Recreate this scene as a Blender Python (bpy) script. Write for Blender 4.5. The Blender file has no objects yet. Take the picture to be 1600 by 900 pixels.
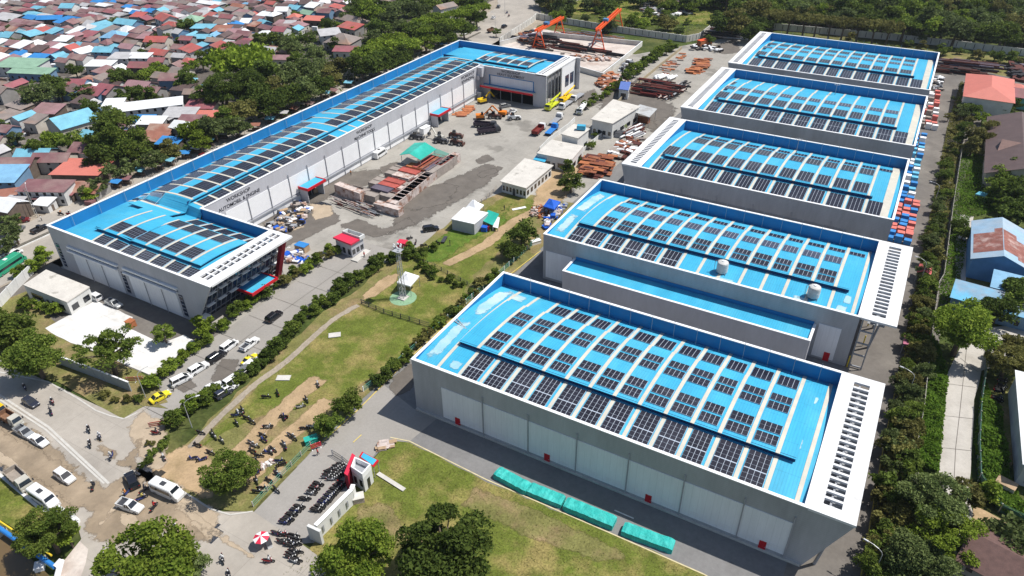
import bpy, math, random
from mathutils import Vector, Matrix
random.seed(7)
R=random.random
def U(a,b): return a+(b-a)*random.random()
sc=bpy.context.scene
COL=sc.collection
# ---------------------------------------------------------------- camera
YAW,PITCH,ROLL,FPX,CH=math.radians(-29.7814),math.radians(33.8386),math.radians(-0.7623),1133.855,100.0
_f=Vector((math.sin(YAW)*math.cos(PITCH),math.cos(YAW)*math.cos(PITCH),-math.sin(PITCH)))
_r=Vector((math.cos(YAW),-math.sin(YAW),0)); _u=_r.cross(_f)
RT=_r*math.cos(ROLL)+_u*math.sin(ROLL); UP=_u*math.cos(ROLL)-_r*math.sin(ROLL)
cd=bpy.data.cameras.new('camera'); cam=bpy.data.objects.new('camera',cd); COL.objects.link(cam)
cd.sensor_width=36; cd.lens=FPX*36/1600; cd.clip_start=1; cd.clip_end=5000
M3=Matrix((RT,UP,-_f)).transposed().to_4x4(); M3.translation=Vector((0,0,CH)); cam.matrix_world=M3
sc.camera=cam
def G(px,py,z=0.0):
    "survey a point of the photograph down to height z"
    d=_f+RT*((px-800)/FPX)-UP*((py-450)/FPX)
    t=(z-CH)/d.z
    return Vector((d.x*t,d.y*t,z))
def proj(p):
    d=Vector(p)-Vector((0,0,CH)); z=d.dot(_f)
    return (800+FPX*d.dot(RT)/z, 450-FPX*d.dot(UP)/z)
# ---------------------------------------------------------------- light
w=bpy.data.worlds.new('World'); sc.world=w; w.use_nodes=True
nt=w.node_tree; bg=nt.nodes['Background']; sky=nt.nodes.new('ShaderNodeTexSky')
sky.sky_type='NISHITA'; sky.sun_disc=False
SUN_EL=math.radians(59); SUN_AZ=math.atan2(0.787,0.617)
sky.sun_elevation=SUN_EL; sky.sun_rotation=SUN_AZ
nt.links.new(sky.outputs[0],bg.inputs[0]); bg.inputs[1].default_value=0.098
sl=bpy.data.lights.new('sun','SUN'); so=bpy.data.objects.new('sun',sl); COL.objects.link(so)
sl.energy=5.0; sl.angle=math.radians(0.6); sl.color=(1,0.965,0.91)
sd=Vector((math.cos(SUN_EL)*math.sin(SUN_AZ),math.cos(SUN_EL)*math.cos(SUN_AZ),math.sin(SUN_EL)))
so.rotation_euler=sd.to_track_quat('Z','Y').to_euler()
sc.view_settings.view_transform='Standard'; sc.view_settings.look='None'
sc.view_settings.exposure=0.12; sc.view_settings.gamma=1
sc.view_settings.use_curve_mapping=False
sc.render.engine='CYCLES'
sc.cycles.max_bounces=5; sc.cycles.diffuse_bounces=3; sc.cycles.transparent_max_bounces=6
# ---------------------------------------------------------------- materials
MATS={}
def mat(name,col,rough=.75,var=.12,scale=.5,metal=0,spec=.3,col2=None,mix=.5,sharp=.12,scale2=None,bump=0,stretch=None,fine=.0,emis=None):
    """procedural: base colour modulated by noise; col2 shows in patches"""
    if name in MATS: return MATS[name]
    m=bpy.data.materials.new(name); m.use_nodes=True; n=m.node_tree.nodes; l=m.node_tree.links
    b=n['Principled BSDF']; b.inputs['Roughness'].default_value=rough; b.inputs['Metallic'].default_value=metal
    b.inputs['Specular IOR Level'].default_value=spec
    tc=n.new('ShaderNodeTexCoord'); geo=n.new('ShaderNodeNewGeometry')
    vec=geo.outputs['Position']
    if stretch:
        mp=n.new('ShaderNodeMapping'); mp.inputs['Scale'].default_value=stretch; l.new(vec,mp.inputs['Vector']); vec=mp.outputs[0]
    def noise(s,det=3,ro=.55):
        t=n.new('ShaderNodeTexNoise'); t.inputs['Scale'].default_value=s; t.inputs['Detail'].default_value=det; t.inputs['Roughness'].default_value=ro
        l.new(vec,t.inputs['Vector']); return t.outputs['Fac']
    cur=None
    rgb=n.new('ShaderNodeRGB'); rgb.outputs[0].default_value=(*col,1); cur=rgb.outputs[0]
    if col2 is not None:
        nz=noise(scale2 or scale*.3,5,.6)
        mr=n.new('ShaderNodeMapRange'); mr.inputs[1].default_value=mix-sharp; mr.inputs[2].default_value=mix+sharp; l.new(nz,mr.inputs[0])
        mx=n.new('ShaderNodeMix'); mx.data_type='RGBA'; l.new(mr.outputs[0],mx.inputs[0]); l.new(cur,mx.inputs[6]); mx.inputs[7].default_value=(*col2,1); cur=mx.outputs[2]
    if var>0:
        nz=noise(scale,4,.6)
        mr=n.new('ShaderNodeMapRange'); mr.inputs[1].default_value=.28; mr.inputs[2].default_value=.72; mr.inputs[3].default_value=1-var; mr.inputs[4].default_value=1+var; l.new(nz,mr.inputs[0])
        vm=n.new('ShaderNodeVectorMath'); vm.operation='SCALE'; l.new(cur,vm.inputs[0]); l.new(mr.outputs[0],vm.inputs['Scale']); cur=vm.outputs[0]
    if fine>0:
        nz=noise(scale*9,2,.7)
        mr=n.new('ShaderNodeMapRange'); mr.inputs[1].default_value=.3; mr.inputs[2].default_value=.7; mr.inputs[3].default_value=1-fine; mr.inputs[4].default_value=1+fine; l.new(nz,mr.inputs[0])
        vm=n.new('ShaderNodeVectorMath'); vm.operation='SCALE'; l.new(cur,vm.inputs[0]); l.new(mr.outputs[0],vm.inputs['Scale']); cur=vm.outputs[0]
    l.new(cur,b.inputs['Base Color'])
    if bump:
        bp=n.new('ShaderNodeBump'); bp.inputs['Strength'].default_value=bump; bp.inputs['Distance'].default_value=.3
        l.new(noise(scale*4,3),bp.inputs['Height']); l.new(bp.outputs[0],b.inputs['Normal'])
    if emis: b.inputs['Emission Color'].default_value=(*emis,1); b.inputs['Emission Strength'].default_value=1
    MATS[name]=m; return m
def lines(m,axis,period,depth=.15,width=.5):
    "add thin dark seams perpendicular to an axis in world space"
    n=m.node_tree.nodes; l=m.node_tree.links; b=n['Principled BSDF']; src=b.inputs['Base Color'].links[0].from_socket
    geo=n.new('ShaderNodeNewGeometry'); sp=n.new('ShaderNodeSeparateXYZ'); l.new(geo.outputs['Position'],sp.inputs[0])
    a=n.new('ShaderNodeMath'); a.operation='DIVIDE'; l.new(sp.outputs[axis],a.inputs[0]); a.inputs[1].default_value=period
    f=n.new('ShaderNodeMath'); f.operation='FRACT'; l.new(a.outputs[0],f.inputs[0])
    g=n.new('ShaderNodeMath'); g.operation='LESS_THAN'; l.new(f.outputs[0],g.inputs[0]); g.inputs[1].default_value=width
    mr=n.new('ShaderNodeMapRange'); mr.inputs[3].default_value=1; mr.inputs[4].default_value=1-depth; l.new(g.outputs[0],mr.inputs[0])
    vm=n.new('ShaderNodeVectorMath'); vm.operation='SCALE'; l.new(src,vm.inputs[0]); l.new(mr.outputs[0],vm.inputs['Scale']); l.new(vm.outputs[0],b.inputs['Base Color'])
    return m
# ---------------------------------------------------------------- mesh builder
class MB:
    def __init__(s): s.v=[]; s.f=[]; s.m=[]; s.mi=0; s.smooth=False
    def add(s,vs,fs):
        k=len(s.v); s.v+=[tuple(p) for p in vs]; s.f+=[tuple(i+k for i in f) for f in fs]; s.m+=[s.mi]*len(fs); return s
    def quad(s,*p): return s.add(p,[tuple(range(len(p)))])
    def box(s,x0,x1,y0,y1,z0,z1):
        return s.add([(x0,y0,z0),(x1,y0,z0),(x1,y1,z0),(x0,y1,z0),(x0,y0,z1),(x1,y0,z1),(x1,y1,z1),(x0,y1,z1)],
            [(3,2,1,0),(4,5,6,7),(0,1,5,4),(1,2,6,5),(2,3,7,6),(3,0,4,7)])
    def obox(s,c,lx,ly,lz,rot=0,tilt=0):
        "centre-bottom c, turned about z"
        ca,sa=math.cos(rot),math.sin(rot); P=[]
        for z in (0,lz):
            for x,y in((-.5,-.5),(.5,-.5),(.5,.5),(-.5,.5)):
                X,Y=x*lx,y*ly; P.append((c[0]+X*ca-Y*sa,c[1]+X*sa+Y*ca,c[2]+z+X*tilt))
        return s.add(P,[(3,2,1,0),(4,5,6,7),(0,1,5,4),(1,2,6,5),(2,3,7,6),(3,0,4,7)])
    def prism(s,pts,z0,z1,top=True):
        n=len(pts); P=[(p[0],p[1],z0) for p in pts]+[(p[0],p[1],z1) for p in pts]
        a=sum(pts[i][0]*pts[(i+1)%n][1]-pts[(i+1)%n][0]*pts[i][1] for i in range(n))
        F=[(i,(i+1)%n,(i+1)%n+n,i+n) for i in range(n)]+[tuple(range(n,2*n)),tuple(range(n-1,-1,-1))]
        if a<0: F=[tuple(reversed(f)) for f in F]
        return s.add(P,F)
    def hexa(s,b,t):
        "b,t: 4 bottom and 4 top points, counter-clockwise"
        return s.add(list(b)+list(t),[(3,2,1,0),(4,5,6,7),(0,1,5,4),(1,2,6,5),(2,3,7,6),(3,0,4,7)])
    def tube(s,a,b,r,n=6,r2=None):
        a=Vector(a); b=Vector(b); d=(b-a).normalized(); r2=r if r2 is None else r2
        u=d.orthogonal().normalized(); v=d.cross(u)
        P=[a+(u*math.cos(t)+v*math.sin(t))*r for t in [2*math.pi*i/n for i in range(n)]]+[b+(u*math.cos(t)+v*math.sin(t))*r2 for t in [2*math.pi*i/n for i in range(n)]]
        return s.add(P,[(i,(i+1)%n,(i+1)%n+n,i+n) for i in range(n)]+[tuple(range(n,2*n)),tuple(range(n-1,-1,-1))])
    def lathe(s,c,prof,n=12):
        k=len(prof); P=[]; F=[]
        for r,z in prof:
            for i in range(n): P.append((c[0]+r*math.cos(2*math.pi*i/n),c[1]+r*math.sin(2*math.pi*i/n),c[2]+z))
        for j in range(k-1):
            for i in range(n): F.append((j*n+i,j*n+(i+1)%n,(j+1)*n+(i+1)%n,(j+1)*n+i))
        F+= [tuple(range(n-1,-1,-1)),tuple(range((k-1)*n,k*n))]
        return s.add(P,F)
    def build(s,name,mats,parent=None,loc=None):
        if not s.v: return None
        me=bpy.data.meshes.new(name)
        off=Vector(parent.location) if (parent is not None and not parent.get('_local')) else Vector(loc or (0,0,0))
        if parent is not None and parent.get('_off'): off=Vector(parent['_off'])
        if parent is not None and parent.get('_local'): off=Vector((0,0,0))
        me.from_pydata([(p[0]-off.x,p[1]-off.y,p[2]-off.z) for p in s.v],[],s.f)
        if not isinstance(mats,(list,tuple)): mats=[mats]
        for m in mats: me.materials.append(m)
        if len(mats)>1: me.polygons.foreach_set('material_index',s.m)
        if s.smooth: me.polygons.foreach_set('use_smooth',[True]*len(s.f))
        me.update()
        o=bpy.data.objects.new(name,me); COL.objects.link(o)
        if parent is not None:
            o.parent=parent
            if parent.get('_local'): o['_local']=1
            else: o['_off']=list(off)
        elif loc is not None: o.location=loc
        return o
def tag(o,label=None,cat=None,group=None,kind=None):
    if label: o['label']=label
    if cat: o['category']=cat
    if group: o['group']=group
    if kind: o['kind']=kind
    return o
def thing(name,label,cat,loc=(0,0,0),rz=0,group=None,local=False):
    o=bpy.data.objects.new(name,None); COL.objects.link(o); o.location=loc; o.rotation_euler=(0,0,rz); o.empty_display_size=.1
    if local: o['_local']=1
    return tag(o,label,cat,group)
def dup(o,loc=None,rz=None,scale=None,label=None,parent=None):
    c=o.copy(); COL.objects.link(c)
    if parent is not None: c.parent=parent
    if loc is not None: c.location=loc
    if rz is not None: c.rotation_euler=(0,0,rz)
    if scale is not None: c.scale=(scale,)*3 if not isinstance(scale,tuple) else scale
    if label: c['label']=label
    for ch in KIDS.get(o.name,[]): dup(ch,parent=c)
    if o.name in KIDS: KIDS[c.name]=[]
    return c
KIDS={}
def reg(root):
    "remember the children of a prototype so that copies need no scene search"
    for ch in root.children:
        KIDS.setdefault(root.name,[]).append(ch); reg(ch)
    return root
def setmat(o,slot_mat):
    if o.type=='MESH' and o.material_slots:
        o.material_slots[0].link='OBJECT'; o.material_slots[0].material=slot_mat

# building materials
ROOF=lines(mat('blue_roof_metal',(.048,.375,.59),.5,.10,.22,spec=.25,fine=.05,stretch=(1.6,.35,1),col2=(.085,.43,.60),mix=.60,sharp=.14,scale2=.12),0,.5,.10,.3)
lines(ROOF,1,5.9,.14,.022)
ROOFX=lines(mat('blue_roof_metal_long',(.048,.375,.59),.5,.10,.22,spec=.25,fine=.05,stretch=(.35,1.6,1),col2=(.085,.43,.60),mix=.60,sharp=.14,scale2=.12),1,.5,.10,.3)
lines(ROOFX,0,5.9,.14,.022)
PARA=mat('blue_parapet',(.014,.185,.43),.55,.08,.3)
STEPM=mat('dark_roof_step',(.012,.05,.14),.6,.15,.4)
CLAD=lines(mat('grey_cladding',(.42,.425,.44),.6,.13,.35,fine=.05,stretch=(.5,.5,.12),col2=(.35,.355,.365),mix=.6,scale2=.25),2,.42,.14,.12)
CLAD2=mat('grey_cladding_plain',(.46,.46,.485),.6,.08,.3,fine=.04,stretch=(.6,.6,.15))
WHITE=mat('white_panel',(.80,.81,.83),.55,.06,.3,stretch=(1,1,.15),fine=.03); lines(WHITE,0,1.19,.10,.06)
COPE=mat('white_coping',(.80,.80,.80),.6,.04,.5)
CANO=mat('white_slab',(.70,.70,.70),.7,.08,.4,col2=(.50,.49,.47),mix=.64,sharp=.07,scale2=.22,fine=.03)
SKYL=mat('skylight_sheet',(.56,.53,.45),.5,.10,.4,col2=(.62,.58,.47),mix=.6)
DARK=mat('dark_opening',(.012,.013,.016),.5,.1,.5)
GLASS=mat('blue_glass',(.02,.035,.07),.08,.2,.3,spec=.8)
REDM=mat('red_paint',(.50,.012,.022),.5,.08,.6)
REDP=mat('bright_red_sheet',(.62,.03,.07),.5,.08,.6,col2=(.3,.12,.07),mix=.66)
CELL=mat('solar_cell',(.020,.019,.028),.28,.35,.18,spec=.5,col2=(.035,.034,.045),mix=.58,scale2=.07,sharp=.06)
CELLB=mat('solar_cell_light',(.045,.05,.085),.22,.2,.35,spec=.7)
FRAM=mat('module_frame',(.44,.50,.58),.5,.05,1)
STEEL=mat('steel_grey',(.30,.31,.33),.5,.1,1)
DSTEEL=mat('dark_steel',(.05,.052,.06),.5,.15,1)
PIPE=mat('pipe_grey',(.38,.38,.40),.5,.1,1)
YELL=mat('yellow_paint',(.75,.55,.04),.6,.1,1)
CONC=mat('pale_concrete',(.52,.50,.46),.85,.14,.25,fine=.08)
WALLW=mat('white_render_wall',(.62,.62,.60),.8,.12,.3,fine=.05,stretch=(1,1,.3))
PATCHM=mat('sun_bleached_roof',(.30,.52,.60),.6,.12,.4,col2=(.50,.60,.62),mix=.55)
TEXTM=mat('black_lettering',(.02,.02,.03),.5,0)
def lettering(body,size,mtx,parent,m=None,name='lettering'):
    cu=bpy.data.curves.new(name,'FONT'); cu.body=body; cu.size=size; cu.align_x='CENTER'; cu.align_y='CENTER'; cu.extrude=.02; cu.offset=.008*size
    cu.materials.append(m or TEXTM)
    tmp=bpy.data.objects.new('tmp',cu); COL.objects.link(tmp)
    me=bpy.data.meshes.new_from_object(tmp.evaluated_get(bpy.context.evaluated_depsgraph_get())); bpy.data.objects.remove(tmp)
    o=bpy.data.objects.new(name,me); COL.objects.link(o)
    mm=mtx.copy(); 
    if parent is not None:
        o.parent=parent; off=Vector(parent.get('_off') or parent.location); mm.translation=mm.translation-off
    o.matrix_local=mm; return o
def frame_mtx(origin,xd,yd):
    xd=Vector(xd).normalized(); yd=Vector(yd).normalized(); zd=xd.cross(yd)
    m=Matrix((xd,yd,zd)).transposed().to_4x4(); m.translation=Vector(origin); return m

def surf_strip(mb,x0,x1,ys,zf,off):
    "strip following z=zf(x,y) along y"
    for a,b in zip(ys[:-1],ys[1:]):
        mb.quad((x0,a,zf(x0,a)+off),(x1,a,zf(x1,a)+off),(x1,b,zf(x1,b)+off),(x0,b,zf(x0,b)+off))
def frange(a,b,n): return [a+(b-a)*i/n for i in range(n+1)]
LIMIT={}
def limited(parent,name,entries,keep=97):
    "entries: (MB, mats); the nearest become parts, the rest one part of kind stuff"
    def dist(m): 
        v=m.v[0]; return Vector(v).length
    entries=sorted(entries,key=lambda e:dist(e[0]))
    for m,mm in entries[:keep]: m.build(name,mm,parent)
    if entries[keep:]:
        M=MB(); mats=entries[keep][1]; mats=list(mats) if isinstance(mats,(list,tuple)) else [mats]
        for m,mm in entries[keep:]:
            k=len(M.v); M.v+=m.v; M.f+=[tuple(i+k for i in f) for f in m.f]; M.m+=m.m
        o=M.build(name,mats if len(mats)>1 else mats[0],parent); o['kind']='stuff'
SINK={}
def array_block(parent,x0,x1,y0,y1,nx,ny,zf,axis='x',split=None,light=False):
    "a block of solar modules: pale frame sheet and dark cells above it"
    mb=MB(); e=.04
    mb.mi=0; ys=frange(y0,y1,4); xs=frange(x0,x1,2)
    for xa,xb in zip(xs[:-1],xs[1:]):
        for a,b in zip(ys[:-1],ys[1:]):
            mb.quad((xa,a,zf(xa,a)+.16),(xb,a,zf(xb,a)+.16),(xb,b,zf(xb,b)+.16),(xa,b,zf(xa,b)+.16))
    # skirt
    mb.quad((x0,y0,zf(x0,y0)+.01),(x1,y0,zf(x1,y0)+.01),(x1,y0,zf(x1,y0)+.16),(x0,y0,zf(x0,y0)+.16))
    mb.quad((x0,y1,zf(x0,y1)+.16),(x0,y0,zf(x0,y0)+.16),(x0,y0,zf(x0,y0)+.01),(x0,y1,zf(x0,y1)+.01))
    mb.quad((x1,y0,zf(x1,y0)+.16),(x1,y1,zf(x1,y1)+.16),(x1,y1,zf(x1,y1)+.01),(x1,y0,zf(x1,y0)+.01))
    mb.mi=1
    cx=[x0+(x1-x0)*i/nx for i in range(nx+1)]; cy=[y0+(y1-y0)*i/ny for i in range(ny+1)]
    for i in range(nx):
        for j in range(ny):
            g=.16 if (split and j in split) else 0
            a,b,c,d=cx[i]+e,cx[i+1]-e,cy[j]+e+g,cy[j+1]-e
            mb.quad((a,c,zf(a,c)+.20),(b,c,zf(b,c)+.20),(b,d,zf(b,d)+.20),(a,d,zf(a,d)+.20))
    if parent.name in SINK: SINK[parent.name].append((mb,[FRAM,CELLB if light else CELL])); return
    return mb.build('solar_array',[FRAM,CELLB if light else CELL],parent)

def warehouse(label,X0,X1,Y0,Y1,H,side,n_strip,rows,xfirst=.8,clad=CLAD,fin=True,pitch=4.65):
    """barrel-roofed shed; side 'R' or 'L' carries the slotted white slab. rows: (t0,t1,ny,kind,bays)"""
    rx0,rx1=(X0,2.4) if side=='R' else (-63.2,X1)
    b=thing('warehouse',label,'warehouse',((X0+X1)/2,(Y0+Y1)/2,0),group='blue-roofed solar warehouses')
    D=Y1-Y0
    def zl(x,y):
        t=(y-Y0)/D; return H-.85-2.4*t+4*1.75*t*(1-t)
    RISE=.92; T1,T2=.235,.775
    # walls: butt-jointed shells
    w=MB(); th=.35
    fb=(X1-5.2) if (side=='R' and fin) else (rx1 if side=='R' else X1)
    fl=X0 if side=='R' else (X0+3.2 if fin else rx0)
    ftl=X0; ftr=X1 if (side=='R' and fin) else (rx1 if side=='R' else X1)
    w.hexa([(fl,Y0,0),(fb,Y0,0),(fb,Y0+th,0),(fl,Y0+th,0)],[(ftl,Y0,H),(ftr,Y0,H),(ftr,Y0+th,H),(ftl,Y0+th,H)])
    w.box(rx0,rx0+th,Y0+th,Y1-th,0,H)
    w.box(rx1-th,rx1,Y0+th,Y1-th,0,H-.02)
    w.box(rx0 if side=='L' else X0,rx1,Y1-th,Y1,0,H)
    w.build('wall',clad,b)
    p=MB(); q=.06
    p.box(rx0+th,rx0+th+q,Y0+th+q,Y1-th-q,H-5,H-.01); p.box(rx1-th-q,rx1-th,Y0+th+q,Y1-th-q,H-5,H-.01)
    p.box(rx0+th,rx1-th,Y1-th-q,Y1-th,H-5,H-.01); p.box(rx0+th,rx1-th,Y0+th,Y0+th+q,H-5,H-.01)
    p.build('parapet',PARA,b)
    c=MB()
    c.box(rx0-.1,rx1+.1,Y0-.1,Y0+th+.14,H+.003,H+.16); c.box(rx0-.1,rx1+.1,Y1-th-.14,Y1+.1,H+.003,H+.16)
    c.box(rx0-.1,rx0+th+.12,Y0+th+.14,Y1-th-.14,H+.003,H+.16); c.box(rx1-th-.12,rx1+.1,Y0+th+.14,Y1-th-.14,H+.003,H+.16)
    c.build('coping',COPE,b)
    xa,xb=rx0+th+q,rx1-th-q; ya,yb=Y0+th+q,Y1-th-q
    r=MB(); surf_strip(r,xa,xb,frange(ya,yb,40),zl,0); r.build('roof',ROOF,b)
    # raised vault
    s1,s2=Y0+T1*D,Y0+T2*D
    vx0=rx0+(5.5 if side=='R' else 4.2); vx1=rx1-(3.4 if side=='R' else 6.2)
    zv=lambda x,y: zl(x,y)+RISE*(1-.62*min(1,max(0,((y-Y0)/D-T1)/(T2-T1))))
    v=MB(); surf_strip(v,vx0,vx1,frange(s1,s2,24),zv,0)
    ys=frange(s1,s2,24)
    for a,bb in zip(ys[:-1],ys[1:]):
        v.quad((vx0,bb,zv(0,bb)),(vx0,a,zv(0,a)),(vx0,a,zv(0,a)-.25),(vx0,bb,zv(0,bb)-.25))
        v.quad((vx1,a,zv(0,a)),(vx1,bb,zv(0,bb)),(vx1,bb,zv(0,bb)-.25),(vx1,a,zv(0,a)-.25))
    v.build('raised_roof',ROOF,b)
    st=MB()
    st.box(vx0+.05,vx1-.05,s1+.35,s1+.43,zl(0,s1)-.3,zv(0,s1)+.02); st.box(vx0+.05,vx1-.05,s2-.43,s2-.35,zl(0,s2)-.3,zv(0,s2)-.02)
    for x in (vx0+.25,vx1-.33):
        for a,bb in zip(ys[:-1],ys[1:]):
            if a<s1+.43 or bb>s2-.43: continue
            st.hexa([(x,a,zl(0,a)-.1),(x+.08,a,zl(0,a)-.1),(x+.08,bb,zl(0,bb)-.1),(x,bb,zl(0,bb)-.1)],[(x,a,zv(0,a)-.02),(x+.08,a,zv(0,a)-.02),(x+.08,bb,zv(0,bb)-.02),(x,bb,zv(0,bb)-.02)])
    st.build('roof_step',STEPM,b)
    # skylight strips
    pit=pitch; xs=[]
    k=0; x=xfirst
    while x>rx0+1.5: xs.append(x); x-=pit
    for i,x in enumerate(xs):
        if x+.5>xb: continue
        hw=.34 if not (i==0 and side=='L') else 1.0
        inn=vx0-.1<x-hw and x+hw<vx1+.1
        for (a,bb,zf) in ([(ya,s1+.2,zl),(s1-.05,s2+.02,zv),(s2-.2,yb,zl)] if inn else [(ya,yb,zl)]):
            m=MB(); n=max(2,int((bb-a)/1.2)); surf_strip(m,x-hw,x+hw,frange(a,bb,n),zf,.07 if zf is zl else .08)
            m.quad((x-hw,a,zf(0,a)+.07),(x-hw,a,zf(0,a)-.02),(x+hw,a,zf(0,a)-.02),(x+hw,a,zf(0,a)+.07))
            m.build('skylight',SKYL,b)
    # solar arrays
    for (t0,t1,ny,kind,rng) in rows:
        for i in range(len(xs)-1):
            if i<rng[0] or i>rng[1]: continue
            a0,a1=xs[i+1]+.46,xs[i]-.46
            y0,y1=Y0+t0*D,Y0+t1*D
            zf=zv if (y0>=s1-.1 and y1<=s2+.1) else zl
            if zf is zl and y0<s1<y1: y1=s1-.2
            a1-= .05 if i%3 else .35
            array_block(b,a0+(.12 if i%2 else 0),a1,y0,y1,4,ny,zf,split=(3,) if 's' in kind else None,light='l' in kind)
    # slotted slab
    cn=MB(); cx0,cx1=(2.4+.12,X1) if side=='R' else (X0,-63.2-.12)
    sx0,sx1=(4.3,6.9) if side=='R' else (-66.6,-64.7)
    zs0,zs1=H-.28,H+.16
    cn.box(cx0,sx0,Y0-.1,Y1+.1,zs0,zs1); cn.box(sx1,cx1,Y0-.1,Y1+.1,zs0,zs1)
    m0,m1=Y0+1.9,Y1-1.9
    cn.box(sx0,sx1,Y0-.1,m0,zs0,zs1); cn.box(sx0,sx1,m1,Y1+.1,zs0,zs1)
    n=int((m1-m0)/(1.42 if side=='R' else 1.25)); pitch=(m1-m0)/n
    for i in range(1,n): cn.box(sx0,sx1,m0+i*pitch-.22,m0+i*pitch+.22,zs0+.02,zs1-.004)
    cn.build('slotted_slab',CANO,b)
    ub=MB()
    if side=='R': ub.box(sx0-.3,sx1+.3,m0-.4,m1+.4,zs0-1.6,zs0-1.5)
    else: ub.box(sx0-.2,sx1+.2,m0-.4,m1+.4,zs0-1.6,zs0-1.5)
    ub.box(sx0+.9,sx0+1.2,m0,m1,zs0-1.45,zs0-.01)
    ub.build('slab_beam',STEEL,b)
    # rods on the back parapet
    for i in range(len(xs)-1):
        x=xs[i]-pit/2; m=MB(); m.tube((x,Y1-1.1,zl(0,Y1-1.1)),(x,Y1-1.1,H+1.5),.045,5); m.build('lightning_rod',PIPE,b)
    b['_z']=0
    return b,zl,zv,(rx0,rx1,s1,s2)

def front_panels(b,xs,Y0,z0,z1,doors=(),vents=True,m=WHITE):
    for a,c in zip(xs[:-1],xs[1:]):
        p=MB(); p.box(a+.1,c-.1,Y0-.10,Y0-.003,z0,z1); p.build('wall_panel',m,b)
        d=MB(); d.tube((c,Y0-.22,z0-.6),(c,Y0-.22,z1+1.6),.10,6); d.build('downpipe',PIPE,b)
        if vents:
            for u in (.18,.62):
                v=MB()
                for k in range(5):
                    x=a+(c-a)*u+k*.55
                    v.box(x,x+.38,Y0-.14,Y0-.103,z0+.9,z0+1.15); v.box(x,x+.38,Y0-.14,Y0-.103,z0+1.3,z0+1.55)
                v.build('vent',COPE,b)
    for x in doors:
        d=MB(); d.box(x-.55,x+.55,Y0-.2,Y0-.004,.12,2.3); o=d.build('door',REDM,b)
        h=MB(); h.box(x+.35,x+.45,Y0-.26,Y0-.2,1.1,1.2); h.build('handle',PIPE,o)

def softmat(m):
    "the same surface thinning out irregularly towards its border"
    k=m.name+'_thin'
    if k in MATS: return MATS[k]
    s=m.copy(); s.name=k; n=s.node_tree.nodes; l=s.node_tree.links
    at=n.new('ShaderNodeAttribute'); at.attribute_name='cover'; geo=n.new('ShaderNodeNewGeometry'); nz=n.new('ShaderNodeTexNoise'); nz.inputs['Scale'].default_value=.42; nz.inputs['Detail'].default_value=6; nz.inputs['Roughness'].default_value=.7
    l.new(geo.outputs['Position'],nz.inputs['Vector']); a=n.new('ShaderNodeMath'); a.operation='ADD'; l.new(at.outputs['Fac'],a.inputs[0]); l.new(nz.outputs['Fac'],a.inputs[1])
    mr=n.new('ShaderNodeMapRange'); mr.inputs[1].default_value=.87; mr.inputs[2].default_value=1.0; l.new(a.outputs[0],mr.inputs[0])
    tr=n.new('ShaderNodeBsdfTransparent'); mx=n.new('ShaderNodeMixShader'); l.new(mr.outputs[0],mx.inputs[0]); l.new(tr.outputs[0],mx.inputs[1]); l.new(n['Principled BSDF'].outputs[0],mx.inputs[2]); l.new(mx.outputs[0],n['Material Output'].inputs['Surface'])
    MATS[k]=s; return s
def cover_attr(o,vals):
    at=o.data.attributes.new('cover','FLOAT','POINT'); at.data.foreach_set('value',vals)
# ---------------------------------------------------------------- the five warehouses
HH=12.75
W1,zl1,zv1,_=warehouse('nearest solar warehouse, red doors along its shaded front and white slab at its right end',-69.5,9.2,82.8,117.6,HH,'R',16,
   [(.025,.225,7,'s',(1,12)),(.27,.338,2,'',(1,12)),(.355,.422,2,'',(1,12)),(.535,.60,2,'',(1,12)),(.617,.68,2,'',(1,12)),(.80,.91,4,"w",(1,11))])
front_panels(W1,[-63.1,-53.9,-44.4,-34.85,-25.35,-15.8,-6.2,1.3],82.8,1.0,8.6,doors=(-59.7,-40.5,-21.2,-2.1))
k_=MB(); k_.box(-69.45,3.9,82.45,82.79,0,.55); k_.build('plinth',CONC,W1)
def prop(b,x,y,dx,H,name='column'):
    m=MB(); m.mi=0; m.tube((x,y,0),(x+dx,y,H-.3),.28,8,.2); m.mi=1; m.tube((x-1.1,y,.3),(x-1.1,y,2.9),.13,6); m.build(name,[STEEL,YELL],b)
for y in (84.2,92,100,108,116): prop(W1,5.8,y,1.4,HH)
def bleach(b,zl,pts_list):
    "sun-bleached sheet with ragged edges following the roof"
    for (x,y,a,c) in pts_list:
        nx,ny=6,12; V=[];C=[]
        for jj in range(ny+1):
            for ii in range(nx+1):
                u,v=ii/nx*2-1,jj/ny*2-1; X,Y=x+u*a*1.3,y+v*c*1.3; V.append((X,Y,zl(X,Y)+.05)); C.append(max(0,min(1,1.15-max(abs(u),abs(v))*1.15)))
        F=[(jj*(nx+1)+ii,jj*(nx+1)+ii+1,(jj+1)*(nx+1)+ii+1,(jj+1)*(nx+1)+ii) for jj in range(ny) for ii in range(nx)]
        m=MB(); m.add(V,F); o=m.build('bleached_patch',softmat(PATCHM),b); cover_attr(o,C)
bleach(W1,zl1,[(-66.6,108,1.6,7.5),(-67,92,1.3,7),(-61.5,85.8,1.3,1.3),(-63.4,113,2,1.6),(-1.6,95.5,.9,1.6),(-1.2,109,.8,1.5)])
tr=MB()
for (a,c) in (((-69.3,97,HH+.1),(-64.4,95.6,HH-.3)),((-69.3,98,HH+.1),(-64.0,95.1,HH-.3))): tr.tube(a,c,.09,5)
for i in range(7):
    tr.tube((-69.3+i*.75,97-.2*i,HH+.1),(-69.2+i*.75,98-.38*i,HH+.05),.05,4)
tr.build('roof_ladder',PIPE,W1)

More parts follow.
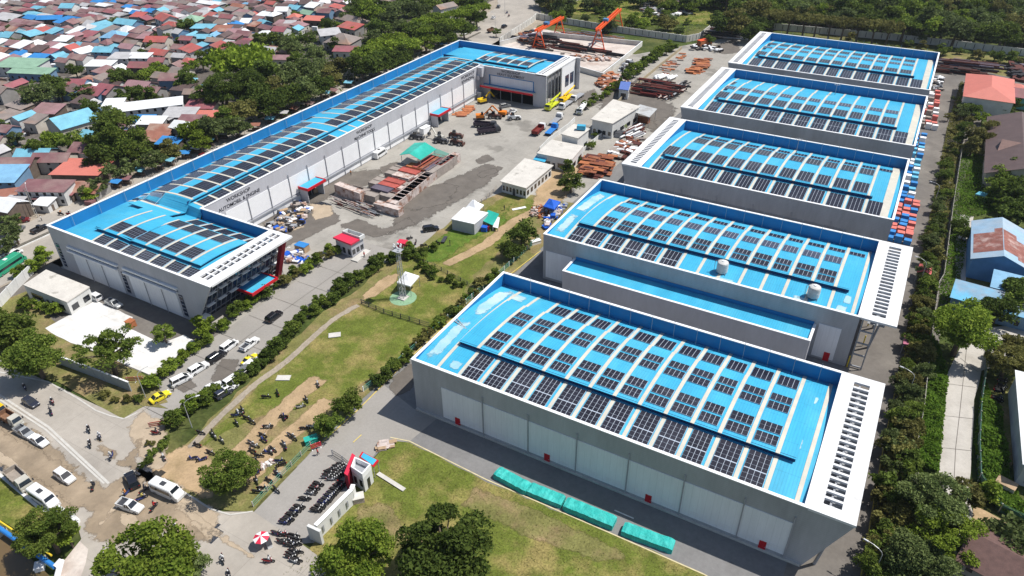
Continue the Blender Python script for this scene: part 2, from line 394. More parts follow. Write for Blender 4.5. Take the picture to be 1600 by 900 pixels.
W2,zl2,zv2,_=warehouse('second solar warehouse, with blue-roofed annexe in front and two water tanks on its roof',-69.4,9.2,137,171.8,HH,'R',16,
   [(.025,.215,7,'s',(8,13)),(.265,.332,2,'',(1,12)),(.35,.418,2,'',(1,12)),(.55,.66,3,'l',(1,12)),(.80,.865,2,'w',(0,12))],fin=False)
# annexe
an=MB(); AZ=8.3
an.box(-61,-5.2,130.6,130.95,0,AZ); an.box(-61,-60.65,130.95,136.99,0,AZ); an.box(-5.55,-5.2,130.95,136.99,0,AZ-.01); an.build('annexe_wall',CLAD2,W2)
an=MB(); an.box(-60.64,-5.56,130.96,136.85,AZ-.45,AZ-.3); an.build('annexe_roof',ROOF,W2)
an=MB(); an.box(-61.1,-5.1,130.5,131.05,AZ+.003,AZ+.15); an.box(-61.1,-60.55,131.05,136.95,AZ+.003,AZ+.15); an.box(-5.65,-5.1,131.05,136.95,AZ+.003,AZ+.15); an.build('annexe_coping',COPE,W2)
an=MB(); an.box(-60.6,-60.52,131,136.9,AZ-.29,AZ); an.box(-60.5,-5.6,136.86,136.94,AZ-.29,AZ+.7); an.build('annexe_flashing',PARA,W2)
o=MB(); o.box(-68.6,-61.6,136.88,136.99,.8,8.4); o.build('wall_panel',WHITE,W2); o=MB(); o.box(-4.6,-.2,136.88,136.99,.6,8.9); o.build('wall_panel',WHITE,W2)
o=MB(); o.box(-2.2,-1.0,136.8,136.875,.1,2.3); o.build('door',REDM,W2)
o=MB()
for i in range(5):
    y=138+i*1.0; z=1+i*2.3
for z in (0.4,3.4,6.4,9.4):
    o.box(3.0,5.6,137.2,137.45,z,z+.3)
o.tube((3.1,137.3,0),(3.1,137.3,12.4),.14,6); o.tube((5.5,137.3,0),(5.5,137.3,12.4),.14,6); o.mi=1; o.tube((2.8,137,0),(2.8,137,3),.12,6)
o.build('column',[STEEL,YELL],W2)
for y in (146,154,162,170): prop(W2,5.8,y,1.4,HH)
bleach(W2,zl2,[(-66.8,160,1.5,8),(-67,145,1.2,5),(-25.5,138.6,2.5,.8),(-9.5,139,1.8,1),(-1.5,139.3,1.2,1.3),(-.8,143,.8,1.6)])
W3,zl3,zv3,_=warehouse('third solar warehouse from the camera, with a white slotted slab on its left edge',-68.4,2.4+1.4,184.2,226,HH,'L',15,
   [(.04,.215,6,'',(0,12)),(.26,.42,6,'',(1,12)),(.60,.74,4,'',(1,11)),(.80,.86,2,'',(0,11))],xfirst=1.3,pitch=4.755)
W4,zl4,zv4,_=warehouse('fourth solar warehouse from the camera, between the third one and the farthest',-68.4,4.3,236.9,287.1,HH,'L',15,
   [(.04,.215,6,'s',(0,12)),(.27,.40,5,'',(1,12)),(.50,.58,2,'l',(1,12)),(.68,.78,3,'',(1,12))],xfirst=2.4,pitch=4.87)
W5,zl5,zv5,_=warehouse('farthest solar warehouse, beside the wall in front of the jungle',-68.0,4.5,294.2,346.6,HH,'L',15,
   [(.04,.215,6,'',(0,12)),(.27,.36,4,'',(1,12)),(.50,.56,2,'l',(1,12)),(.66,.76,3,'',(1,12))],xfirst=2.2,pitch=4.86)
for b,y in ((W3,184.2),(W4,236.9)):
    o=MB(); 
    for z in (6.4,6.7,7.0,7.3): o.box(-56,-6,y-.1,y-.004,z,z+.12)
    for i in range(70): o.box(-56+i*.72,-55.9+i*.72,y-.13,y-.101,6.3,7.6)
    o.build('cable_tray',STEEL,b)
    for i in range(7):
        o=MB(); o.tube((-60+i*10,y-.25,0),(-60+i*10,y-.25,9),.1,6); o.build('downpipe',PIPE,b)
# water tanks on the second roof
def tank(label,px,py):
    p=G(px,py,HH-.9); t=thing('water_tank',label,'water tank',(p.x,p.y,HH-1.0),local=True,group='white water tanks on the second roof')
    m=MB(); m.smooth=False; m.lathe((0,0,.8),[(1.2,0),(1.25,.1),(1.25,1.1),(1.28,1.15),(1.25,1.2),(1.25,2.1),(1.15,2.4),(.7,2.6),(.3,2.66)],20); m.build('tank_body',mat('tank_plastic',(.55,.55,.53),.6,.1,1,col2=(.40,.38,.34),mix=.62),t)
    m=MB(); m.lathe((0,0,3.46),[(.34,0),(.34,.14),(.1,.2)],12); m.build('lid',COPE,t)
    for a,b_ in ((-1,-1),(1,-1),(1,1),(-1,1)):
        m=MB(); m.tube((a,b_,-.3),(a,b_,.8),.09,6); m.build('leg',STEEL,t)
    m=MB(); m.tube((-1.65,-.4,-.2),(-1.65,-.4,3.2),.06,5); m.tube((-1.65,-.4,3.2),(-.6,-.2,3.95),.06,5); m.build('pipe',PIPE,t)
    return t
tank('white cylindrical water tank on the second roof, near the middle of its front edge',1127,428)
tank('white cylindrical water tank on the second roof, nearer the white slotted slab',1269,467)
# pole masts on roofs
def mast(px,py,z,h,label):
    p=G(px,py,z); t=thing('roof_mast',label,'mast',(p.x,p.y,z),group='masts standing on warehouse roofs',local=True)
    m=MB(); m.tube((0,0,0),(0,0,h),.12,6,.07); m.build('pole',PIPE,t)
    m=MB()
    for a in range(8):
        m.tube((.9*math.cos(a*.785),.9*math.sin(a*.785),h),(.9*math.cos((a+1)*.785),.9*math.sin((a+1)*.785),h),.06,4)
    m.tube((-.9,0,h),(.9,0,h),.05,4); m.tube((0,-.9,h),(0,.9,h),.05,4); m.build('ring_antenna',PIPE,t)
mast(1304,150,HH-2.6,4.2,'thin mast with ring antenna at the back of the fourth roof')
mast(1243,243,HH-2.6,5.2,'thin mast with ring antenna at the back of the third roof')

# ---------------------------------------------------------------- the long L-shaped workshop
WS=thing('workshop','long grey workshop with blue solar roof, glass front and two wings round the yard','workshop',(-160,170,0))
def prof(t): return HH-.85-2.3*t+4*1.6*t*(1-t)
XO,XI,YF,YB=-181.4,-154.0,81.8,273.0
YW1,YW2=107.0,245.8   # inner edges of the wings
def zw(x,y):
    tl=min(1,max(0,(XI-x)/(XI-XO)))
    if y<YW1:
        t=(y-YF)/(YW1-YF); zz=prof(min(1,max(0,t)))
        return min(zz,prof(tl)) if x<XI-1 else zz
    if y>YW2:
        t=(y-YW2)/(YB-YW2); zz=prof(min(1,max(0,t)))
        return min(zz,prof(tl)) if x<XI-1 else zz
    return prof(tl)
XR,XS=-122.6,-129.8 # right ends: slab edge, glass line
m=MB(); th=.35
m.hexa([(XO,YF,0),(-134,YF,0),(-134,YF+th,0),(XO,YF+th,0)],[(XO,YF,HH),(XR,YF,HH),(XR,YF+th,HH),(XO,YF+th,HH)])
m.add([(-134,YF,0),(-131,YF,0),(XR,YF,HH-.0),(-134,YF+th,0),(-131,YF+th,0),(XR,YF+th,HH)],[(0,1,2),(5,4,3),(1,4,5,2)])
m.box(XO,XO+th,YF+th,YB-th,0,HH); m.box(XO,XR,YB-th,YB,0,HH)
m.box(XI-th,XI,YW1,YW2,0,HH-.01); m.box(XI,XS,YW1-th,YW1,0,HH); 
m.box(XI,-149.6,YW2,YW2+th,0,HH); m.box(-149.6,-130,YW2,YW2+th,9.5,HH); m.box(-130,-124.3,YW2,YW2+th,0,HH)
m.box(-149.6,-130,YW2+.6,YW2+.9,4.9,9.49)
m.build('wall',CLAD2,WS)
m=MB(); q=.06
m.box(XO+th,XO+th+q,YF+th,YB-th,HH-5,HH-.01); m.box(XO+th+q,XR-6.5,YB-th-q,YB-th,HH-5,HH-.01)
m.box(XI,XS,YW1-th-q,YW1-th,HH-4,HH-.01); m.box(XI-.0,XI+.06,YW1-th-q-.3,YW1-th-q,HH-4,HH-.01)
m.build('parapet',PARA,WS)
m=MB(); t_=.14
m.box(XO-.1,XR,YF-.1,YF+th+t_,HH+.003,HH+.16); m.box(XO-.1,XO+th+t_,YF+th+t_,YB-th-t_,HH+.003,HH+.16); m.box(XO-.1,XR,YB-th-t_,YB+.1,HH+.003,HH+.16)
m.box(XI-th-.1,XI+.1,YW1+.1,YW2-.1,HH+.003,HH+.14); m.box(XI-th-.1,XS,YW1-th-t_,YW1+.1,HH+.003,HH+.16); m.box(XI-th-.1,XR-6.8,YW2-.1,YW2+th+t_,HH+.003,HH+.16)
m.build('coping',COPE,WS)
# roof sheet as a grid over the three arms
m=MB()
def gridroof(x0,x1,y0,y1,dx,dy):
    nx=max(1,round((x1-x0)/dx)); ny=max(1,round((y1-y0)/dy)); X=frange(x0,x1,nx); Y=frange(y0,y1,ny)
    m.add([(x,y,zw(x,y)) for y in Y for x in X],[(j*(nx+1)+i,j*(nx+1)+i+1,(j+1)*(nx+1)+i+1,(j+1)*(nx+1)+i) for j in range(ny) for i in range(nx)])
gridroof(XO+th+q,XI-th,YF+th,YW1,1.1,1.1); gridroof(XO+th+q,XI-th,YW1,YW2,1.1,8); gridroof(XO+th+q,XI-th,YW2,YB-th-q,1.1,1.1)
gridroof(XI-th,XS,YF+th,YW1-th,4,1.1); gridroof(XI-th,XR-6.6,YW2+th,YB-th-q,4,1.1)
m.build('roof',ROOFX,WS)
zv_=lambda x,y: zw(x,y)+.85
def vault(x0,x1,y0,y1,nx,ny):
    v=MB(); X=frange(x0,x1,nx); Y=frange(y0,y1,ny)
    v.add([(x,y,zv_(x,y)) for y in Y for x in X],[(j*(nx+1)+i,j*(nx+1)+i+1,(j+1)*(nx+1)+i+1,(j+1)*(nx+1)+i) for j in range(ny) for i in range(nx)])
    for a,b_ in zip(X[:-1],X[1:]):
        v.quad((a,y0,zv_(a,y0)-.22),(b_,y0,zv_(b_,y0)-.22),(b_,y0,zv_(b_,y0)),(a,y0,zv_(a,y0)))
    for a,b_ in zip(Y[:-1],Y[1:]):
        v.quad((x1,a,zv_(x1,a)-.22),(x1,b_,zv_(x1,b_)-.22),(x1,b_,zv_(x1,b_)),(x1,a,zv_(x1,a)))
    v.build('raised_roof',ROOFX,WS)
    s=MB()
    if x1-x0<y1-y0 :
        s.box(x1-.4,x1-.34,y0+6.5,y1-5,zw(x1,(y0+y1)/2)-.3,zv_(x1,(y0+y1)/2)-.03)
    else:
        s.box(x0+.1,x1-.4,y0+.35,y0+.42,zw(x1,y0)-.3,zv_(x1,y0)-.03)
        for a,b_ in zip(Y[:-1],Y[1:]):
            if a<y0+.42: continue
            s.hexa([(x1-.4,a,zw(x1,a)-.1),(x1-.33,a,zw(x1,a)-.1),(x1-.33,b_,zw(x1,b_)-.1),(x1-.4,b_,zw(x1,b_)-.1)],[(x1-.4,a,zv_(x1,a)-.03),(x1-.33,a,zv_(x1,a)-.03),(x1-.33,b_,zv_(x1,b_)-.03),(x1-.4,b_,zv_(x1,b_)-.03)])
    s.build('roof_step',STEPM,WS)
vault(-169,-131,86.6,100.5,40,14)
vault(-175,-159.3,100.5,250.5,14,60)
vault(-175,-135.5,250.5,266.5,40,14)
# skylights and arrays: long arm
SKS=[]; SINK[WS.name]=[]
def skx(y,x0,x1,zf,hw=.33):
    m=MB(); X=frange(x0,x1,max(2,int((x1-x0)/1.3)))
    for a,b_ in zip(X[:-1],X[1:]): m.quad((a,y-hw,zf(a,y)+.07),(b_,y-hw,zf(b_,y)+.07),(b_,y+hw,zf(b_,y)+.07),(a,y+hw,zf(a,y)+.07))
    m.quad((x1,y-hw,zf(x1,y)-.02),(x1,y+hw,zf(x1,y)-.02),(x1,y+hw,zf(x1,y)+.07),(x1,y-hw,zf(x1,y)+.07))
    SKS.append((m,SKYL))
def sky_(x,y0,y1,zf,hw=.35):
    m=MB(); surf_strip(m,x-hw,x+hw,frange(y0,y1,max(2,int((y1-y0)/1.2))),zf,.07); SKS.append((m,SKYL))
ys=[103.9+4.83*i for i in range(31)]
long_arrays=[]
for i,y in enumerate(ys):
    if y<250: 
        skx(y,-174.9,-159.4,zv_)
        if y>108: skx(y,-159.2,-154.6,zw)
        skx(y,-180.6,-175.1,zw)
    if i<len(ys)-1:
        a,b_=y+.5,ys[i+1]-.5
        mid=13<=i<=15
        if i>0 and i not in(12,13,14): long_arrays.append((-158.8,-154.7,a-.12,b_+.12,4,4,zw,0))
        if i>0 and i not in(12,): long_arrays.append((-165.6,-160.1,a-.12,b_+.12,5,5,zv_,0))
        if i not in (13,14,15): long_arrays.append((-174.9,-169.6,a-.12,b_+.12,5,5,zv_,1))
        if i%2==0 and i<24: long_arrays.append((-179.8,-177.2,a,b_,2,5,zw,0))
for A in long_arrays: array_block(WS,*A[:7],light=bool(A[7]))
# near wing
xs=[-165.3+5.18*i for i in range(7)]
for i,x in enumerate(xs):
    sky_(x,YF+.5,86.5,zw); sky_(x,86.65,100.4,zv_)
    if i>1: sky_(x+.4,100.8,106.2,zw)
    if True:
        a,b_=x+.52,x+5.18-.52
        array_block(WS,a,b_,YF+.7,86.0,5,5,zw)
        if i<6: array_block(WS,a,b_,87.6,91.6,5,4,zv_)
        if i>1 and i<6: array_block(WS,a,b_,96.4,100,5,4,zv_)
        if i>1 : array_block(WS,a+.3,b_+.3,101.4,104.6,5,3,zw)
# far wing
xs=[-158.5+4.75*i for i in range(6)]
for i,x in enumerate(xs):
    sky_(x,250.7,266.4,zv_); sky_(x,266.8,271.5,zw)
    if i<5:
        a,b_=x+.5,x+4.25
        array_block(WS,a,b_,252,256.4,5,4,zv_); array_block(WS,a,b_,262.5,266,5,3,zv_,light=True)
for i in range(5):
    array_block(WS,-153+4.75*i,-149.2+4.75*i,246.4,248.6,5,2,zw)
limited(WS,'skylight',SKS); limited(WS,'solar_array',SINK.pop(WS.name))
for i in range(24):
    m=MB(); y=88+i*7.7; m.tube((XO+.9,y,HH-3.2),(XO+.9,y,HH+.9),.05,5); m.build('lightning_rod',PIPE,WS)
# slotted slabs of the two wings
def slab(x0,x1,y0,y1,sa,sb,nm=1.95):
    m=MB(); z0,z1=HH-.3,HH+.19; mid=(sa+sb)/2
    m.box(x0,sa,y0,y1,z0,z1); m.box(sb,x1,y0,y1,z0,z1); m.box(mid-.17,mid+.17,y0,y1,z0,z1-.004)
    n=int((y1-y0-2.4)/nm); p=(y1-y0-2.4)/n
    for (u,v) in ((sa,mid-.17),(mid+.17,sb)):
        m.box(u,v,y0,y0+1.2,z0,z1); m.box(u,v,y1-1.2,y1,z0,z1)
        for i in range(1,n): m.box(u,v,y0+1.2+i*p-.22,y0+1.2+i*p+.22,z0+.01,z1-.008)
    m.build('slotted_slab',CANO,WS)
slab(XS+.05,XR,YF+th+.15,YW1+.1,-127.9,-125.2); slab(XR-6.5,-124.25,YW2+.0,YB-th-.15,-128.6,-126.3,1.3)
# big framed shopfront on the near facade
fz=lambda x0,x1,y,z0,z1,mt,nm,d=.1: (lambda o:(o.box(x0,x1,y-d,y-.003,z0,z1),o.build(nm,mt,WS)))(MB())
fz(-174,-156.4,YF,.3,7.2,WHITE,'wall_panel'); fz(-152.6,-135.8,YF,.3,7.2,WHITE,'wall_panel')
for x0,x1 in ((-175,-155.6),(-153.6,-134.6)):
    m=MB(); m.box(x0,x1,YF-.5,YF-.004,8.3,8.8); m.box(x0,x1-.4,YF-.8,YF-.004,7.3,7.7); m.build('sunshade',COPE,WS)
    m=MB(); m.box(x0+.3,x1-.3,YF-.14,YF-.005,7.72,8.28); m.build('window',GLASS,WS)
    m=MB()
    for i in range(9): m.box(x0+.3+i*(x1-x0-.6)/8-.06,x0+.3+i*(x1-x0-.6)/8+.06,YF-.2,YF-.145,7.72,8.28)
    m.build('window_frame',STEEL,WS)
for x in (-154.6,-134.2):
    m=MB(); m.box(x-.75,x+.5,YF-.12,YF-.004,1,7); m.build('window',GLASS,WS)
    m=MB()
    for z in range(6): m.box(x-.75,x+.5,YF-.17,YF-.125,1+z*1.1,1.2+z*1.1)
    m.build('window_frame',STEEL,WS)
for x in (-168.5,-162.6,-146.8,-140.8):
    m=MB(); m.tube((x,YF-.25,0),(x,YF-.25,8.9),.09,6); m.build('downpipe',PIPE,WS)
m=MB(); m.box(XO+.9,XO+2.2,YF-.08,YF-.004,1,8); m.build('window',GLASS,WS)
m=MB()
for z in range(8): m.box(XO+.9,XO+2.2,YF-.13,YF-.085,1+z*.95,1.25+z*.95)
m.build('window_frame',STEEL,WS)
# glass end of near wing
m=MB(); m.hexa([(XS-1.6,YF+th,0),(XS-1.2,YF+th,0),(XS-1.2,YW1-th,0),(XS-1.6,YW1-th,0)],[(XS+3.6,YF+th,HH-.35),(XS+4.0,YF+th,HH-.35),(XS+4.0,YW1-th,HH-.35),(XS+3.6,YW1-th,HH-.35)]); m.build('glass_wall',GLASS,WS)
gx=lambda z: XS-1.2+5.2*z/(HH-.35)
m=MB()
for i in range(17): y=YF+th+.2+i*1.52; m.hexa([(gx(.3)+.01,y-.06,.3),(gx(.3)+.15,y-.06,.3),(gx(.3)+.15,y+.06,.3),(gx(.3)+.01,y+.06,.3)],[(gx(12.2)+.01,y-.06,12.2),(gx(12.2)+.15,y-.06,12.2),(gx(12.2)+.15,y+.06,12.2),(gx(12.2)+.01,y+.06,12.2)])
for z in (1.2,3.6,4.4,7.2,8,10.6): m.box(gx(z)+.02,gx(z)+.2,YF+th,YW1-th,z,z+.12)
m.build('window_frame',STEEL,WS)
m=MB()
for i in range(7):
    y=YF+2+i*3.4; m.box(gx(4.3)+.1,gx(4.3)+.9,y,y+2.2,4.2,4.35); m.box(gx(7.9)+.1,gx(7.9)+.8,y,y+2.2,7.8,7.95)
m.build('sun_fin',COPE,WS)
m=MB(); m.box(-129.9,-124.3,93.2,101.0,3.4,3.6); m.build('entrance_canopy',PARA,WS)
m=MB(); m.box(-127.6,-124.6,93.5,100.7,3.604,3.66); m.build('canopy_sheet',ROOF,WS)
m=MB(); m.box(-124.295,-124.0,92.9,101.3,3.2,3.9); m.box(-129.9,-124.3,92.9,93.19,3.2,3.9); m.box(-129.9,-124.3,101.01,101.3,3.2,3.9); m.build('canopy_fascia',REDM,WS)
m=MB(); m.hexa([(-129.6,104.9,0),(-128.6,104.9,0),(-128.6,106.3,0),(-129.6,106.3,0)],[(-125.2,105.3,HH-.35),(-124.0,105.3,HH-.35),(-124.0,106.6,HH-.35),(-125.2,106.6,HH-.35)]); m.build('red_pylon',mat('dark_red_panel',(.26,.012,.025),.6,.1,1),WS)
m=MB(); m.hexa([(-130.5,YF+th+.02,0),(-129.4,YF+th+.02,0),(-129.4,YF+2,0),(-130.5,YF+2,0)],[(-130.5,YF+th+.02,2.2),(-128,YF+th+.02,2.2),(-128,YF+2,2.2),(-130.5,YF+2,2.2)]); m.build('corner_block',COPE,WS)
# courtyard side: white panels with pipes, ledge, porches
yy=[113.5+7.95*i for i in range(17)]
for a,c in zip(yy[:-1],yy[1:]):
    m=MB(); m.box(XI+.003,XI+.1,a+.05,c-.05,2.9,8.6); m.build('wall_panel',COPE,WS)
    m=MB(); m.box(XI+.003,XI+.12,a+.05,c-.05,.3,1.9); m.build('wall_panel',COPE,WS)
    m=MB(); m.tube((XI+.25,c,0),(XI+.25,c,9.9),.12,6); m.build('downpipe',PIPE,WS)
m=MB(); m.box(XI+.003,XI+.5,YW1+.2,YW2-.2,2.1,2.5); m.build('ledge',STEEL,WS)
for (y0,y1) in ((140.2,147.6),(209.3,216.8)):
    m=MB(); m.box(XI+.51,XI+4.2,y0,y1,4.6,4.9); m.build('porch_roof',ROOF,WS)
    m=MB(); m.box(XI+4.21,XI+4.5,y0-.3,y1+.3,4.3,5.1); m.box(XI+.51,XI+4.2,y0-.3,y0-.01,4.3,5.1); m.box(XI+.51,XI+4.2,y1+.01,y1+.3,4.3,5.1); m.build('porch_fascia',REDM,WS)
    m=MB(); m.box(XI+.13,XI+.2,y0+.5,y1-.5,0,4.4); m.build('doorway',DARK,WS)
    m=MB(); m.box(XI+.51,XI+3.6,y0+.2,y0+.4,0,4.3); m.box(XI+.51,XI+3.6,y1-.4,y1-.2,0,4.3); m.build('porch_wall',CLAD2,WS)
# far wing bay: deep dark hall under a long canopy
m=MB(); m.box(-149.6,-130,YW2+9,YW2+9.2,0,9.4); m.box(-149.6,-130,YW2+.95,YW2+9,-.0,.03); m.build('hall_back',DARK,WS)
m=MB(); m.box(-149.6,-130,YW2+.5,YW2+.58,5.1,9.3); m.build('wall_panel',WHITE,WS)
m=MB(); m.box(-149.9,-149.6,YW2-.15,YW2+.1,4.9,9.8); m.box(-130,-129.7,YW2-.15,YW2+.1,4.9,9.8); m.box(-149.6,-130,YW2-.1,YW2-.003,9.5,9.75); m.build('window_frame',PARA,WS)
m=MB(); m.box(-152.4,-129,YW2-2.6,YW2-.4,5.35,5.6); m.build('bay_canopy',SKYL,WS)
m=MB(); m.box(-152.4,-129,YW2-.39,YW2-.01,5.3,5.9); m.build('canopy_upstand',PARA,WS)
m=MB(); m.box(-152.6,-128.8,YW2-2.85,YW2-2.61,5.1,5.8); m.build('canopy_fascia',REDM,WS)
for x in (-144.8,-139.9,-135):
    m=MB(); m.tube((x,YW2+.1,0),(x,YW2+.1,5),.15,6); m.build('column',STEEL,WS)
# right end of far wing
m=MB(); m.box(-130,-129.7,YW2+th,YB-th,0,HH-.31); m.box(-129.7,-124.4,YB-.9,YB-th-.01,0,HH-.31); m.build('end_wall',CLAD2,WS)
for i in range(5):
    m=MB(); m.tube((-124.7,YW2+2+i*3.1,0),(-124.7,YW2+2+i*3.1,HH-.3),.18,6); m.build('column',STEEL,WS)
m=MB(); m.box(-124.9,-124.4,YW2+14,YB-.4,0,HH-.31); m.build('end_wall',COPE,WS)
for i in range(2):
    m=MB(); m.box(-124.39,-124.3,YW2+17+i*4.5,YW2+20.3+i*4.5,3.5,8); m.build('window',GLASS,WS)
m=MB(); m.box(-129.69,-129.6,YW2+1.5,YW2+12,3,9.5); m.build('wall_panel',COPE,WS)
# kinked plant box in the inner corner
m=MB(); m.box(XI+.1,XI+2.2,YW2-2.4,YW2-.02,9,12.6); m.box(XI+.1,XI+1.2,YW2-3.2,YW2-2.42,7.9,9.6); m.build('plant_box',CLAD2,WS)
m=MB(); m.box(XI+.2,XI+2.4,YW2-4,YW2-3.3,0,3.2); m.build('stair_box',STEEL,WS)
# lettering
Y_=(0,1,0); Z_=(0,0,1)
for (y,z,t1,t2,s) in ((119,10.9,'WORKSHOP','AUTOMOBIL & ENGINE',1.5),(173,10.9,'WORKSHOP','MACHINE TOOLS',1.4),(236.5,10.9,'WORKSHOP','REWINDING',1.7)):
    lettering(t1,s,frame_mtx((XI+.03,y,z+.5),Y_,Z_),WS); lettering(t2,s*.95,frame_mtx((XI+.03,y,z-1.15),Y_,Z_),WS)
lettering('WORKSHOP',1.5,frame_mtx((-140,YW2-.03,12.1-.3),(1,0,0),Z_),WS); lettering('HEAVY EQUIPMENT',1.4,frame_mtx((-140,YW2-.03,10.5),(1,0,0),Z_),WS)
# ---------------------------------------------------------------- ground and paving
GRASS=mat('lawn_grass',(.115,.140,.026),.95,.22,.35,col2=(.25,.205,.075),mix=.55,sharp=.09,scale2=.13,fine=.32,spec=.1)
GRASSB=mat('lush_grass',(.075,.14,.018),.95,.25,.4,col2=(.12,.16,.03),mix=.5,scale2=.3,fine=.3,spec=.1)
FIELD=mat('dry_field_grass',(.165,.16,.055),.95,.24,.3,col2=(.26,.19,.10),mix=.55,sharp=.09,scale2=.13,fine=.25,spec=.1)
WILD=mat('wild_ground',(.05,.075,.018),.95,.3,.12,col2=(.13,.12,.045),mix=.56,scale2=.03,fine=.3,spec=.1)
SAND=mat('bare_sandy_soil',(.40,.285,.17),.95,.15,.3,col2=(.30,.22,.12),mix=.58,scale2=.25,fine=.12,spec=.1)
PALE=mat('dusty_verge',(.34,.29,.23),.95,.18,.2,col2=(.20,.17,.12),mix=.56,scale2=.1,fine=.15,spec=.1)
VILG=mat('village_earth',(.115,.10,.088),.95,.3,.15,col2=(.33,.29,.25),mix=.62,scale2=.12,fine=.2,spec=.1)
YARD=mat('yard_concrete',(.325,.305,.27),.9,.16,.10,col2=(.22,.205,.18),mix=.60,sharp=.03,scale2=.055,fine=.06,spec=.2)
ROAD=mat('street_concrete',(.37,.335,.29),.9,.13,.10,col2=(.27,.245,.215),mix=.60,sharp=.12,scale2=.045,fine=.05,spec=.2)
ENTR=mat('entrance_concrete',(.31,.29,.265),.9,.08,.2,col2=(.25,.235,.21),mix=.6,scale2=.1,fine=.05,spec=.2)
ASPH=mat('grey_asphalt',(.20,.195,.19),.92,.12,.12,col2=(.13,.125,.12),mix=.62,sharp=.08,scale2=.06,fine=.08,spec=.2)
ASPHB=mat('brown_asphalt',(.15,.135,.12),.92,.15,.12,col2=(.21,.19,.165),mix=.58,scale2=.08,fine=.08,spec=.2)
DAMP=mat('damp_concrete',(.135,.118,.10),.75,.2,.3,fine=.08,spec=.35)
MUD=mat('wet_brown_mud',(.25,.195,.135),.85,.18,.2,col2=(.34,.265,.185),mix=.55,scale2=.15,fine=.06)
MUDY=mat('dried_mud',(.40,.32,.23),.9,.12,.4,fine=.06)
WSLAB=mat('white_slab_paving',(.66,.65,.63),.85,.08,.3,col2=(.48,.46,.42),mix=.62,scale2=.18,fine=.05)
PADC=mat('pink_grey_slab',(.55,.49,.44),.9,.12,.2,col2=(.36,.27,.22),mix=.60,scale2=.09,fine=.08)
LANE=mat('lane_concrete',(.46,.43,.385),.9,.08,.2,col2=(.36,.33,.29),mix=.6,scale2=.12,fine=.05)
WATERM=mat('muddy_water',(.16,.10,.05),.35,.15,.15,col2=(.11,.08,.035),mix=.5,spec=.5)
KERBM=mat('kerb_concrete',(.50,.48,.44),.85,.12,1)
YLINE=mat('yellow_line',(.60,.46,.12),.8,.2,1)
WLINE=mat('white_line',(.66,.65,.62),.8,.2,1)
LV=.025
for m_,p_ in ((YARD,7.3),(ROAD,9.1),(ENTR,0),(WSLAB,6.1)):
    if p_: lines(m_,0,p_,.16,.012); lines(m_,1,p_*.8,.16,.014)
def jitter(pts,j,step=2.5):
    out=[]; n=len(pts)
    for i in range(n):
        a,b=Vector(pts[i]),Vector(pts[(i+1)%n]); L=(b-a).length; k=max(1,min(60,int(L/step)))
        for q in range(k):
            p=a.lerp(b,q/k); 
            if j: p=p+Vector((U(-j,j),U(-j,j)))
            out.append((p.x,p.y))
    return out
def W(pts): return [tuple(G(x,y,0)[:2]) for x,y in pts]
def region(name,pts,m,lvl,j=0,step=2.5,world=False,kind='structure'):
    p=pts if world else W(pts)
    if j: p=jitter(p,j,step)
    mb=MB(); a=sum(p[i][0]*p[(i+1)%len(p)][1]-p[(i+1)%len(p)][0]*p[i][1] for i in range(len(p)))
    if a<0: p=p[::-1]
    mb.add([(x,y,lvl*LV) for x,y in p],[tuple(range(len(p)))])
    o=mb.build(name,m); tag(o,kind=kind); return o
def strip(name,pts,wd,m,lvl,world=False,j=.3,kind='structure'):
    p=[Vector(q) for q in (pts if world else W(pts))]
    q=[]
    for a,b in zip(p[:-1],p[1:]):
        k=max(1,int((b-a).length/2)); q+=[a.lerp(b,i/k) for i in range(k)]
    q.append(p[-1]); L=[];Rr=[]
    for i,c in enumerate(q):
        d=(q[min(i+1,len(q)-1)]-q[max(i-1,0)]).normalized(); n=Vector((-d.y,d.x)); w=wd*U(1-j,1+j)/2
        L.append(c+n*w); Rr.append(c-n*w)
    mb=MB()
    for i in range(len(q)-1):
        mb.quad((*Rr[i],lvl*LV),(*Rr[i+1],lvl*LV),(*L[i+1],lvl*LV),(*L[i],lvl*LV))
    o=mb.build(name,m); tag(o,kind=kind); return o
def inside(pt,poly):
    x,y=pt; c=False; n=len(poly)
    for i in range(n):
        x1,y1=poly[i]; x2,y2=poly[(i+1)%n]
        if (y1>y)!=(y2>y) and x<(x2-x1)*(y-y1)/(y2-y1)+x1: c=not c
    return c
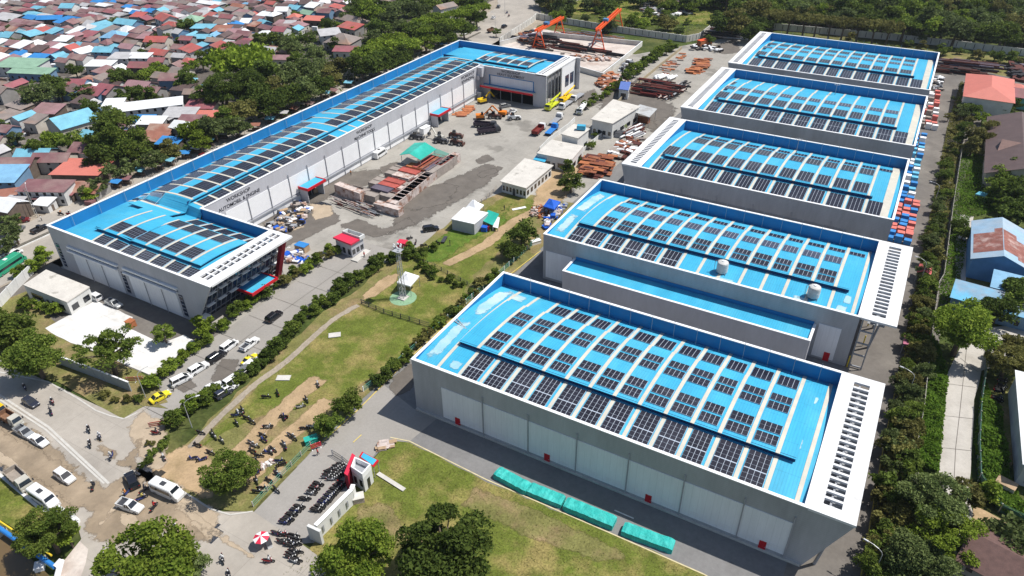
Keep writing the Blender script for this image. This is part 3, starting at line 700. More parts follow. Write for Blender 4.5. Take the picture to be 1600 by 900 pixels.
def blob(name,pts,m,lvl,kind='structure',soft=3.0):
    "patch with a ragged border, laid on a grid"
    p=W(pts); xs=[q[0] for q in p]; ys=[q[1] for q in p]; x0,x1,y0,y1=min(xs)-1,max(xs)+1,min(ys)-1,max(ys)+1
    st=max(.8,(x1-x0+y1-y0)/110); nx=int((x1-x0)/st)+1; ny=int((y1-y0)/st)+1; soft=min(soft,(x1-x0)/4,(y1-y0)/4)
    D={}
    for j in range(ny+1):
        for i in range(nx+1):
            x,y=x0+i*st,y0+j*st; d=1e9
            for a,b in zip(p,p[1:]+p[:1]):
                dx,dy=b[0]-a[0],b[1]-a[1]; t=max(0,min(1,((x-a[0])*dx+(y-a[1])*dy)/(dx*dx+dy*dy+1e-9))); d=min(d,math.hypot(x-a[0]-t*dx,y-a[1]-t*dy))
            D[i,j]=(d if inside((x,y),p) else -d)
    V=[];C=[];F=[];ix={}
    def vid(i,j):
        if (i,j) not in ix: ix[i,j]=len(V); V.append((x0+i*st,y0+j*st,lvl*LV)); C.append(max(0,min(1,.35+.65*D[i,j]/soft)))
        return ix[i,j]
    for j in range(ny):
        for i in range(nx):
            if max(D[i,j],D[i+1,j],D[i,j+1],D[i+1,j+1])>-soft*.54: F.append((vid(i,j),vid(i+1,j),vid(i+1,j+1),vid(i,j+1)))
    mb=MB(); mb.add(V,F); o=mb.build(name,softmat(m)); cover_attr(o,C); tag(o,kind=kind); return o
def track(name,pts,wd,m,lvl):
    p=[Vector(q) for q in W(pts)]; q=[]
    for a,b in zip(p[:-1],p[1:]):
        k=max(1,int((b-a).length/2)); q+=[a.lerp(b,i/k) for i in range(k)]
    q.append(p[-1]); mb=MB(); V=[];C=[];F=[]
    for i,c in enumerate(q):
        d=(q[min(i+1,len(q)-1)]-q[max(i-1,0)]).normalized(); n=Vector((-d.y,d.x)); e=0 if i in(0,len(q)-1) else 1
        for s_,cv in ((-.85,0),(-.35,.8),(.35,.8),(.85,0)):
            pt=c+n*wd*s_*U(.85,1.15); V.append((pt.x,pt.y,lvl*LV)); C.append(cv*e)
    for i in range(len(q)-1):
        for k in range(3): a=i*4+k; F.append((a,a+4,a+5,a+1))
    F=[tuple(reversed(f)) for f in F]
    mb.add(V,F); o=mb.build(name,softmat(m)); cover_attr(o,C); tag(o,kind='structure'); return o
def kerb(pts,h=.13,wd=.25,m=None,name='kerb',world=False,z=0):
    p=[Vector(q) for q in (pts if world else W(pts))]; mb=MB()
    for a,b in zip(p[:-1],p[1:]):
        c=(a+b)/2; mb.obox((c.x,c.y,z),(b-a).length,wd,h,math.atan2(b.y-a.y,b.x-a.x))
    o=mb.build(name,m or KERBM); tag(o,kind='structure'); return o
g=MB(); g.quad((-2500,-800,-.05),(2500,-800,-.05),(2500,4000,-.05),(-2500,4000,-.05)); tag(g.build('ground',WILD),kind='structure')
# village side
region('village_ground',[(-700,90),(-214,60),(-225,120),(-222,300),(-232,420),(-250,700),(-900,700),(-900,90)],VILG,0,world=True)
region('verge',[(-236,40),(-183,40),(-183,62),(-184,320),(-186,380),(-196,440),(-205,520),(-240,520),(-236,320)],PALE,1,j=.8,world=True)
region('plaza',[(-262,88),(-204,60),(-206,118),(-226,122),(-246,100)],PALE,1.5,j=1,world=True)
region('road',[(-215,-40),(-188,-40),(-188,300),(-195,380),(-190,430),(-170,520),(-215,560),(-232,430),(-226,380),(-214,300)],ROAD,2,j=.3,step=6,world=True)
kerb([(-203.4,55),(-203,91),(-203,240),(-206,330)],h=.3,wd=1.2,name='median',world=True,m=mat('dark_median',(.12,.11,.09),.9,.4,1.5))
kerb([(-202.3,55),(-201.9,91),(-201.9,240)],h=.34,wd=.3,world=True,m=WLINE)
region('side_street',[(-310,132),(-300,128),(-322,182),(-334,190)],PALE,1.6,j=.5,world=True)
region('far_street',[(775,-8),(860,-8),(848,8),(800,26),(780,14)],ROAD,3,j=.3)
# works yard
region('yard',[(-187,64),(-124,64),(-110,107),(-108,128),(-84,150),(-70,150),(-70,352),(24,352),(24,372),(-90,378),(-120,330),(-190,330)],YARD,1,world=True)
region('access_strip',[(-187,58),(-128,62),(-123,81.8),(-187,81.8)],ASPHB,2,world=True,j=.3)
region('driveway',[(-81,60),(-69,60),(-69,300),(-75,300),(-82,150),(-82,118)],ASPH,2.4,world=True)
region('driveway',[(395,802),(505,688),(600,602),(648,640),(700,640),(640,690),(600,690),(556,750),(500,848),(470,850),(420,870),(360,812)],ENTR,2.6)
region('service_road',[(-82,70),(20,70),(20,83),(-82,83)],ASPH,2.5,world=True)
region('service_road',[(-76,117),(20,117),(20,137),(-76,137)],ASPH,2.7,world=True)
region('service_road',[(-76,171),(20,171),(20,184),(-76,184)],ASPHB,2.7,world=True)
region('service_road',[(2,60),(17.5,60),(19,130),(20,240),(24,300),(26,360),(3,360)],ASPHB,2.9,world=True)
region('entrance_road',[(-123.5,53),(-110,53),(-110,130),(-123.5,130)],ENTR,2.2,world=True,j=.2)
# lawns
region('field',[(262,748),(285,700),(420,566),(505,488),(560,452),(600,412),(640,396),(700,350),(715,332),(790,298),(860,310),(895,318),(840,398),(700,505),(600,592),(505,684),(395,798),(330,795)],FIELD,3,j=.4)
region('lawn',[(300,712),(430,572),(560,476),(650,500),(668,512),(640,545),(600,575),(540,620),(460,640),(380,660),(330,690)],GRASS,3.6,j=.7)
region('lawn',[(565,470),(640,400),(720,350),(795,305),(850,318),(820,352),(780,395),(742,430),(700,500),(662,520),(600,490)],GRASS,3.8,j=.6)
blob('lush_grass',[(668,388),(712,350),(760,362),(800,318),(790,350),(735,378),(690,410),(660,412)],GRASSB,4.2)
region('lawn',[(610,688),(640,692),(760,752),(950,832),(1100,897),(1150,930),(1150,980),(420,980),(445,915),(500,838),(556,752),(590,712)],GRASS,3.3,j=.25)
track('dirt_track',[(506,585),(455,628),(410,668),(372,712),(350,740)],3.2,SAND,4.6)
track('dirt_track',[(520,618),(482,655),(440,690),(395,738),(385,765)],3.0,SAND,4.8)
track('dirt_track',[(565,474),(520,500),(445,568),(400,600),(340,655),(292,706)],1.3,PALE,4.9)
track('dirt_track',[(905,255),(868,310),(835,330),(800,348),(760,382),(690,417)],2.6,SAND,5.0)
blob('bare_soil',[(228,738),(262,705),(300,690),(330,700),(345,740),(335,780),(318,788),(270,755),(240,750)],SAND,4.4)
blob('bare_soil',[(850,260),(900,255),(895,300),(865,325),(830,322),(838,290)],SAND,4.5)
blob('bare_soil',[(400,760),(440,725),(450,735),(410,775)],SAND,4.7)
blob('bare_soil',[(565,462),(600,432),(628,425),(620,440),(590,462),(568,470)],SAND,4.4)
blob('dry_patch',[(560,790),(610,785),(640,830),(700,850),(600,860),(555,830)],FIELD,3.7)
blob('dry_patch',[(740,760),(850,800),(990,870),(940,880),(820,840),(720,790)],FIELD,3.7)
# main street, left foreground
region('road',[(-120,505),(75,597),(190,652),(228,634),(262,716),(256,748),(330,800),(395,800),(470,850),(500,872),(540,985),(60,985),(100,890),(128,842),(118,812),(67,799),(0,743),(-120,660)],ROAD,4,j=.1,step=5)
region('traffic_island',[(0,741),(67,799),(118,812),(100,845),(70,860),(0,812),(-80,760),(-80,690)],GRASS,4.5,j=.2)
region('river',[(-100,800),(0,828),(60,880),(85,905),(80,985),(-140,985)],WATERM,4.6,j=.3)
region('verge',[(80,590),(110,560),(200,600),(262,640),(228,634),(192,655)],FIELD,4.6,j=.2)
region('verge',[(-20,480),(40,455),(108,528),(236,592),(262,630),(190,640),(75,592),(-20,560)],FIELD,3.5,j=.3)
blob('mud',[(-60,640),(0,636),(72,682),(160,768),(110,812),(67,790),(0,735),(-60,690)],MUD,4.9)
blob('mud',[(60,700),(110,730),(165,760),(205,735),(235,755),(262,770),(330,840),(310,850),(230,828),(190,852),(150,850),(128,828),(140,800),(110,790),(60,755),(20,735),(-40,690),(-40,640),(20,680)],MUD,5)
blob('mud',[(150,680),(195,720),(210,690),(228,680),(215,720),(240,745),(200,735),(150,705)],MUD,5.2)
blob('dried_mud',[(150,822),(190,775),(200,772),(196,790),(165,815),(152,832)],MUDY,5.6)
blob('dried_mud',[(188,800),(215,806),(222,822),(200,826),(188,818)],MUDY,5.6)
blob('dried_mud',[(250,760),(330,820),(420,885),(400,880),(320,830),(245,770)],MUDY,5.5)
blob('dried_mud',[(222,640),(262,660),(262,720),(250,740),(228,735),(205,700),(200,665)],MUDY,4.85)
blob('dried_mud',[(190,760),(262,745),(345,800),(330,850),(250,830),(200,800)],MUDY,4.95)
blob('dried_mud',[(-20,690),(30,725),(60,760),(40,750),(-20,712)],MUDY,5.6)
region('pavement',[(100,880),(128,845),(140,860),(128,905),(100,960),(70,960)],PADC,5.4,j=.3)
kerb([(-40,595),(0,618),(76,668),(170,756)],h=.14,wd=.45); kerb([(-40,601),(0,625),(72,672),(163,756)],h=.14,wd=.35)
kerb([(-60,570),(75,597),(120,622),(150,642),(172,650),(194,655),(215,645)],h=.14,wd=.3)
kerb([(-60,695),(0,743),(67,799),(112,805),(124,815),(110,838)],h=.35,wd=.5,m=WALLW)
kerb([(256,748),(264,755),(330,796),(360,805),(395,800)],h=.16,wd=.3)
# slabs and pads
region('white_slab',[(70,514),(150,470),(208,496),(197,512),(253,537),(288,524),(316,540),(236,588),(197,570),(100,531)],WSLAB,5,j=.15)
region('helipad_disc',[tuple((G(630,466)+Vector((3.3*math.cos(t*.3927),3.3*math.sin(t*.3927),0)))[:2]) for t in range(16)],mat('faded_green_pad',(.22,.36,.22),.9,.12,.6),5,world=True)
region('gantry_yard',[(836,44),(1000,70),(940,112),(906,106),(842,92),(780,70)],PADC,4,j=.2)
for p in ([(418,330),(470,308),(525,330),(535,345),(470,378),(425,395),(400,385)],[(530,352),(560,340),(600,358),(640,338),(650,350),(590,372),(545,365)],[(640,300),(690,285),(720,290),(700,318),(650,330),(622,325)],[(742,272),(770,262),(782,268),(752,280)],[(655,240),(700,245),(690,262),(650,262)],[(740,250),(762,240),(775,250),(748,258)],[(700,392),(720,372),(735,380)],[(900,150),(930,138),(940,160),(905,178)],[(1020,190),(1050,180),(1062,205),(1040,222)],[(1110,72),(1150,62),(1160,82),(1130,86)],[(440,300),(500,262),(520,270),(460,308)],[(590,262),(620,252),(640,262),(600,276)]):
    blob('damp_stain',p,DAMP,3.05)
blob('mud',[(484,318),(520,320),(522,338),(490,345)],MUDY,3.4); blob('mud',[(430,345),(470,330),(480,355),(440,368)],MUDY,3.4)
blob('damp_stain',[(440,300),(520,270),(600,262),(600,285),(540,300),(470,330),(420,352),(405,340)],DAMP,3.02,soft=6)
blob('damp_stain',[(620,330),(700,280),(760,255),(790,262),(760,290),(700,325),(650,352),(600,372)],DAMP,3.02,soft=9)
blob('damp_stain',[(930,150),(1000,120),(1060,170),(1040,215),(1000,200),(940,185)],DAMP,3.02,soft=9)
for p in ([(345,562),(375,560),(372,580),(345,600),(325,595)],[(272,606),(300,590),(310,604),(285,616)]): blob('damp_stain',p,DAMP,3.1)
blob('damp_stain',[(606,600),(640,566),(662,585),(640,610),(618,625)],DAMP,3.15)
region('dry_strip',[(1385,72),(1600,92),(1720,110),(1720,150),(1560,128),(1466,92)],FIELD,3,j=.6)
region('dark_yard',[(1462,90),(1560,118),(1700,140),(1700,180),(1500,150),(1440,150)],ASPHB,4,j=.4)
region('concrete_lane',[(1760,470),(1600,508),(1545,512),(1500,545),(1480,585),(1471,672),(1465,760),(1492,800),(1497,845),(1477,905),(1466,990),(1512,990),(1514,900),(1530,830),(1512,775),(1516,740),(1519,675),(1522,625),(1534,580),(1600,560),(1760,540)],LANE,4,j=.12,step=4)
region('dirt_path',[(1520,790),(1575,818),(1552,846),(1520,848)],SAND,4.4,j=.2)
region('paved_court',[(1495,335),(1520,338),(1508,470),(1492,470)],LANE,4.4,j=.3)
blob('bare_soil',[(1560,600),(1600,590),(1600,720),(1565,740)],FIELD,4.2)
region('scrub_ground',[(860,20),(1120,40),(1180,10),(1230,-30),(850,-30)],GRASS,1,j=1.5)
# joints, lines
kerb([(610,684),(640,690),(760,750),(950,832),(1100,898),(1180,945)],h=.12,wd=.22,m=mat('yellowed_kerb',(.58,.50,.30),.8,.2,1))
kerb([(503,692),(560,640),(640,560),(705,500),(845,392)],h=.12,wd=.2,m=YLINE)
kerb([(1441,450),(1425,520),(1403,590)],h=.13,wd=.25,m=YLINE); kerb([(1403,590),(1380,700),(1345,900)],h=.13,wd=.2,m=YLINE)
strip('painted_line',[(552,692),(565,680)],.18,YLINE,6,j=0); strip('painted_line',[(960,798),(990,811)],.25,WLINE,6,j=0)
for i in range(9):
    y=57+i*8.2; strip('joint',[(-123,y),(-110.5,y)],.07,DAMP,5.5,world=True,j=0)
strip('joint',[(-117,54),(-117,128)],.07,DAMP,5.6,world=True,j=0)
# joints of the lane
for (a,b) in (((1500,560),(1528,582)),((1478,600),(1524,606)),((1474,650),(1520,655)),((1470,700),(1517,705)),((1467,745),(1514,748)),((1498,850),(1520,846))): strip('joint',[a,b],.09,DAMP,5.5,j=0)
strip('joint',[(1510,545),(1500,640),(1493,700),(1490,760)],.09,DAMP,5.6,j=0)
# ---------------------------------------------------------------- plants
def leafmat(name,c1,c2,trans=.34):
    m=bpy.data.materials.new(name); m.use_nodes=True; n=m.node_tree.nodes; l=m.node_tree.links
    b=n['Principled BSDF']; b.inputs['Roughness'].default_value=.75; b.inputs['Specular IOR Level'].default_value=.12
    geo=n.new('ShaderNodeNewGeometry'); mx=n.new('ShaderNodeMix'); mx.data_type='RGBA'
    oi=n.new('ShaderNodeObjectInfo')
    nz=n.new('ShaderNodeTexNoise'); nz.inputs['Scale'].default_value=.35; l.new(geo.outputs['Position'],nz.inputs['Vector'])
    ad=n.new('ShaderNodeMath'); ad.operation='MULTIPLY_ADD'; l.new(geo.outputs['Random Per Island'],ad.inputs[0]); ad.inputs[1].default_value=.55; l.new(nz.outputs['Fac'],ad.inputs[2])
    mr=n.new('ShaderNodeMapRange'); mr.inputs[1].default_value=.45; mr.inputs[2].default_value=1.1; l.new(ad.outputs[0],mr.inputs[0])
    l.new(mr.outputs[0],mx.inputs[0]); mx.inputs[6].default_value=(*c1,1); mx.inputs[7].default_value=(*c2,1)
    hs=n.new('ShaderNodeHueSaturation'); l.new(mx.outputs[2],hs.inputs['Color'])
    m2=n.new('ShaderNodeMapRange'); m2.inputs[3].default_value=.72; m2.inputs[4].default_value=1.25; l.new(oi.outputs['Random'],m2.inputs[0]); l.new(m2.outputs[0],hs.inputs['Value'])
    l.new(hs.outputs[0],b.inputs['Base Color'])
    tr=n.new('ShaderNodeBsdfTranslucent'); l.new(hs.outputs[0],tr.inputs[0]); ms=n.new('ShaderNodeMixShader'); ms.inputs[0].default_value=trans
    l.new(b.outputs[0],ms.inputs[1]); l.new(tr.outputs[0],ms.inputs[2]); l.new(ms.outputs[0],n['Material Output'].inputs['Surface'])
    return m
LM={'dark':leafmat('dark_leaves',(.050,.084,.014),(.140,.190,.036)),
 'mid':leafmat('mid_green_leaves',(.070,.118,.017),(.20,.255,.045)),
 'bright':leafmat('bright_green_leaves',(.10,.165,.018),(.26,.33,.045)),
 'lime':leafmat('yellow_green_leaves',(.11,.165,.016),(.26,.34,.04)),
 'olive':leafmat('olive_leaves',(.105,.108,.026),(.25,.235,.075)),
 'sage':leafmat('grey_green_leaves',(.078,.112,.032),(.20,.245,.085)),
 'vine':leafmat('vine_leaves',(.060,.13,.010),(.15,.25,.025))}
BARK=mat('bark',(.13,.10,.075),.95,.3,1.2)
def rv():
    while True:
        v=Vector((U(-1,1),U(-1,1),U(-1,1)))
        if .05<v.length<1: return v
def leafquad(mb,p,s,up=.6):
    n=(rv().normalized()+Vector((0,0,up))).normalized(); u=n.orthogonal().normalized()
    a=U(0,6.28); u=(u*math.cos(a)+n.cross(u)*math.sin(a)); v=n.cross(u); sx=s*U(.6,1.2); sy=s*U(.45,.9)
    mb.quad(p-u*sx,p-v*sy*.8+n*sy*.2,p+u*sx,p+v*sy+n*sy*.15)
def crown_mesh(name,nl,ncl,leaf,seed,flat=.7,clr=.34,shape='round',hollow=.55):
    "unit crown: radius 1, centred on z=0"
    random.seed(seed); mb=MB(); C=[]
    for i in range(ncl):
        v=rv(); 
        r=U(hollow,.86) if i>ncl*.2 else U(.0,.5)
        v=v.normalized()*r
        if shape=='umbrella': v.z=abs(v.z)*.45
        if shape=='column': v=Vector((v.x*.5,v.y*.5,U(-1,1)))
        if shape=='cone': 
            h=U(-1,1); rr=(1-(h+1)/2.3)*.8; a=U(0,6.28); v=Vector((rr*math.cos(a),rr*math.sin(a),h))
        if v.z<-.35 and shape=='round': v.z*=.5
        v.z*=flat; C.append((v,clr*U(.6,1.25)))
    per=nl//ncl
    for c,r in C:
        sq=U(.55,.9)
        for _ in range(per):
            d=rv().normalized(); 
            if d.z<-.2: d.z*=-.6
            p=c+Vector((d.x*r,d.y*r,d.z*r*sq))*U(.55,1.08)
            leafquad(mb,p,leaf*U(.7,1.3))
    me=bpy.data.meshes.new(name); me.from_pydata(mb.v,[],mb.f); me.update(); return me,[c for c,_ in C]
def trunk_mesh(C,seed,r=.06,low=-1.2):
    random.seed(seed); mb=MB(); fork=Vector((U(-.05,.05),U(-.05,.05),-.45))
    mb.tube((0,0,low),fork,r*1.3,7,r)
    for c in sorted(C,key=lambda c:-c.length)[:14]:
        m_=fork.lerp(c,.55)+Vector((0,0,.06)); mb.tube(fork,m_,r*.55,5,r*.33); mb.tube(m_,c,r*.33,4,r*.12)
    me=bpy.data.meshes.new('trunk'); me.from_pydata(mb.v,[],mb.f); me.materials.append(BARK); me.update(); return me
CR={}
def proto(key,*a,**k):
    me,C=crown_mesh('crown',*a,**k); CR[key]=(me,trunk_mesh(C,a[3],low=-1.5))
proto('big1',15000,46,.040,11,clr=.27); proto('big2',15000,52,.038,12,clr=.25,flat=.75); proto('big3',13000,40,.042,13,clr=.30,flat=.8)
proto('feather',7000,60,.036,14,clr=.17,flat=.6,hollow=.45)
proto('med1',3200,26,.075,21); proto('med2',3200,22,.08,22,flat=.8); proto('med3',2800,30,.075,23,clr=.28,flat=.9); proto('umb',3600,30,.07,24,shape='umbrella',clr=.25)
proto('small1',1100,14,.12,31,clr=.4); proto('small2',1000,12,.13,32,clr=.42,flat=.9); proto('small3',900,16,.12,33,clr=.33)
proto('sparse',700,16,.11,34,clr=.3,hollow=.3)
proto('tiny1',420,9,.17,41,clr=.45); proto('tiny2',420,10,.17,42,clr=.42,flat=.9); proto('cone',1500,26,.085,43,shape='cone',clr=.27,flat=1)
TREES=[]
def tree(p,r,key,leaf,label=None,group=None,h=None,name='tree',cat=None,sz=None,ph=.62):
    """p: pixel of the crown's middle; r: crown radius in metres; h: height of crown centre"""
    h=h if h is not None else r*1.05
    loc=G(p[0],p[1],h) if len(p)==2 else Vector(p); loc=Vector((loc.x,loc.y,0))
    rz=random.uniform(0,6.28); s=r; szz=(sz or 1)
    o=thing(name,label or name,cat or name,loc,rz,group)
    cm,tm=CR[key]
    ck=(cm.name,leaf)
    c=bpy.data.objects.new('crown',cm); COL.objects.link(c); c.parent=o; c.location=(0,0,h); c.scale=(s,s,s*szz)
    if not cm.materials: cm.materials.append(LM[leaf])
    c.material_slots[0].link='OBJECT'; c.material_slots[0].material=LM[leaf]
    t=bpy.data.objects.new('trunk',tm); COL.objects.link(t); t.parent=o; t.location=(0,0,h); t.scale=(s,s,h/1.5 if h>0 else s)
    TREES.append((o,leaf)); return o
random.seed(5)
# named foreground trees
tree((50,553),6.6,'big1','mid','broad dark green tree at the left frame edge, its shadow on the street',h=6.5)
tree((18,512),5.5,'med1','mid','round green tree behind the broad tree at the left frame edge',h=4.5)
tree((165,545),7.4,'feather','mid','feathery tree with open branches overhanging the white paved slab',h=7)
tree((74,832),4.9,'big2','mid','dark tree on the traffic island beside the blue pipeline',h=5)
tree((104,836),2.4,'small1','lime','small yellow-green tree leaning on the traffic island tree',h=3.2)
tree((225,888),7.8,'big3','bright','large bright green tree at the bottom edge beside the muddy junction',h=6)
tree((300,880),2.8,'med3','sage','pale wispy shrub at the right flank of the bottom-edge bright tree',h=2.8)
tree((357,740),5.0,'big2','mid','leafy tree among the parked motorbikes at the field corner',h=4.4)
tree((553,868),6.5,'big1','bright','light green tree behind the white entrance wall',h=6)
tree((690,858),8.0,'big3','dark','large dark round tree on the lawn in front of the nearest warehouse',h=7,sz=.95)
tree((542,630),3.3,'med1','mid','rounded shrub tree at the driveway edge, the farther of the pair',h=3)
tree((512,662),2.9,'med2','mid','rounded shrub tree at the driveway edge, the nearer of the pair',h=2.6)
tree((1508,508),7.4,'big1','bright','large spreading tree over the concrete lane by the blue-roofed barn',h=8)
tree((1575,565),5.0,'big2','olive','olive bushy tree on the far side of the concrete lane',h=4)
tree((1592,545),4,'med1','olive','yellowish tree at the right frame edge above the parked bikes',h=4)
tree((1460,785),5.6,'big2','sage','grey-green bushy tree by the lane, above the yellow-green one',h=6)
tree((1484,838),5.6,'big3','lime','yellow-green drooping tree over the lane near the bottom right',h=5,sz=.8)
tree((1440,882),5.6,'big1','sage','feathery grey-green tree at the bottom edge beside the lane',h=4.5)
tree((1580,860),6.0,'med3','sage','fine-leaved bush above the dark brown tiled roof',h=3)
tree((815,365),4.6,'med1','dark','dark tree beside the driveway near the second warehouse corner',h=4)
tree((800,392),3.4,'med2','dark','dark bush below the tree near the second warehouse corner',h=2.4)
tree((255,520),2.6,'small1','mid','pale young tree at the shaded corner of the workshop',h=3)
tree((318,508),3.4,'small3','lime','light green young tree under the glass end of the workshop',h=3.2)
tree((892,285),4.2,'med3','mid','leafy tree between the sandy ground and the rusty scrap',h=3.6)
tree((888,262),3,'small2','mid','small tree above the sandy ground beside the low wall',h=3)
tree((180,215),11.5,'big1','mid','large round tree in front of the grey gabled shed in the village',h=8)
tree((380,103),15,'umb','lime','broad flat-topped bright green tree above the village edge',h=10,sz=1.3)
tree((290,123),6,'med3','dark','palm-like dark tree left of the long white-roofed shed',h=6)
# ---- groups along lines and in areas
def line(p0,p1,n,r,keys,leaves,group,name='shrub',jit=1.0,hh=.75,cat=None):
    a,b=G(*p0),G(*p1)
    for i in range(n):
        q=a.lerp(b,(i+.5+U(-.3,.3))/n); q.x+=U(-jit,jit); q.y+=U(-jit,jit); rr=U(*r)
        tree((q.x,q.y,0),rr,random.choice(keys),random.choice(leaves),None,group,h=rr*hh,name=name,cat=cat)
S=['small1','small2','small3']; M_=['med1','med2','med3']; T=['tiny1','tiny2']
line((262,670),(325,626),9,(1.3,2.0),S,['mid','dark','bright'],'shrubs between the entrance road and the field')
line((325,624),(405,580),9,(1.2,1.8),S,['mid','dark','bright'],'shrubs between the entrance road and the field',jit=.7)
line((405,576),(470,506),11,(1.5,2.2),S,['mid','dark'],'shrubs between the entrance road and the field',jit=.8)
line((470,504),(600,412),19,(1.5,2.4),S,['mid','dark','mid'],'shrubs between the entrance road and the field',jit=.9)
line((600,412),(680,392),8,(1.4,2.3),S,['mid','bright','dark'],'shrubs between the entrance road and the field',jit=1.2)
line((228,612),(330,530),15,(1.2,2.0),S,['mid','bright','lime'],'shrubs between the white slab and the entrance road',jit=.8)
line((335,520),(430,455),13,(1.5,2.3),S,['mid','bright','dark'],'shrubs beside the workshop glass end',jit=1.3)
line((430,452),(528,392),13,(1.4,2.1),S,['mid','bright','olive'],'shrubs beside the workshop glass end',jit=1.0)
line((578,605),(640,562),7,(1.4,2.1),S,['mid','dark'],'shrubs along the green and white driveway fence',jit=.9)
line((640,558),(700,500),8,(1.2,1.9),S,['mid','bright','olive'],'shrubs along the green and white driveway fence',jit=.9)
line((700,498),(780,432),10,(1.2,2.1),S,['mid','dark','olive'],'shrubs along the green and white driveway fence',jit=1.2)
line((640,420),(730,452),9,(.8,1.4),S,['mid','dark'],'shrubs along the mast enclosure',jit=.8)
line((630,390),(700,440),8,(1.0,1.8),S,['mid','bright'],'shrubs along the mast enclosure',jit=1.4)
line((160,620),(222,632),4,(.8,1.4),S,['olive','mid'],'shrubs at the end of the grey boundary wall',jit=.8)
line((90,500),(38,480),4,(1.5,2.5),S,['mid','bright'],'bushes around the small white flat-roofed house',jit=1.5)
line((30,440),(80,400),7,(1.6,2.8),S,['bright','mid','lime'],'bushes around the small white flat-roofed house',jit=1.5)
line((10,560),(-10,500),3,(3,4),M_,['mid'],'trees at the left frame edge',name='tree')
line((225,735),(268,680),6,(.8,1.3),S,['mid','dark'],'shrubs at the field corner by the junction',jit=.5)
line((225,700),(262,690),3,(.6,1),S,['olive'],'shrubs at the field corner by the junction',jit=.4)
line((896,182),(960,140),9,(1.5,2.4),S,['mid','bright'],'shrubs left of the white office block',jit=1)
line((960,140),(1050,76),16,(2.0,3.2),S+['med1'],['mid','bright','dark'],'shrubs on the strip beside the pipe yard',jit=2)
line((985,115),(1055,74),9,(1.8,3.0),S,['mid','bright'],'shrubs on the strip beside the pipe yard',jit=2)
line((905,235),(1000,185),8,(1.2,2.0),S,['bright','mid'],'bushes right of the flat concrete roofs',jit=2.5)
line((868,232),(905,262),4,(1.3,2),S,['mid','dark'],'bushes right of the flat concrete roofs',jit=1.5)
# hedge of trees on the right boundary
for (a,b,n,r) in (((1512,135),(1498,230),11,(1.9,2.8)),((1490,235),(1465,340),12,(1.8,2.6)),((1460,350),(1442,450),12,(1.9,2.8)),((1440,455),(1425,600),15,(1.9,2.9)),((1418,605),(1395,760),15,(2.0,3.2)),((1392,765),(1375,905),12,(2.2,3.3))):
    line(a,b,n,r,S+M_,['dark','mid','olive','sage'],'trees of the planted row along the right boundary',name='hedge_tree',jit=1.6,hh=1.0)
for (a,b,n) in (((1440,470),(1405,720),12),((1405,720),(1400,890),10),((1490,150),(1450,420),11)):
    line(a,b,n,(1.3,2.1),['sparse','small3'],['olive','sage','olive'],'trees of the planted row along the right boundary',name='hedge_tree',jit=1.0,hh=1.1)
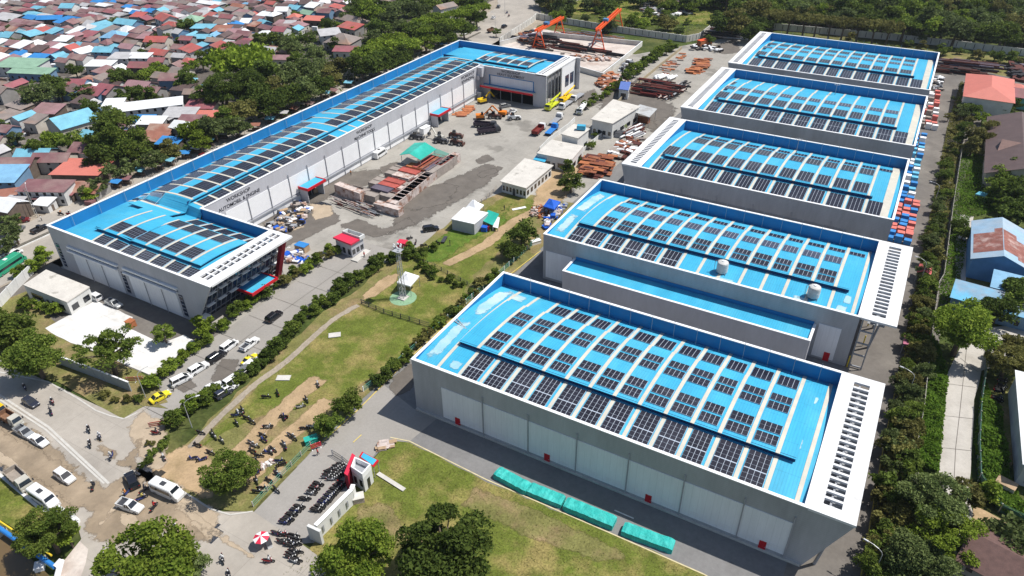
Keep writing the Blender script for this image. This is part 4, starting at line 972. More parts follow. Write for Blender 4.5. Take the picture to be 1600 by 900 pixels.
# roadside band between village and workshop
for (px,py,r,k,lf) in [(215,240,5,'med1','mid'),(240,250,4.5,'med3','sage'),(200,262,4.5,'small3','sage'),(178,268,4,'sparse','sage'),(265,232,4.5,'med3','olive'),(300,205,5.5,'med1','lime'),(312,220,5,'med3','lime'),(335,200,6,'med2','sage'),(355,185,6,'med3','mid'),(375,175,6.5,'med1','olive'),(372,198,5,'med3','sage'),(400,150,8,'med1','dark'),(350,140,9,'big2','dark'),(330,150,7,'med2','dark'),(385,135,9,'big1','dark'),(405,120,9,'med2','dark'),(420,165,7,'med1','dark'),(430,140,7,'med3','olive'),(445,120,7,'med2','sage'),(455,150,7,'med1','dark'),(475,140,7,'med3','sage'),(480,115,7,'med2','sage'),(500,135,6.5,'med1','dark'),(515,120,6,'med3','olive'),(500,105,6,'med1','sage'),(530,105,6,'med2','olive'),(465,100,7,'med3','mid'),(490,85,6,'med1','sage'),(455,75,6,'med2','sage'),(480,62,5,'med1','dark'),(438,60,5,'small3','sage'),(420,62,5,'small1','mid'),(403,64,4,'small2','mid'),(512,38,5,'med1','dark'),(525,70,4,'small2','dark'),(530,40,3,'small1','lime'),(550,47,3,'small1','lime'),
 (575,85,9,'umb','bright'),(600,75,9,'umb','lime'),(590,100,8,'med1','dark'),(565,105,7,'med2','dark'),(610,95,7,'med3','dark'),(620,62,8,'umb','lime'),(640,72,8,'umb','bright'),(650,50,8,'med1','dark'),(628,88,6,'med2','dark'),(665,60,8,'med3','bright'),(660,38,8,'umb','lime'),(680,30,8,'umb','bright'),(690,50,7,'med1','dark'),(705,40,8,'umb','bright'),(715,25,8,'umb','lime'),(735,18,8,'umb','bright'),(700,62,5,'small1','dark'),(725,45,6,'med2','dark'),(745,28,6,'med1','dark'),(755,12,6,'umb','bright'),(740,5,7,'med1','dark'),
 (560,12,8,'med1','mid'),(580,20,8,'med2','bright'),(545,22,6,'med3','sage'),(600,8,8,'med3','dark'),(620,18,8,'med1','sage'),(640,5,8,'med2','dark'),(605,35,7,'med3','sage'),(625,45,6,'med1','sage'),(590,45,7,'med2','dark'),(650,18,8,'med1','sage'),(670,8,7,'med2','mid'),(720,0,8,'med2','mid'),(705,5,6,'med1','dark'),(585,60,6,'med3','sage'),(575,-4,8,'med1','dark'),(690,-6,7,'med1','mid'),
 (135,145,5,'med3','sage'),(60,148,7,'med1','sage'),(85,132,6,'med2','dark'),(93,142,5,'med1','dark'),(118,110,4,'med2','dark'),(190,120,6,'med1','dark'),(205,125,5,'med2','dark'),(232,118,5,'med1','bright'),(250,112,5,'med2','bright'),(225,147,5,'small1','dark'),(137,170,5,'med1','dark'),(85,220,5,'med2','bright'),(110,222,5,'med1','mid'),(150,222,4,'small1','mid'),(172,180,5,'med3','sage'),(200,150,5,'small1','dark'),(333,85,4,'small1','dark'),(315,95,5,'small2','mid'),(300,105,4,'small1','bright'),(355,75,4,'small1','dark'),(290,40,5,'small1','dark'),(425,5,4,'small1','dark'),(388,120,6,'med1','dark'),(60,232,5,'med2','mid'),(25,215,3,'small1','sage'),(160,245,6,'med2','dark'),(188,240,5,'med1','dark'),(12,350,4,'sparse','sage'),(22,365,4,'sparse','sage'),(10,385,3.5,'sparse','sage'),(128,300,3,'sparse','sage'),(150,290,4,'small3','sage'),(140,305,2.5,'small2','lime'),(768,92,3,'sparse','mid'),(752,98,3,'sparse','mid'),(775,50,3,'sparse','mid')]:
    tree((px,py),r,k,lf,None,'roadside and village trees left of the workshop',h=r*.9)
# jungle at the top right and scrub behind the boundary wall
random.seed(9)
def inside(pt,poly):
    x,y=pt; c=False; n=len(poly)
    for i in range(n):
        x1,y1=poly[i]; x2,y2=poly[(i+1)%n]
        if (y1>y)!=(y2>y) and x<(x2-x1)*(y-y1)/(y2-y1)+x1: c=not c
    return c
cnt=0
jung=[(1130,38),(1165,12),(1110,-10),(1100,-22),(1640,-22),(1640,68),(1560,60),(1400,40),(1290,30),(1200,24)]
tries=0; placed=[]
while cnt<185 and tries<6000:
    tries+=1; x,y=U(1100,1640),U(-22,90)
    if not inside((x,y),jung): continue
    dmin=9 if y<30 else 10
    if any(abs(x-a)<dmin*1.25 and abs(y-b)<dmin*.62 for a,b in placed): continue
    placed.append((x,y)); r=U(5,9.5); 
    tree((x,y),r,random.choice(M_+['umb','med1','cone']),random.choice(['dark','dark','mid','mid','sage','olive','bright']),None,'jungle trees beyond the boundary wall',h=r*.85,name='jungle_tree'); cnt+=1
for i in range(9):
    x=1212+i*22+U(-4,4); tree((x,27+i*2.3),U(5.5,7),'umb','olive',None,'row of feathery trees against the boundary wall',h=8,sz=1.4)
for (x,y,r) in [(1150,42,6),(1165,36,7),(1180,45,6),(1135,35,6),(1172,52,6),(1192,40,6),(1110,62,3),(1142,28,6),(1120,25,4)]: tree((x,y),r,random.choice(M_),'dark',None,'dark trees at the bend of the boundary wall',h=r*.8)
scr=[(845,24),(960,45),(1070,55),(1118,34),(1165,12),(1100,-20),(850,-20)]
cnt=0; tries=0
while cnt<75 and tries<3000:
    tries+=1; x,y=U(845,1180),U(-20,56)
    if not inside((x,y),scr): continue
    if 1060<x<1150 and 8<y<50 and R()<.85: continue
    r=U(2.2,5.5) if y>12 else U(4,7.5)
    tree((x,y),r,random.choice(S+M_),random.choice(['mid','olive','bright','sage','dark']),None,'bushes on the waste ground behind the gantry yard',h=r*.6,name='bush'); cnt+=1
for (x,y,r) in [(1395,82,4),(1440,72,3),(1475,78,4.5),(1530,85,3),(1555,88,4),(1580,92,4),(1330,55,3),(1420,68,2.5),(1500,80,2.5),(1595,95,4),(1512,95,2.5)]: tree((x,y),r,random.choice(S),random.choice(['olive','mid']),None,'scrub bushes on the dry strip before the boundary wall',h=r*.6,name='bush')
for (x,y,r,k,lf) in [(1530,215,5,'med1','olive'),(1545,205,5,'med3','olive'),(1520,230,4,'small2','olive'),(1565,280,5,'med1','mid'),(1580,262,5,'med2','dark'),(1590,300,6,'med1','dark'),(1570,300,5,'med2','mid'),(1562,262,4,'med3','mid'),(1595,330,6,'med2','dark'),(1520,172,3.5,'med1','dark'),(1512,155,3,'small1','mid'),(1565,170,3.5,'small1','dark'),(1585,165,3,'small2','dark'),(1500,352,2.6,'med1','dark'),(1568,322,3,'small2','bright'),(1590,478,4,'med2','mid'),(1560,485,4.5,'med1','dark'),(1600,455,5,'med1','dark'),(1580,340,4,'cone','dark'),(1505,365,2.5,'small1','mid'),(1535,185,3,'small1','bright'),(1548,770,2.5,'small2','bright'),(1508,770,3,'small1','olive')]:
    tree((x,y),r,k,lf,None,'garden trees east of the boundary fence',h=r*.8)
# ground cover that nobody could count
def cover(name,polys,n,leaf,size,hgt,seed,label=None,px=True):
    random.seed(seed); mb=MB()
    for poly,share in polys:
        w=W(poly) if px else poly; xs=[p[0] for p in w]; ys=[p[1] for p in w]; k=0; tr=0; N=int(n*share)
        hum=[(U(min(xs),max(xs)),U(min(ys),max(ys)),U(1.5,4)) for _ in range(40)]
        while k<N and tr<N*12:
            tr+=1; x,y=U(min(xs),max(xs)),U(min(ys),max(ys))
            if not inside((x,y),w): continue
            hh=max([0]+[h_*max(0,1-((x-a)**2+(y-b)**2)**.5/h_)*.5 for a,b,h_ in hum[:40]])
            leafquad(mb,Vector((x,y,(.15+hh)*hgt*U(.3,1.1)+.12)),size*U(.6,1.3),1.2); k+=1
    o=mb.build(name,LM[leaf]); tag(o,label,None,None,'stuff'); return o
cover('ground_cover',[([(1505,228),(1560,262),(1560,330),(1515,340),(1500,440),(1480,500),(1462,520),(1470,440),(1487,330)],.4),([(1455,520),(1480,590),(1471,672),(1465,740),(1430,730),(1440,640)],.3),([(1534,590),(1562,640),(1575,745),(1600,790),(1600,830),(1560,800),(1528,760),(1522,690)],.3)],30000,'vine',.28,1.0,3,'bright green creepers covering the ground east of the boundary fence')
cover('undergrowth',[([(1500,130),(1515,135),(1500,230),(1465,450),(1430,700),(1405,905),(1345,905),(1400,600),(1440,400),(1480,200)],1)],22000,'olive',.30,1.4,4,'tangled undergrowth below the planted row of trees')
cover('grass_tufts',[([(570,470),(640,400),(720,350),(790,300),(850,320),(780,395),(700,500),(600,590),(500,690),(400,760),(300,720),(430,572)],.5),([(610,690),(760,755),(1100,900),(440,900),(560,755)],.5)],9000,'olive',.09,.25,6,'scattered dry grass tufts on the lawns')
cover('jungle_undergrowth',[([(1120,38),(1165,12),(1100,-30),(1660,-30),(1660,74),(1400,50),(1200,34)],1)],26000,'mid',.75,2.2,7,'dense undergrowth between the jungle trees')
cover('scrub_cover',[([(845,24),(960,45),(1070,55),(1118,34),(1165,12),(1100,-20),(850,-20)],1)],7000,'lime',.4,1.0,8,'low scrub on the waste ground behind the gantry yard')
cover('jungle_undergrowth',[([(400,185),(440,70),(560,5),(640,-10),(770,-10),(740,50),(560,130),(420,195)],.8),([(200,262),(260,220),(400,190),(300,240)],.2)],16000,'dark',.6,2.0,17,'dark undergrowth below the roadside trees')
cover('banana_plants',[([(405,72),(470,55),(475,68),(415,75)],1)],1200,'mid',.7,3.0,18,'clump of banana leaves at the village edge')
random.seed(55)
for i in range(46):
    x,y=U(0,560),U(5,235)
    if y>250-x*.33 or (x>330 and y>95): continue
    r=U(1.6,3.2); tree((x,y),r,random.choice(S),random.choice(['dark','mid','sage']),None,'small trees between the village houses',h=r*1.1,name='garden_tree')
# ---------------------------------------------------------------- vehicles
CARW=mat('car_white',(.72,.72,.71),.3,.02,1,spec=.6); CARB=mat('car_black',(.012,.012,.016),.2,.02,1,spec=.8); CARG=mat('car_grey',(.16,.165,.17),.3,.02,1,spec=.6)
CARN=mat('car_navy',(.03,.035,.055),.2,.02,1,spec=.8); CARY=mat('car_yellow',(.72,.60,.03),.35,.03,1,spec=.5); CARR=mat('car_maroon',(.14,.015,.02),.3,.02,1,spec=.6); CARS=mat('car_silver',(.42,.43,.43),.3,.02,1,metal=.3,spec=.6)
BEIGE=mat('body_beige',(.48,.46,.40),.5,.1,1); RUSTB=mat('brown_tub',(.22,.12,.07),.8,.3,1.5); GREENB=mat('bus_green',(.03,.30,.17),.4,.08,1)
ORAN=mat('orange_machine_paint',(.70,.20,.02),.45,.15,1.5); YMACH=mat('yellow_machine_paint',(.78,.50,.01),.45,.12,1.5); LIMEY=mat('lime_yellow_paint',(.55,.60,.03),.45,.12,1.5); MAROON=mat('maroon_tub',(.17,.025,.02),.7,.2,1.5); BLUEP=mat('blue_machine_paint',(.03,.20,.55),.45,.1,1.5)
TYRE=mat('tyre_rubber',(.015,.015,.016),.85,.1,2); RIM=mat('wheel_rim',(.35,.35,.36),.4,.05,2,metal=.6); CGL=mat('car_glass',(.012,.016,.022),.06,.02,1,spec=.9); LAMP=mat('lamp_glass',(.75,.75,.72),.15,.02,1,spec=.8); TAIL=mat('tail_lamp',(.35,.01,.01),.3,.02,1)
def loft(mb,secs,cap=True):
    "secs: list of rings with equal vertex counts"
    n=len(secs[0]); V=[p for s in secs for p in s]; F=[]
    for i in range(len(secs)-1):
        for k in range(n): F.append((i*n+k,i*n+(k+1)%n,(i+1)*n+(k+1)%n,(i+1)*n+k))
    if cap: F+=[tuple(range(n-1,-1,-1)),tuple(range((len(secs)-1)*n,len(secs)*n))]
    mb.add(V,F)
def wheel(parent,x,y,r=.33,w=.22):
    m=MB(); m.tube((x,y-w/2,r),(x,y+w/2,r),r,14); o=m.build('wheel',TYRE,parent); 
    m=MB(); s=1 if y>0 else -1; m.tube((x,y+s*(w/2),r),(x,y+s*(w/2+.015),r),r*.6,10); m.build('rim',RIM,o)
def car_proto(name,L,Wd,H,body,style):
    """x forward"""
    t=thing(name,name,'car',local=True); h=Wd/2; b0=.28
    hood=.62*H if style!='van' else .66*H; b=.56*H
    def ring(x,z0,z1,w,tw=.90): return [(x,-w,z0),(x,w,z0),(x,w,z1*.55+z0*.45),(x,w*tw,z1),(x,-w*tw,z1),(x,-w,z1*.55+z0*.45)]
    x0,x1=-L/2,L/2
    P={'sedan':[(x0,.5,.56*H,.86),(x0+.15,b0,.60*H,.95),(x0+.8,b0,.62*H,1),(0,b0,.63*H,1),(x1-1.1,b0,.60*H,1),(x1-.25,b0,.5*H,.93),(x1,.42,.42*H,.8)],
       'suv':[(x0,.4,.6*H,.88),(x0+.12,b0,.62*H,.97),(0,b0,.62*H,1),(x1-1.1,b0,.60*H,1),(x1-.2,b0,.53*H,.94),(x1,.42,.46*H,.84)],
       'van':[(x0,.4,.6*H,.92),(x0+.1,b0,.62*H,.98),(0,b0,.62*H,1),(x1-.7,b0,.58*H,1),(x1-.15,b0,.46*H,.95),(x1,.42,.4*H,.85)],
       'pickup':[(x0,.5,.5*H,.95),(x0+.1,b0+.1,.52*H,1),(-.3,b0,.52*H,1),(x1-1.2,b0,.60*H,1),(x1-.2,b0,.54*H,.94),(x1,.42,.46*H,.84)]}[style]
    m=MB(); loft(m,[ring(x,z0,z1,h*w) for x,z0,z1,w in P]); m.build('body',body,t)
    # glasshouse and roof panel
    cx={'sedan':(x0+.55,x0+1.2,x1-2.15,x1-1.3),'suv':(x0+.08,x0+.4,x1-2.0,x1-1.15),'van':(x0+.06,x0+.3,x1-1.5,x1-.65),'pickup':(-.5,-.35,x1-2.05,x1-1.3)}[style]
    z0,z1=.61*H,H-.06
    if style=='pickup': z0=.52*H
    g=MB(); g.hexa([(cx[0],-h*.90,z0),(cx[3],-h*.90,z0),(cx[3],h*.90,z0),(cx[0],h*.90,z0)],[(cx[1],-h*.74,z1),(cx[2],-h*.74,z1),(cx[2],h*.74,z1),(cx[1],h*.74,z1)]); g.build('window_band',CGL,t)
    r=MB(); r.hexa([(cx[1]-.04,-h*.76,z1+.003),(cx[2]+.04,-h*.76,z1+.003),(cx[2]+.04,h*.76,z1+.003),(cx[1]-.04,h*.76,z1+.003)],[(cx[1]+.08,-h*.68,H),(cx[2]-.1,-h*.68,H),(cx[2]-.1,h*.68,H),(cx[1]+.08,h*.68,H)])
    for s in (-1,1):
        for (xa,xb) in ((cx[0],cx[1]),(cx[3],cx[2])): r.tube((xa,s*h*.90,z0),(xb,s*h*.75,z1),.05,4)
        xm=(cx[1]+cx[2])/2; r.tube((xm,s*h*.905,z0),(xm,s*h*.75,z1),.05,4)
    r.build('roof',body,t)
    if style=='pickup':
        m=MB(); z=.52*H+.003; 
        m.box(x0+.1,x0+.18,-h*.95,h*.95,z,z+.38); m.box(x0+.18,-.6,-h*.95,-h*.87,z,z+.38); m.box(x0+.18,-.6,h*.87,h*.95,z,z+.38); m.box(-.6,-.53,-h*.9,h*.9,z,z+.38); m.build('cargo_side',body,t)
        m=MB(); m.box(x0+.19,-.61,-h*.86,h*.86,z,z+.02); m.build('cargo_bed',DSTEEL,t)
    for s in (-1,1):
        m=MB(); m.box(x1-.28,x1-.02,s*h*.62-.18,s*h*.62+.18,.47*H-.07,.47*H+.06); m.build('headlight',LAMP,t)
        m=MB(); m.box(x0-.02,x0+.06,s*h*.7-.12,s*h*.7+.12,.45*H,.45*H+.14); m.build('tail_light',TAIL,t)
        m=MB(); m.box(x1-1.5,x1-1.35,s*(h+.1)-.08,s*(h+.1)+.08,.63*H,.63*H+.13); m.build('mirror',DSTEEL,t)
        for x in (x0+.78,x1-.82): wheel(t,x,s*(h-.1))
    return t
def minibus_proto(name,body,L=6.3,Wd=2.05,H=2.55,band=None):
    t=thing(name,name,'minibus',local=True); h=Wd/2; x0,x1=-L/2,L/2; m=MB()
    ring=lambda x,w,z1,z0=.35:[(x,-h*w,z0),(x,h*w,z0),(x,h*w,1.25),(x,h*w*.94,z1-.12),(x,h*w*.80,z1),(x,-h*w*.80,z1),(x,-h*w*.94,z1-.12),(x,-h*w,1.25)]
    loft(m,[ring(x0,.93,H-.12),ring(x0+.15,1,H),ring(x1-1.3,1,H),ring(x1-.55,.98,1.65),ring(x1-.1,.94,1.15),ring(x1,.86,.95)]) ; m.build('body',body,t)
    for s in (-1,1):
        m=MB(); m.hexa([(x0+.4,s*h*1.003,1.32),(x1-1.35,s*h*1.003,1.32),(x1-1.35,s*h*1.01,1.32),(x0+.4,s*h*1.01,1.32)] if s>0 else [(x0+.4,s*h*1.01,1.32),(x1-1.35,s*h*1.01,1.32),(x1-1.35,s*h*1.003,1.32),(x0+.4,s*h*1.003,1.32)],
            [(x0+.45,s*h*.95,2.02),(x1-1.45,s*h*.95,2.02),(x1-1.45,s*h*.97,2.02),(x0+.45,s*h*.97,2.02)] if s>0 else [(x0+.45,s*h*.97,2.02),(x1-1.45,s*h*.97,2.02),(x1-1.45,s*h*.95,2.02),(x0+.45,s*h*.95,2.02)]); m.build('window_band',CGL,t)
        for x in (x0+1.1,x1-1.15): wheel(t,x,s*(h-.12),.36,.24)
        m=MB(); m.box(x1-.15,x1+.01,s*h*.6-.16,s*h*.6+.16,.75,.93); m.build('headlight',LAMP,t)
        m=MB(); m.box(x1-1.0,x1-.85,s*(h+.14)-.1,s*(h+.14)+.1,1.5,1.8); m.build('mirror',DSTEEL,t)
    m=MB(); m.hexa([(x1-.62,-h*.84,1.72),(x1-.62+.02,-h*.84,1.70),(x1-.60,h*.84,1.70),(x1-.62,h*.84,1.72)],[(x1-1.27,-h*.74,H-.06),(x1-1.2,-h*.74,H-.1),(x1-1.2,h*.74,H-.1),(x1-1.27,h*.74,H-.06)]); m.build('windscreen',CGL,t)
    m=MB(); m.box(-.9,.1,-.38,.38,H+.003,H+.14); m.build('roof_hatch',DSTEEL if band is None else COPE,t)
    return t
def truck_proto(name,cab,bed,kind,L=7.2,Wd=2.3):
    t=thing(name,name,'truck',local=True); h=Wd/2; x0,x1=-L/2,L/2
    m=MB(); ring=lambda x,w,z1,z0=.55:[(x,-h*w,z0),(x,h*w,z0),(x,h*w,1.5),(x,h*w*.86,z1),(x,-h*w*.86,z1),(x,-h*w,1.5)]
    loft(m,[ring(x1-1.9,.94,2.5),ring(x1-.5,.96,2.5),ring(x1-.12,.96,1.75),ring(x1,.94,1.3)]); m.build('cab',cab,t)
    m=MB(); m.hexa([(x1-.13,-h*.84,1.72),(x1-.07,-h*.84,1.70),(x1-.07,h*.84,1.70),(x1-.13,h*.84,1.72)],[(x1-.50,-h*.76,2.42),(x1-.42,-h*.76,2.38),(x1-.42,h*.76,2.38),(x1-.50,h*.76,2.42)]); m.build('windscreen',CGL,t)
    m=MB(); m.box(x0+.1,x1-.4,-.45,.45,.5,.78); m.build('chassis',DSTEEL,t)
    bx0,bx1=x0,x1-2.05
    if kind=='tub':
        m=MB(); m.box(bx0,bx1,-h,h,.95,1.1); m.box(bx0,bx0+.12,-h,h,1.1,2.0); m.box(bx1-.12,bx1,-h,h,1.1,2.3); m.box(bx0+.12,bx1-.12,-h,-h+.12,1.1,2.0); m.box(bx0+.12,bx1-.12,h-.12,h,1.1,2.0)
        for i in range(5):
            x=bx0+.4+i*(bx1-bx0-.8)/4; m.box(x-.06,x+.06,-h-.08,-h-.002,1.0,2.0); m.box(x-.06,x+.06,h+.002,h+.08,1.0,2.0)
        m.build('tipper_tub',bed,t)
    elif kind=='flat':
        m=MB(); m.box(bx0,bx1,-h,h,.95,1.12); m.box(bx1-.1,bx1,-h,h,1.12,1.9)
        m.build('flat_bed',bed,t)
    elif kind=='tank':
        m=MB(); m.smooth=False; m.tube((bx0,0,1.85),(bx1-.1,0,1.85),.95,16); m.build('tank',bed,t)
        m=MB(); m.box(bx0,bx1,-.5,.5,.8,1.0); m.box((bx0+bx1)/2-.3,(bx0+bx1)/2+.3,-.3,.3,2.8,2.95); m.build('walkway',DSTEEL,t)
    elif kind=='crane':
        m=MB(); m.box(bx0,bx1,-h,h,.95,1.4); m.box(bx1-1.6,bx1-.2,-.9,.9,1.4,2.5); m.build('deck',bed,t)
        m=MB(); m.hexa([(bx1-1.2,-.35,2.5),(bx1-1.2,.35,2.5),(bx0-1.5,.28,3.1),(bx0-1.5,-.28,3.1)],[(bx1-1.2,-.35,3.1),(bx1-1.2,.35,3.1),(bx0-1.5,.28,3.6),(bx0-1.5,-.28,3.6)]); m.tube((bx0-1.4,0,3.3),(bx0-3.5,0,3.8),.25,6); m.build('boom',bed,t)
    for x in ([x1-1.1,x0+1.0,x0+2.2] if L>7 else [x1-1.1,x0+1.2]):
        for s in (-1,1): wheel(t,x,s*(h-.2),.48,.34)
    for s in (-1,1):
        m=MB(); m.box(x1-.02,x1+.04,s*h*.7-.16,s*h*.7+.16,.8,1.0); m.build('headlight',LAMP,t)
        m=MB(); m.box(x1-.35,x1-.2,s*(h+.12)-.1,s*(h+.12)+.1,1.6,2.1); m.build('mirror',DSTEEL,t)
    return t
PR={}; USED={}
def put(key,label,px,head,cat=None,group=None,z=0,scale=1):
    """px: pixel of the vehicle's middle; head: pixel towards which it points"""
    src=reg(PR[key]()) if key not in USED else USED[key]
    p=G(px[0],px[1],.7); q=G(head[0],head[1],.7); rz=math.atan2(q.y-p.y,q.x-p.x)
    first=key not in USED; USED[key]=src
    o=src if first else dup(src)
    o.location=(p.x,p.y,z); o.rotation_euler=(0,0,rz); o['label']=label
    if scale!=1: o.scale=(scale,)*3
    if cat: o['category']=cat
    if group: o['group']=group
    elif 'group' in o: del o['group']
    return o
PR.update(hatch_navy=lambda:car_proto('hatchback',3.9,1.75,1.5,CARN,'suv'),suv_black=lambda:car_proto('suv',4.6,1.85,1.75,CARB,'suv'),suv_white=lambda:car_proto('suv',4.5,1.82,1.72,CARW,'suv'),
 van_white=lambda:car_proto('minivan',4.4,1.75,1.8,CARW,'van'),sedan_white=lambda:car_proto('sedan',4.4,1.75,1.45,CARW,'sedan'),taxi=lambda:car_proto('taxi',4.2,1.72,1.5,CARY,'sedan'),
 suv_grey=lambda:car_proto('suv',4.5,1.82,1.72,CARG,'suv'),suv_maroon=lambda:car_proto('suv',4.5,1.82,1.72,CARR,'suv'),pick_white=lambda:car_proto('pickup_truck',4.9,1.78,1.7,CARW,'pickup'),pick_silver=lambda:car_proto('pickup_truck',4.9,1.8,1.7,CARS,'pickup'),pick_black=lambda:car_proto('pickup_truck',5.0,1.8,1.75,CARB,'pickup'),
 minibus=lambda:minibus_proto('minibus',CARW),bus_green=lambda:minibus_proto('bus',GREENB,9.5,2.4,3.0,1),
 truck_small=lambda:truck_proto('light_truck',BEIGE,RUSTB,'tub',5.6,2.0),truck_tub=lambda:truck_proto('tipper_truck',BEIGE,mat('grey_brown_tub',(.30,.26,.22),.8,.2,1.5),'tub',6.4,2.3),
 truck_maroon=lambda:truck_proto('tipper_truck',CARW,MAROON,'tub',8.5,2.4),truck_tank=lambda:truck_proto('tanker_truck',CARW,COPE,'tank',8.5,2.4),truck_blue=lambda:truck_proto('blue_truck',BLUEP,BLUEP,'flat',8.0,2.3),truck_flat=lambda:truck_proto('flatbed_truck',CARW,STEEL,'flat',9,2.4),
 crane=lambda:truck_proto('crane_truck',YMACH,YMACH,'crane',10,2.5),crane_lime=lambda:truck_proto('crane_truck',LIMEY,LIMEY,'crane',8.5,2.5),truck_dark=lambda:truck_proto('dark_truck',DSTEEL,mat('dark_tub',(.06,.045,.06),.6,.2,1.5),'tub',8.5,2.4),truck_yel=lambda:truck_proto('light_truck',YMACH,RUSTB,'flat',5.6,2.0))
put('hatch_navy','dark navy hatchback driving alone on the upper lane left of the junction',(48,628),(64,637))
put('suv_black','black car in the muddy middle of the junction',(206,750),(198,733))
put('suv_white','white hatchback with dark windows standing alone on the muddy lane',(101,744),(116,754))
put('pick_white','white pickup crossing the junction with an open brown load bed',(203,790),(224,797),'pickup')
put('minibus','white minibus with a roof hatch at the corner kerb of the junction',(262,768),(285,778),'minibus')
put('minibus','white minibus parked at the low wall of the muddy lane behind the tipper',(70,780),(88,792),'minibus')
put('truck_tub','grey tipper truck with an open tub parked at the low wall of the muddy lane',(31,751),(45,764),'truck')
put('truck_small','beige light truck with a green-tinted cab parked at the median',(18,657),(30,664),'truck')
put('truck_yel','yellow truck cut by the left frame edge at the median',(-6,640),(10,650),'truck')
put('pick_silver','silver pickup parked behind the white car at the median',(38,675),(52,683),'pickup')
put('sedan_white','white sedan parked foremost in the row at the median',(61,688),(74,696))
put('van_white','white car partly hidden under the traffic island tree',(100,806),(112,814))
put('suv_white','white car parked in the shade lane by the small flat-roofed house',(148,463),(136,457))
put('pick_silver','grey pickup parked beside the white slab in the workshop shade',(178,474),(192,480),'pickup')
put('taxi','yellow taxi parked with its open doors at the mouth of the entrance road',(250,619),(263,612),'taxi')
put('van_white','white van parked behind the yellow taxi on the entrance road',(283,593),(297,586))
put('suv_white','white car parked third in the left row of the entrance road',(310,575),(323,567))
put('suv_black','black car parked fourth in the left row of the entrance road, in front of shrubs',(338,557),(350,549))
put('van_white','white car parked fifth in the left row of the entrance road',(358,540),(370,531))
put('pick_white','white pickup parked alone in the middle of the entrance road, bed facing the camera',(390,537),(403,527),'pickup')
put('taxi','yellow taxi parked in the right row beyond the black cars',(391,561),(403,552),'taxi')
put('sedan_white','white car at the near end of the right parked row',(331,605),(344,598))
put('hatch_navy','dark blue car beside the white cars at the near end of the right row',(349,613),(362,605))
put('sedan_white','white car parked behind the dark blue car in the right row',(356,606),(369,598))
put('van_white','small white van in the right row before the black cars',(364,594),(376,586))
put('suv_black','black car in the right row before the yellow taxi',(382,584),(394,575))
put('suv_grey','dark grey car in the right row beside the yellow taxi',(388,575),(399,566))
put('suv_white','white car tucked between the black cars and the shrubs of the right row',(394,568),(405,560))
put('suv_black','black car parked beside the shrubs halfway up the entrance road',(428,494),(442,483))
put('suv_maroon','dark red car on the sandy plaza beside the far street',(33,344),(45,342))
put('suv_black','black car at the left frame edge above the median',(3,357),(16,354)); put('suv_grey','dark car under the thin roadside tree near the median',(27,358),(38,351))
put('pick_black','black pickup on the far carriageway beside the workshop corner',(62,357),(76,350),'pickup')
put('van_white','white car driving beside the dark median near the bus',(22,396),(36,388)); put('suv_white','white car half hidden by the thin tree above the median',(16,378),(28,372))
put('bus_green','green and white bus at the left frame edge below the median',(15,416),(30,406),'bus')
put('minibus','white minibus parked against the long white workshop wall',(594,241),(606,233),'minibus')
put('suv_black','black car among dark equipment at the yard edge beside the lawn',(673,357),(686,355))
put('crane','yellow mobile crane parked along the end of the far workshop wing',(884,155),(868,167),'crane truck')
put('crane_lime','lime yellow crane carrier in front of the yellow mobile crane',(862,166),(851,174),'crane truck')
put('truck_flat','white flatbed truck beside the yellow mobile crane',(884,164),(872,173),'truck'); put('truck_flat','long flatbed trailer truck reaching out beyond the yellow crane',(902,152),(888,162),'truck')
put('truck_tank','white tanker truck parked at the shrubs left of the white office block',(909,172),(901,182),'truck')
put('truck_maroon','maroon tipper truck in the middle of the yard',(842,204),(852,195),'truck'); put('truck_blue','light blue truck beside the maroon tipper',(862,204),(872,195),'truck')
put('truck_flat','white flatbed truck above the light blue truck',(869,188),(878,180),'truck'); put('truck_dark','dark purple tanker-like truck nearest the camera in the machine group',(764,205),(778,203),'truck')
put('truck_dark','dark tipper truck behind the dark purple truck in the machine group',(758,196),(772,197),'truck')
put('suv_grey','grey car parked on the deep shade in front of the workshop hall',(789,165),(800,163)); put('pick_white','white pickup in front of the workshop hall entrance',(800,174),(808,170),'pickup')
for (x,y,a,b,k,l) in [(726,52,738,47,'sedan_white','white car on the far street beside the roadside trees'),(746,45,757,38,'suv_grey','dark car on the far street beyond the workshop corner'),(771,27,782,18,'sedan_white','white car farthest up the far street'),(779,10,784,3,'suv_grey','dark car under the trees where the far street leaves the picture'),(768,48,779,44,'truck_small','brown truck beside the white boundary wall on the far street'),(788,41,797,36,'suv_black','dark car by the white boundary wall on the far street'),(320,243,330,238,'suv_maroon','red car on the verge behind the long workshop roof')]:
    put(k,l,(x,y),(a,b))
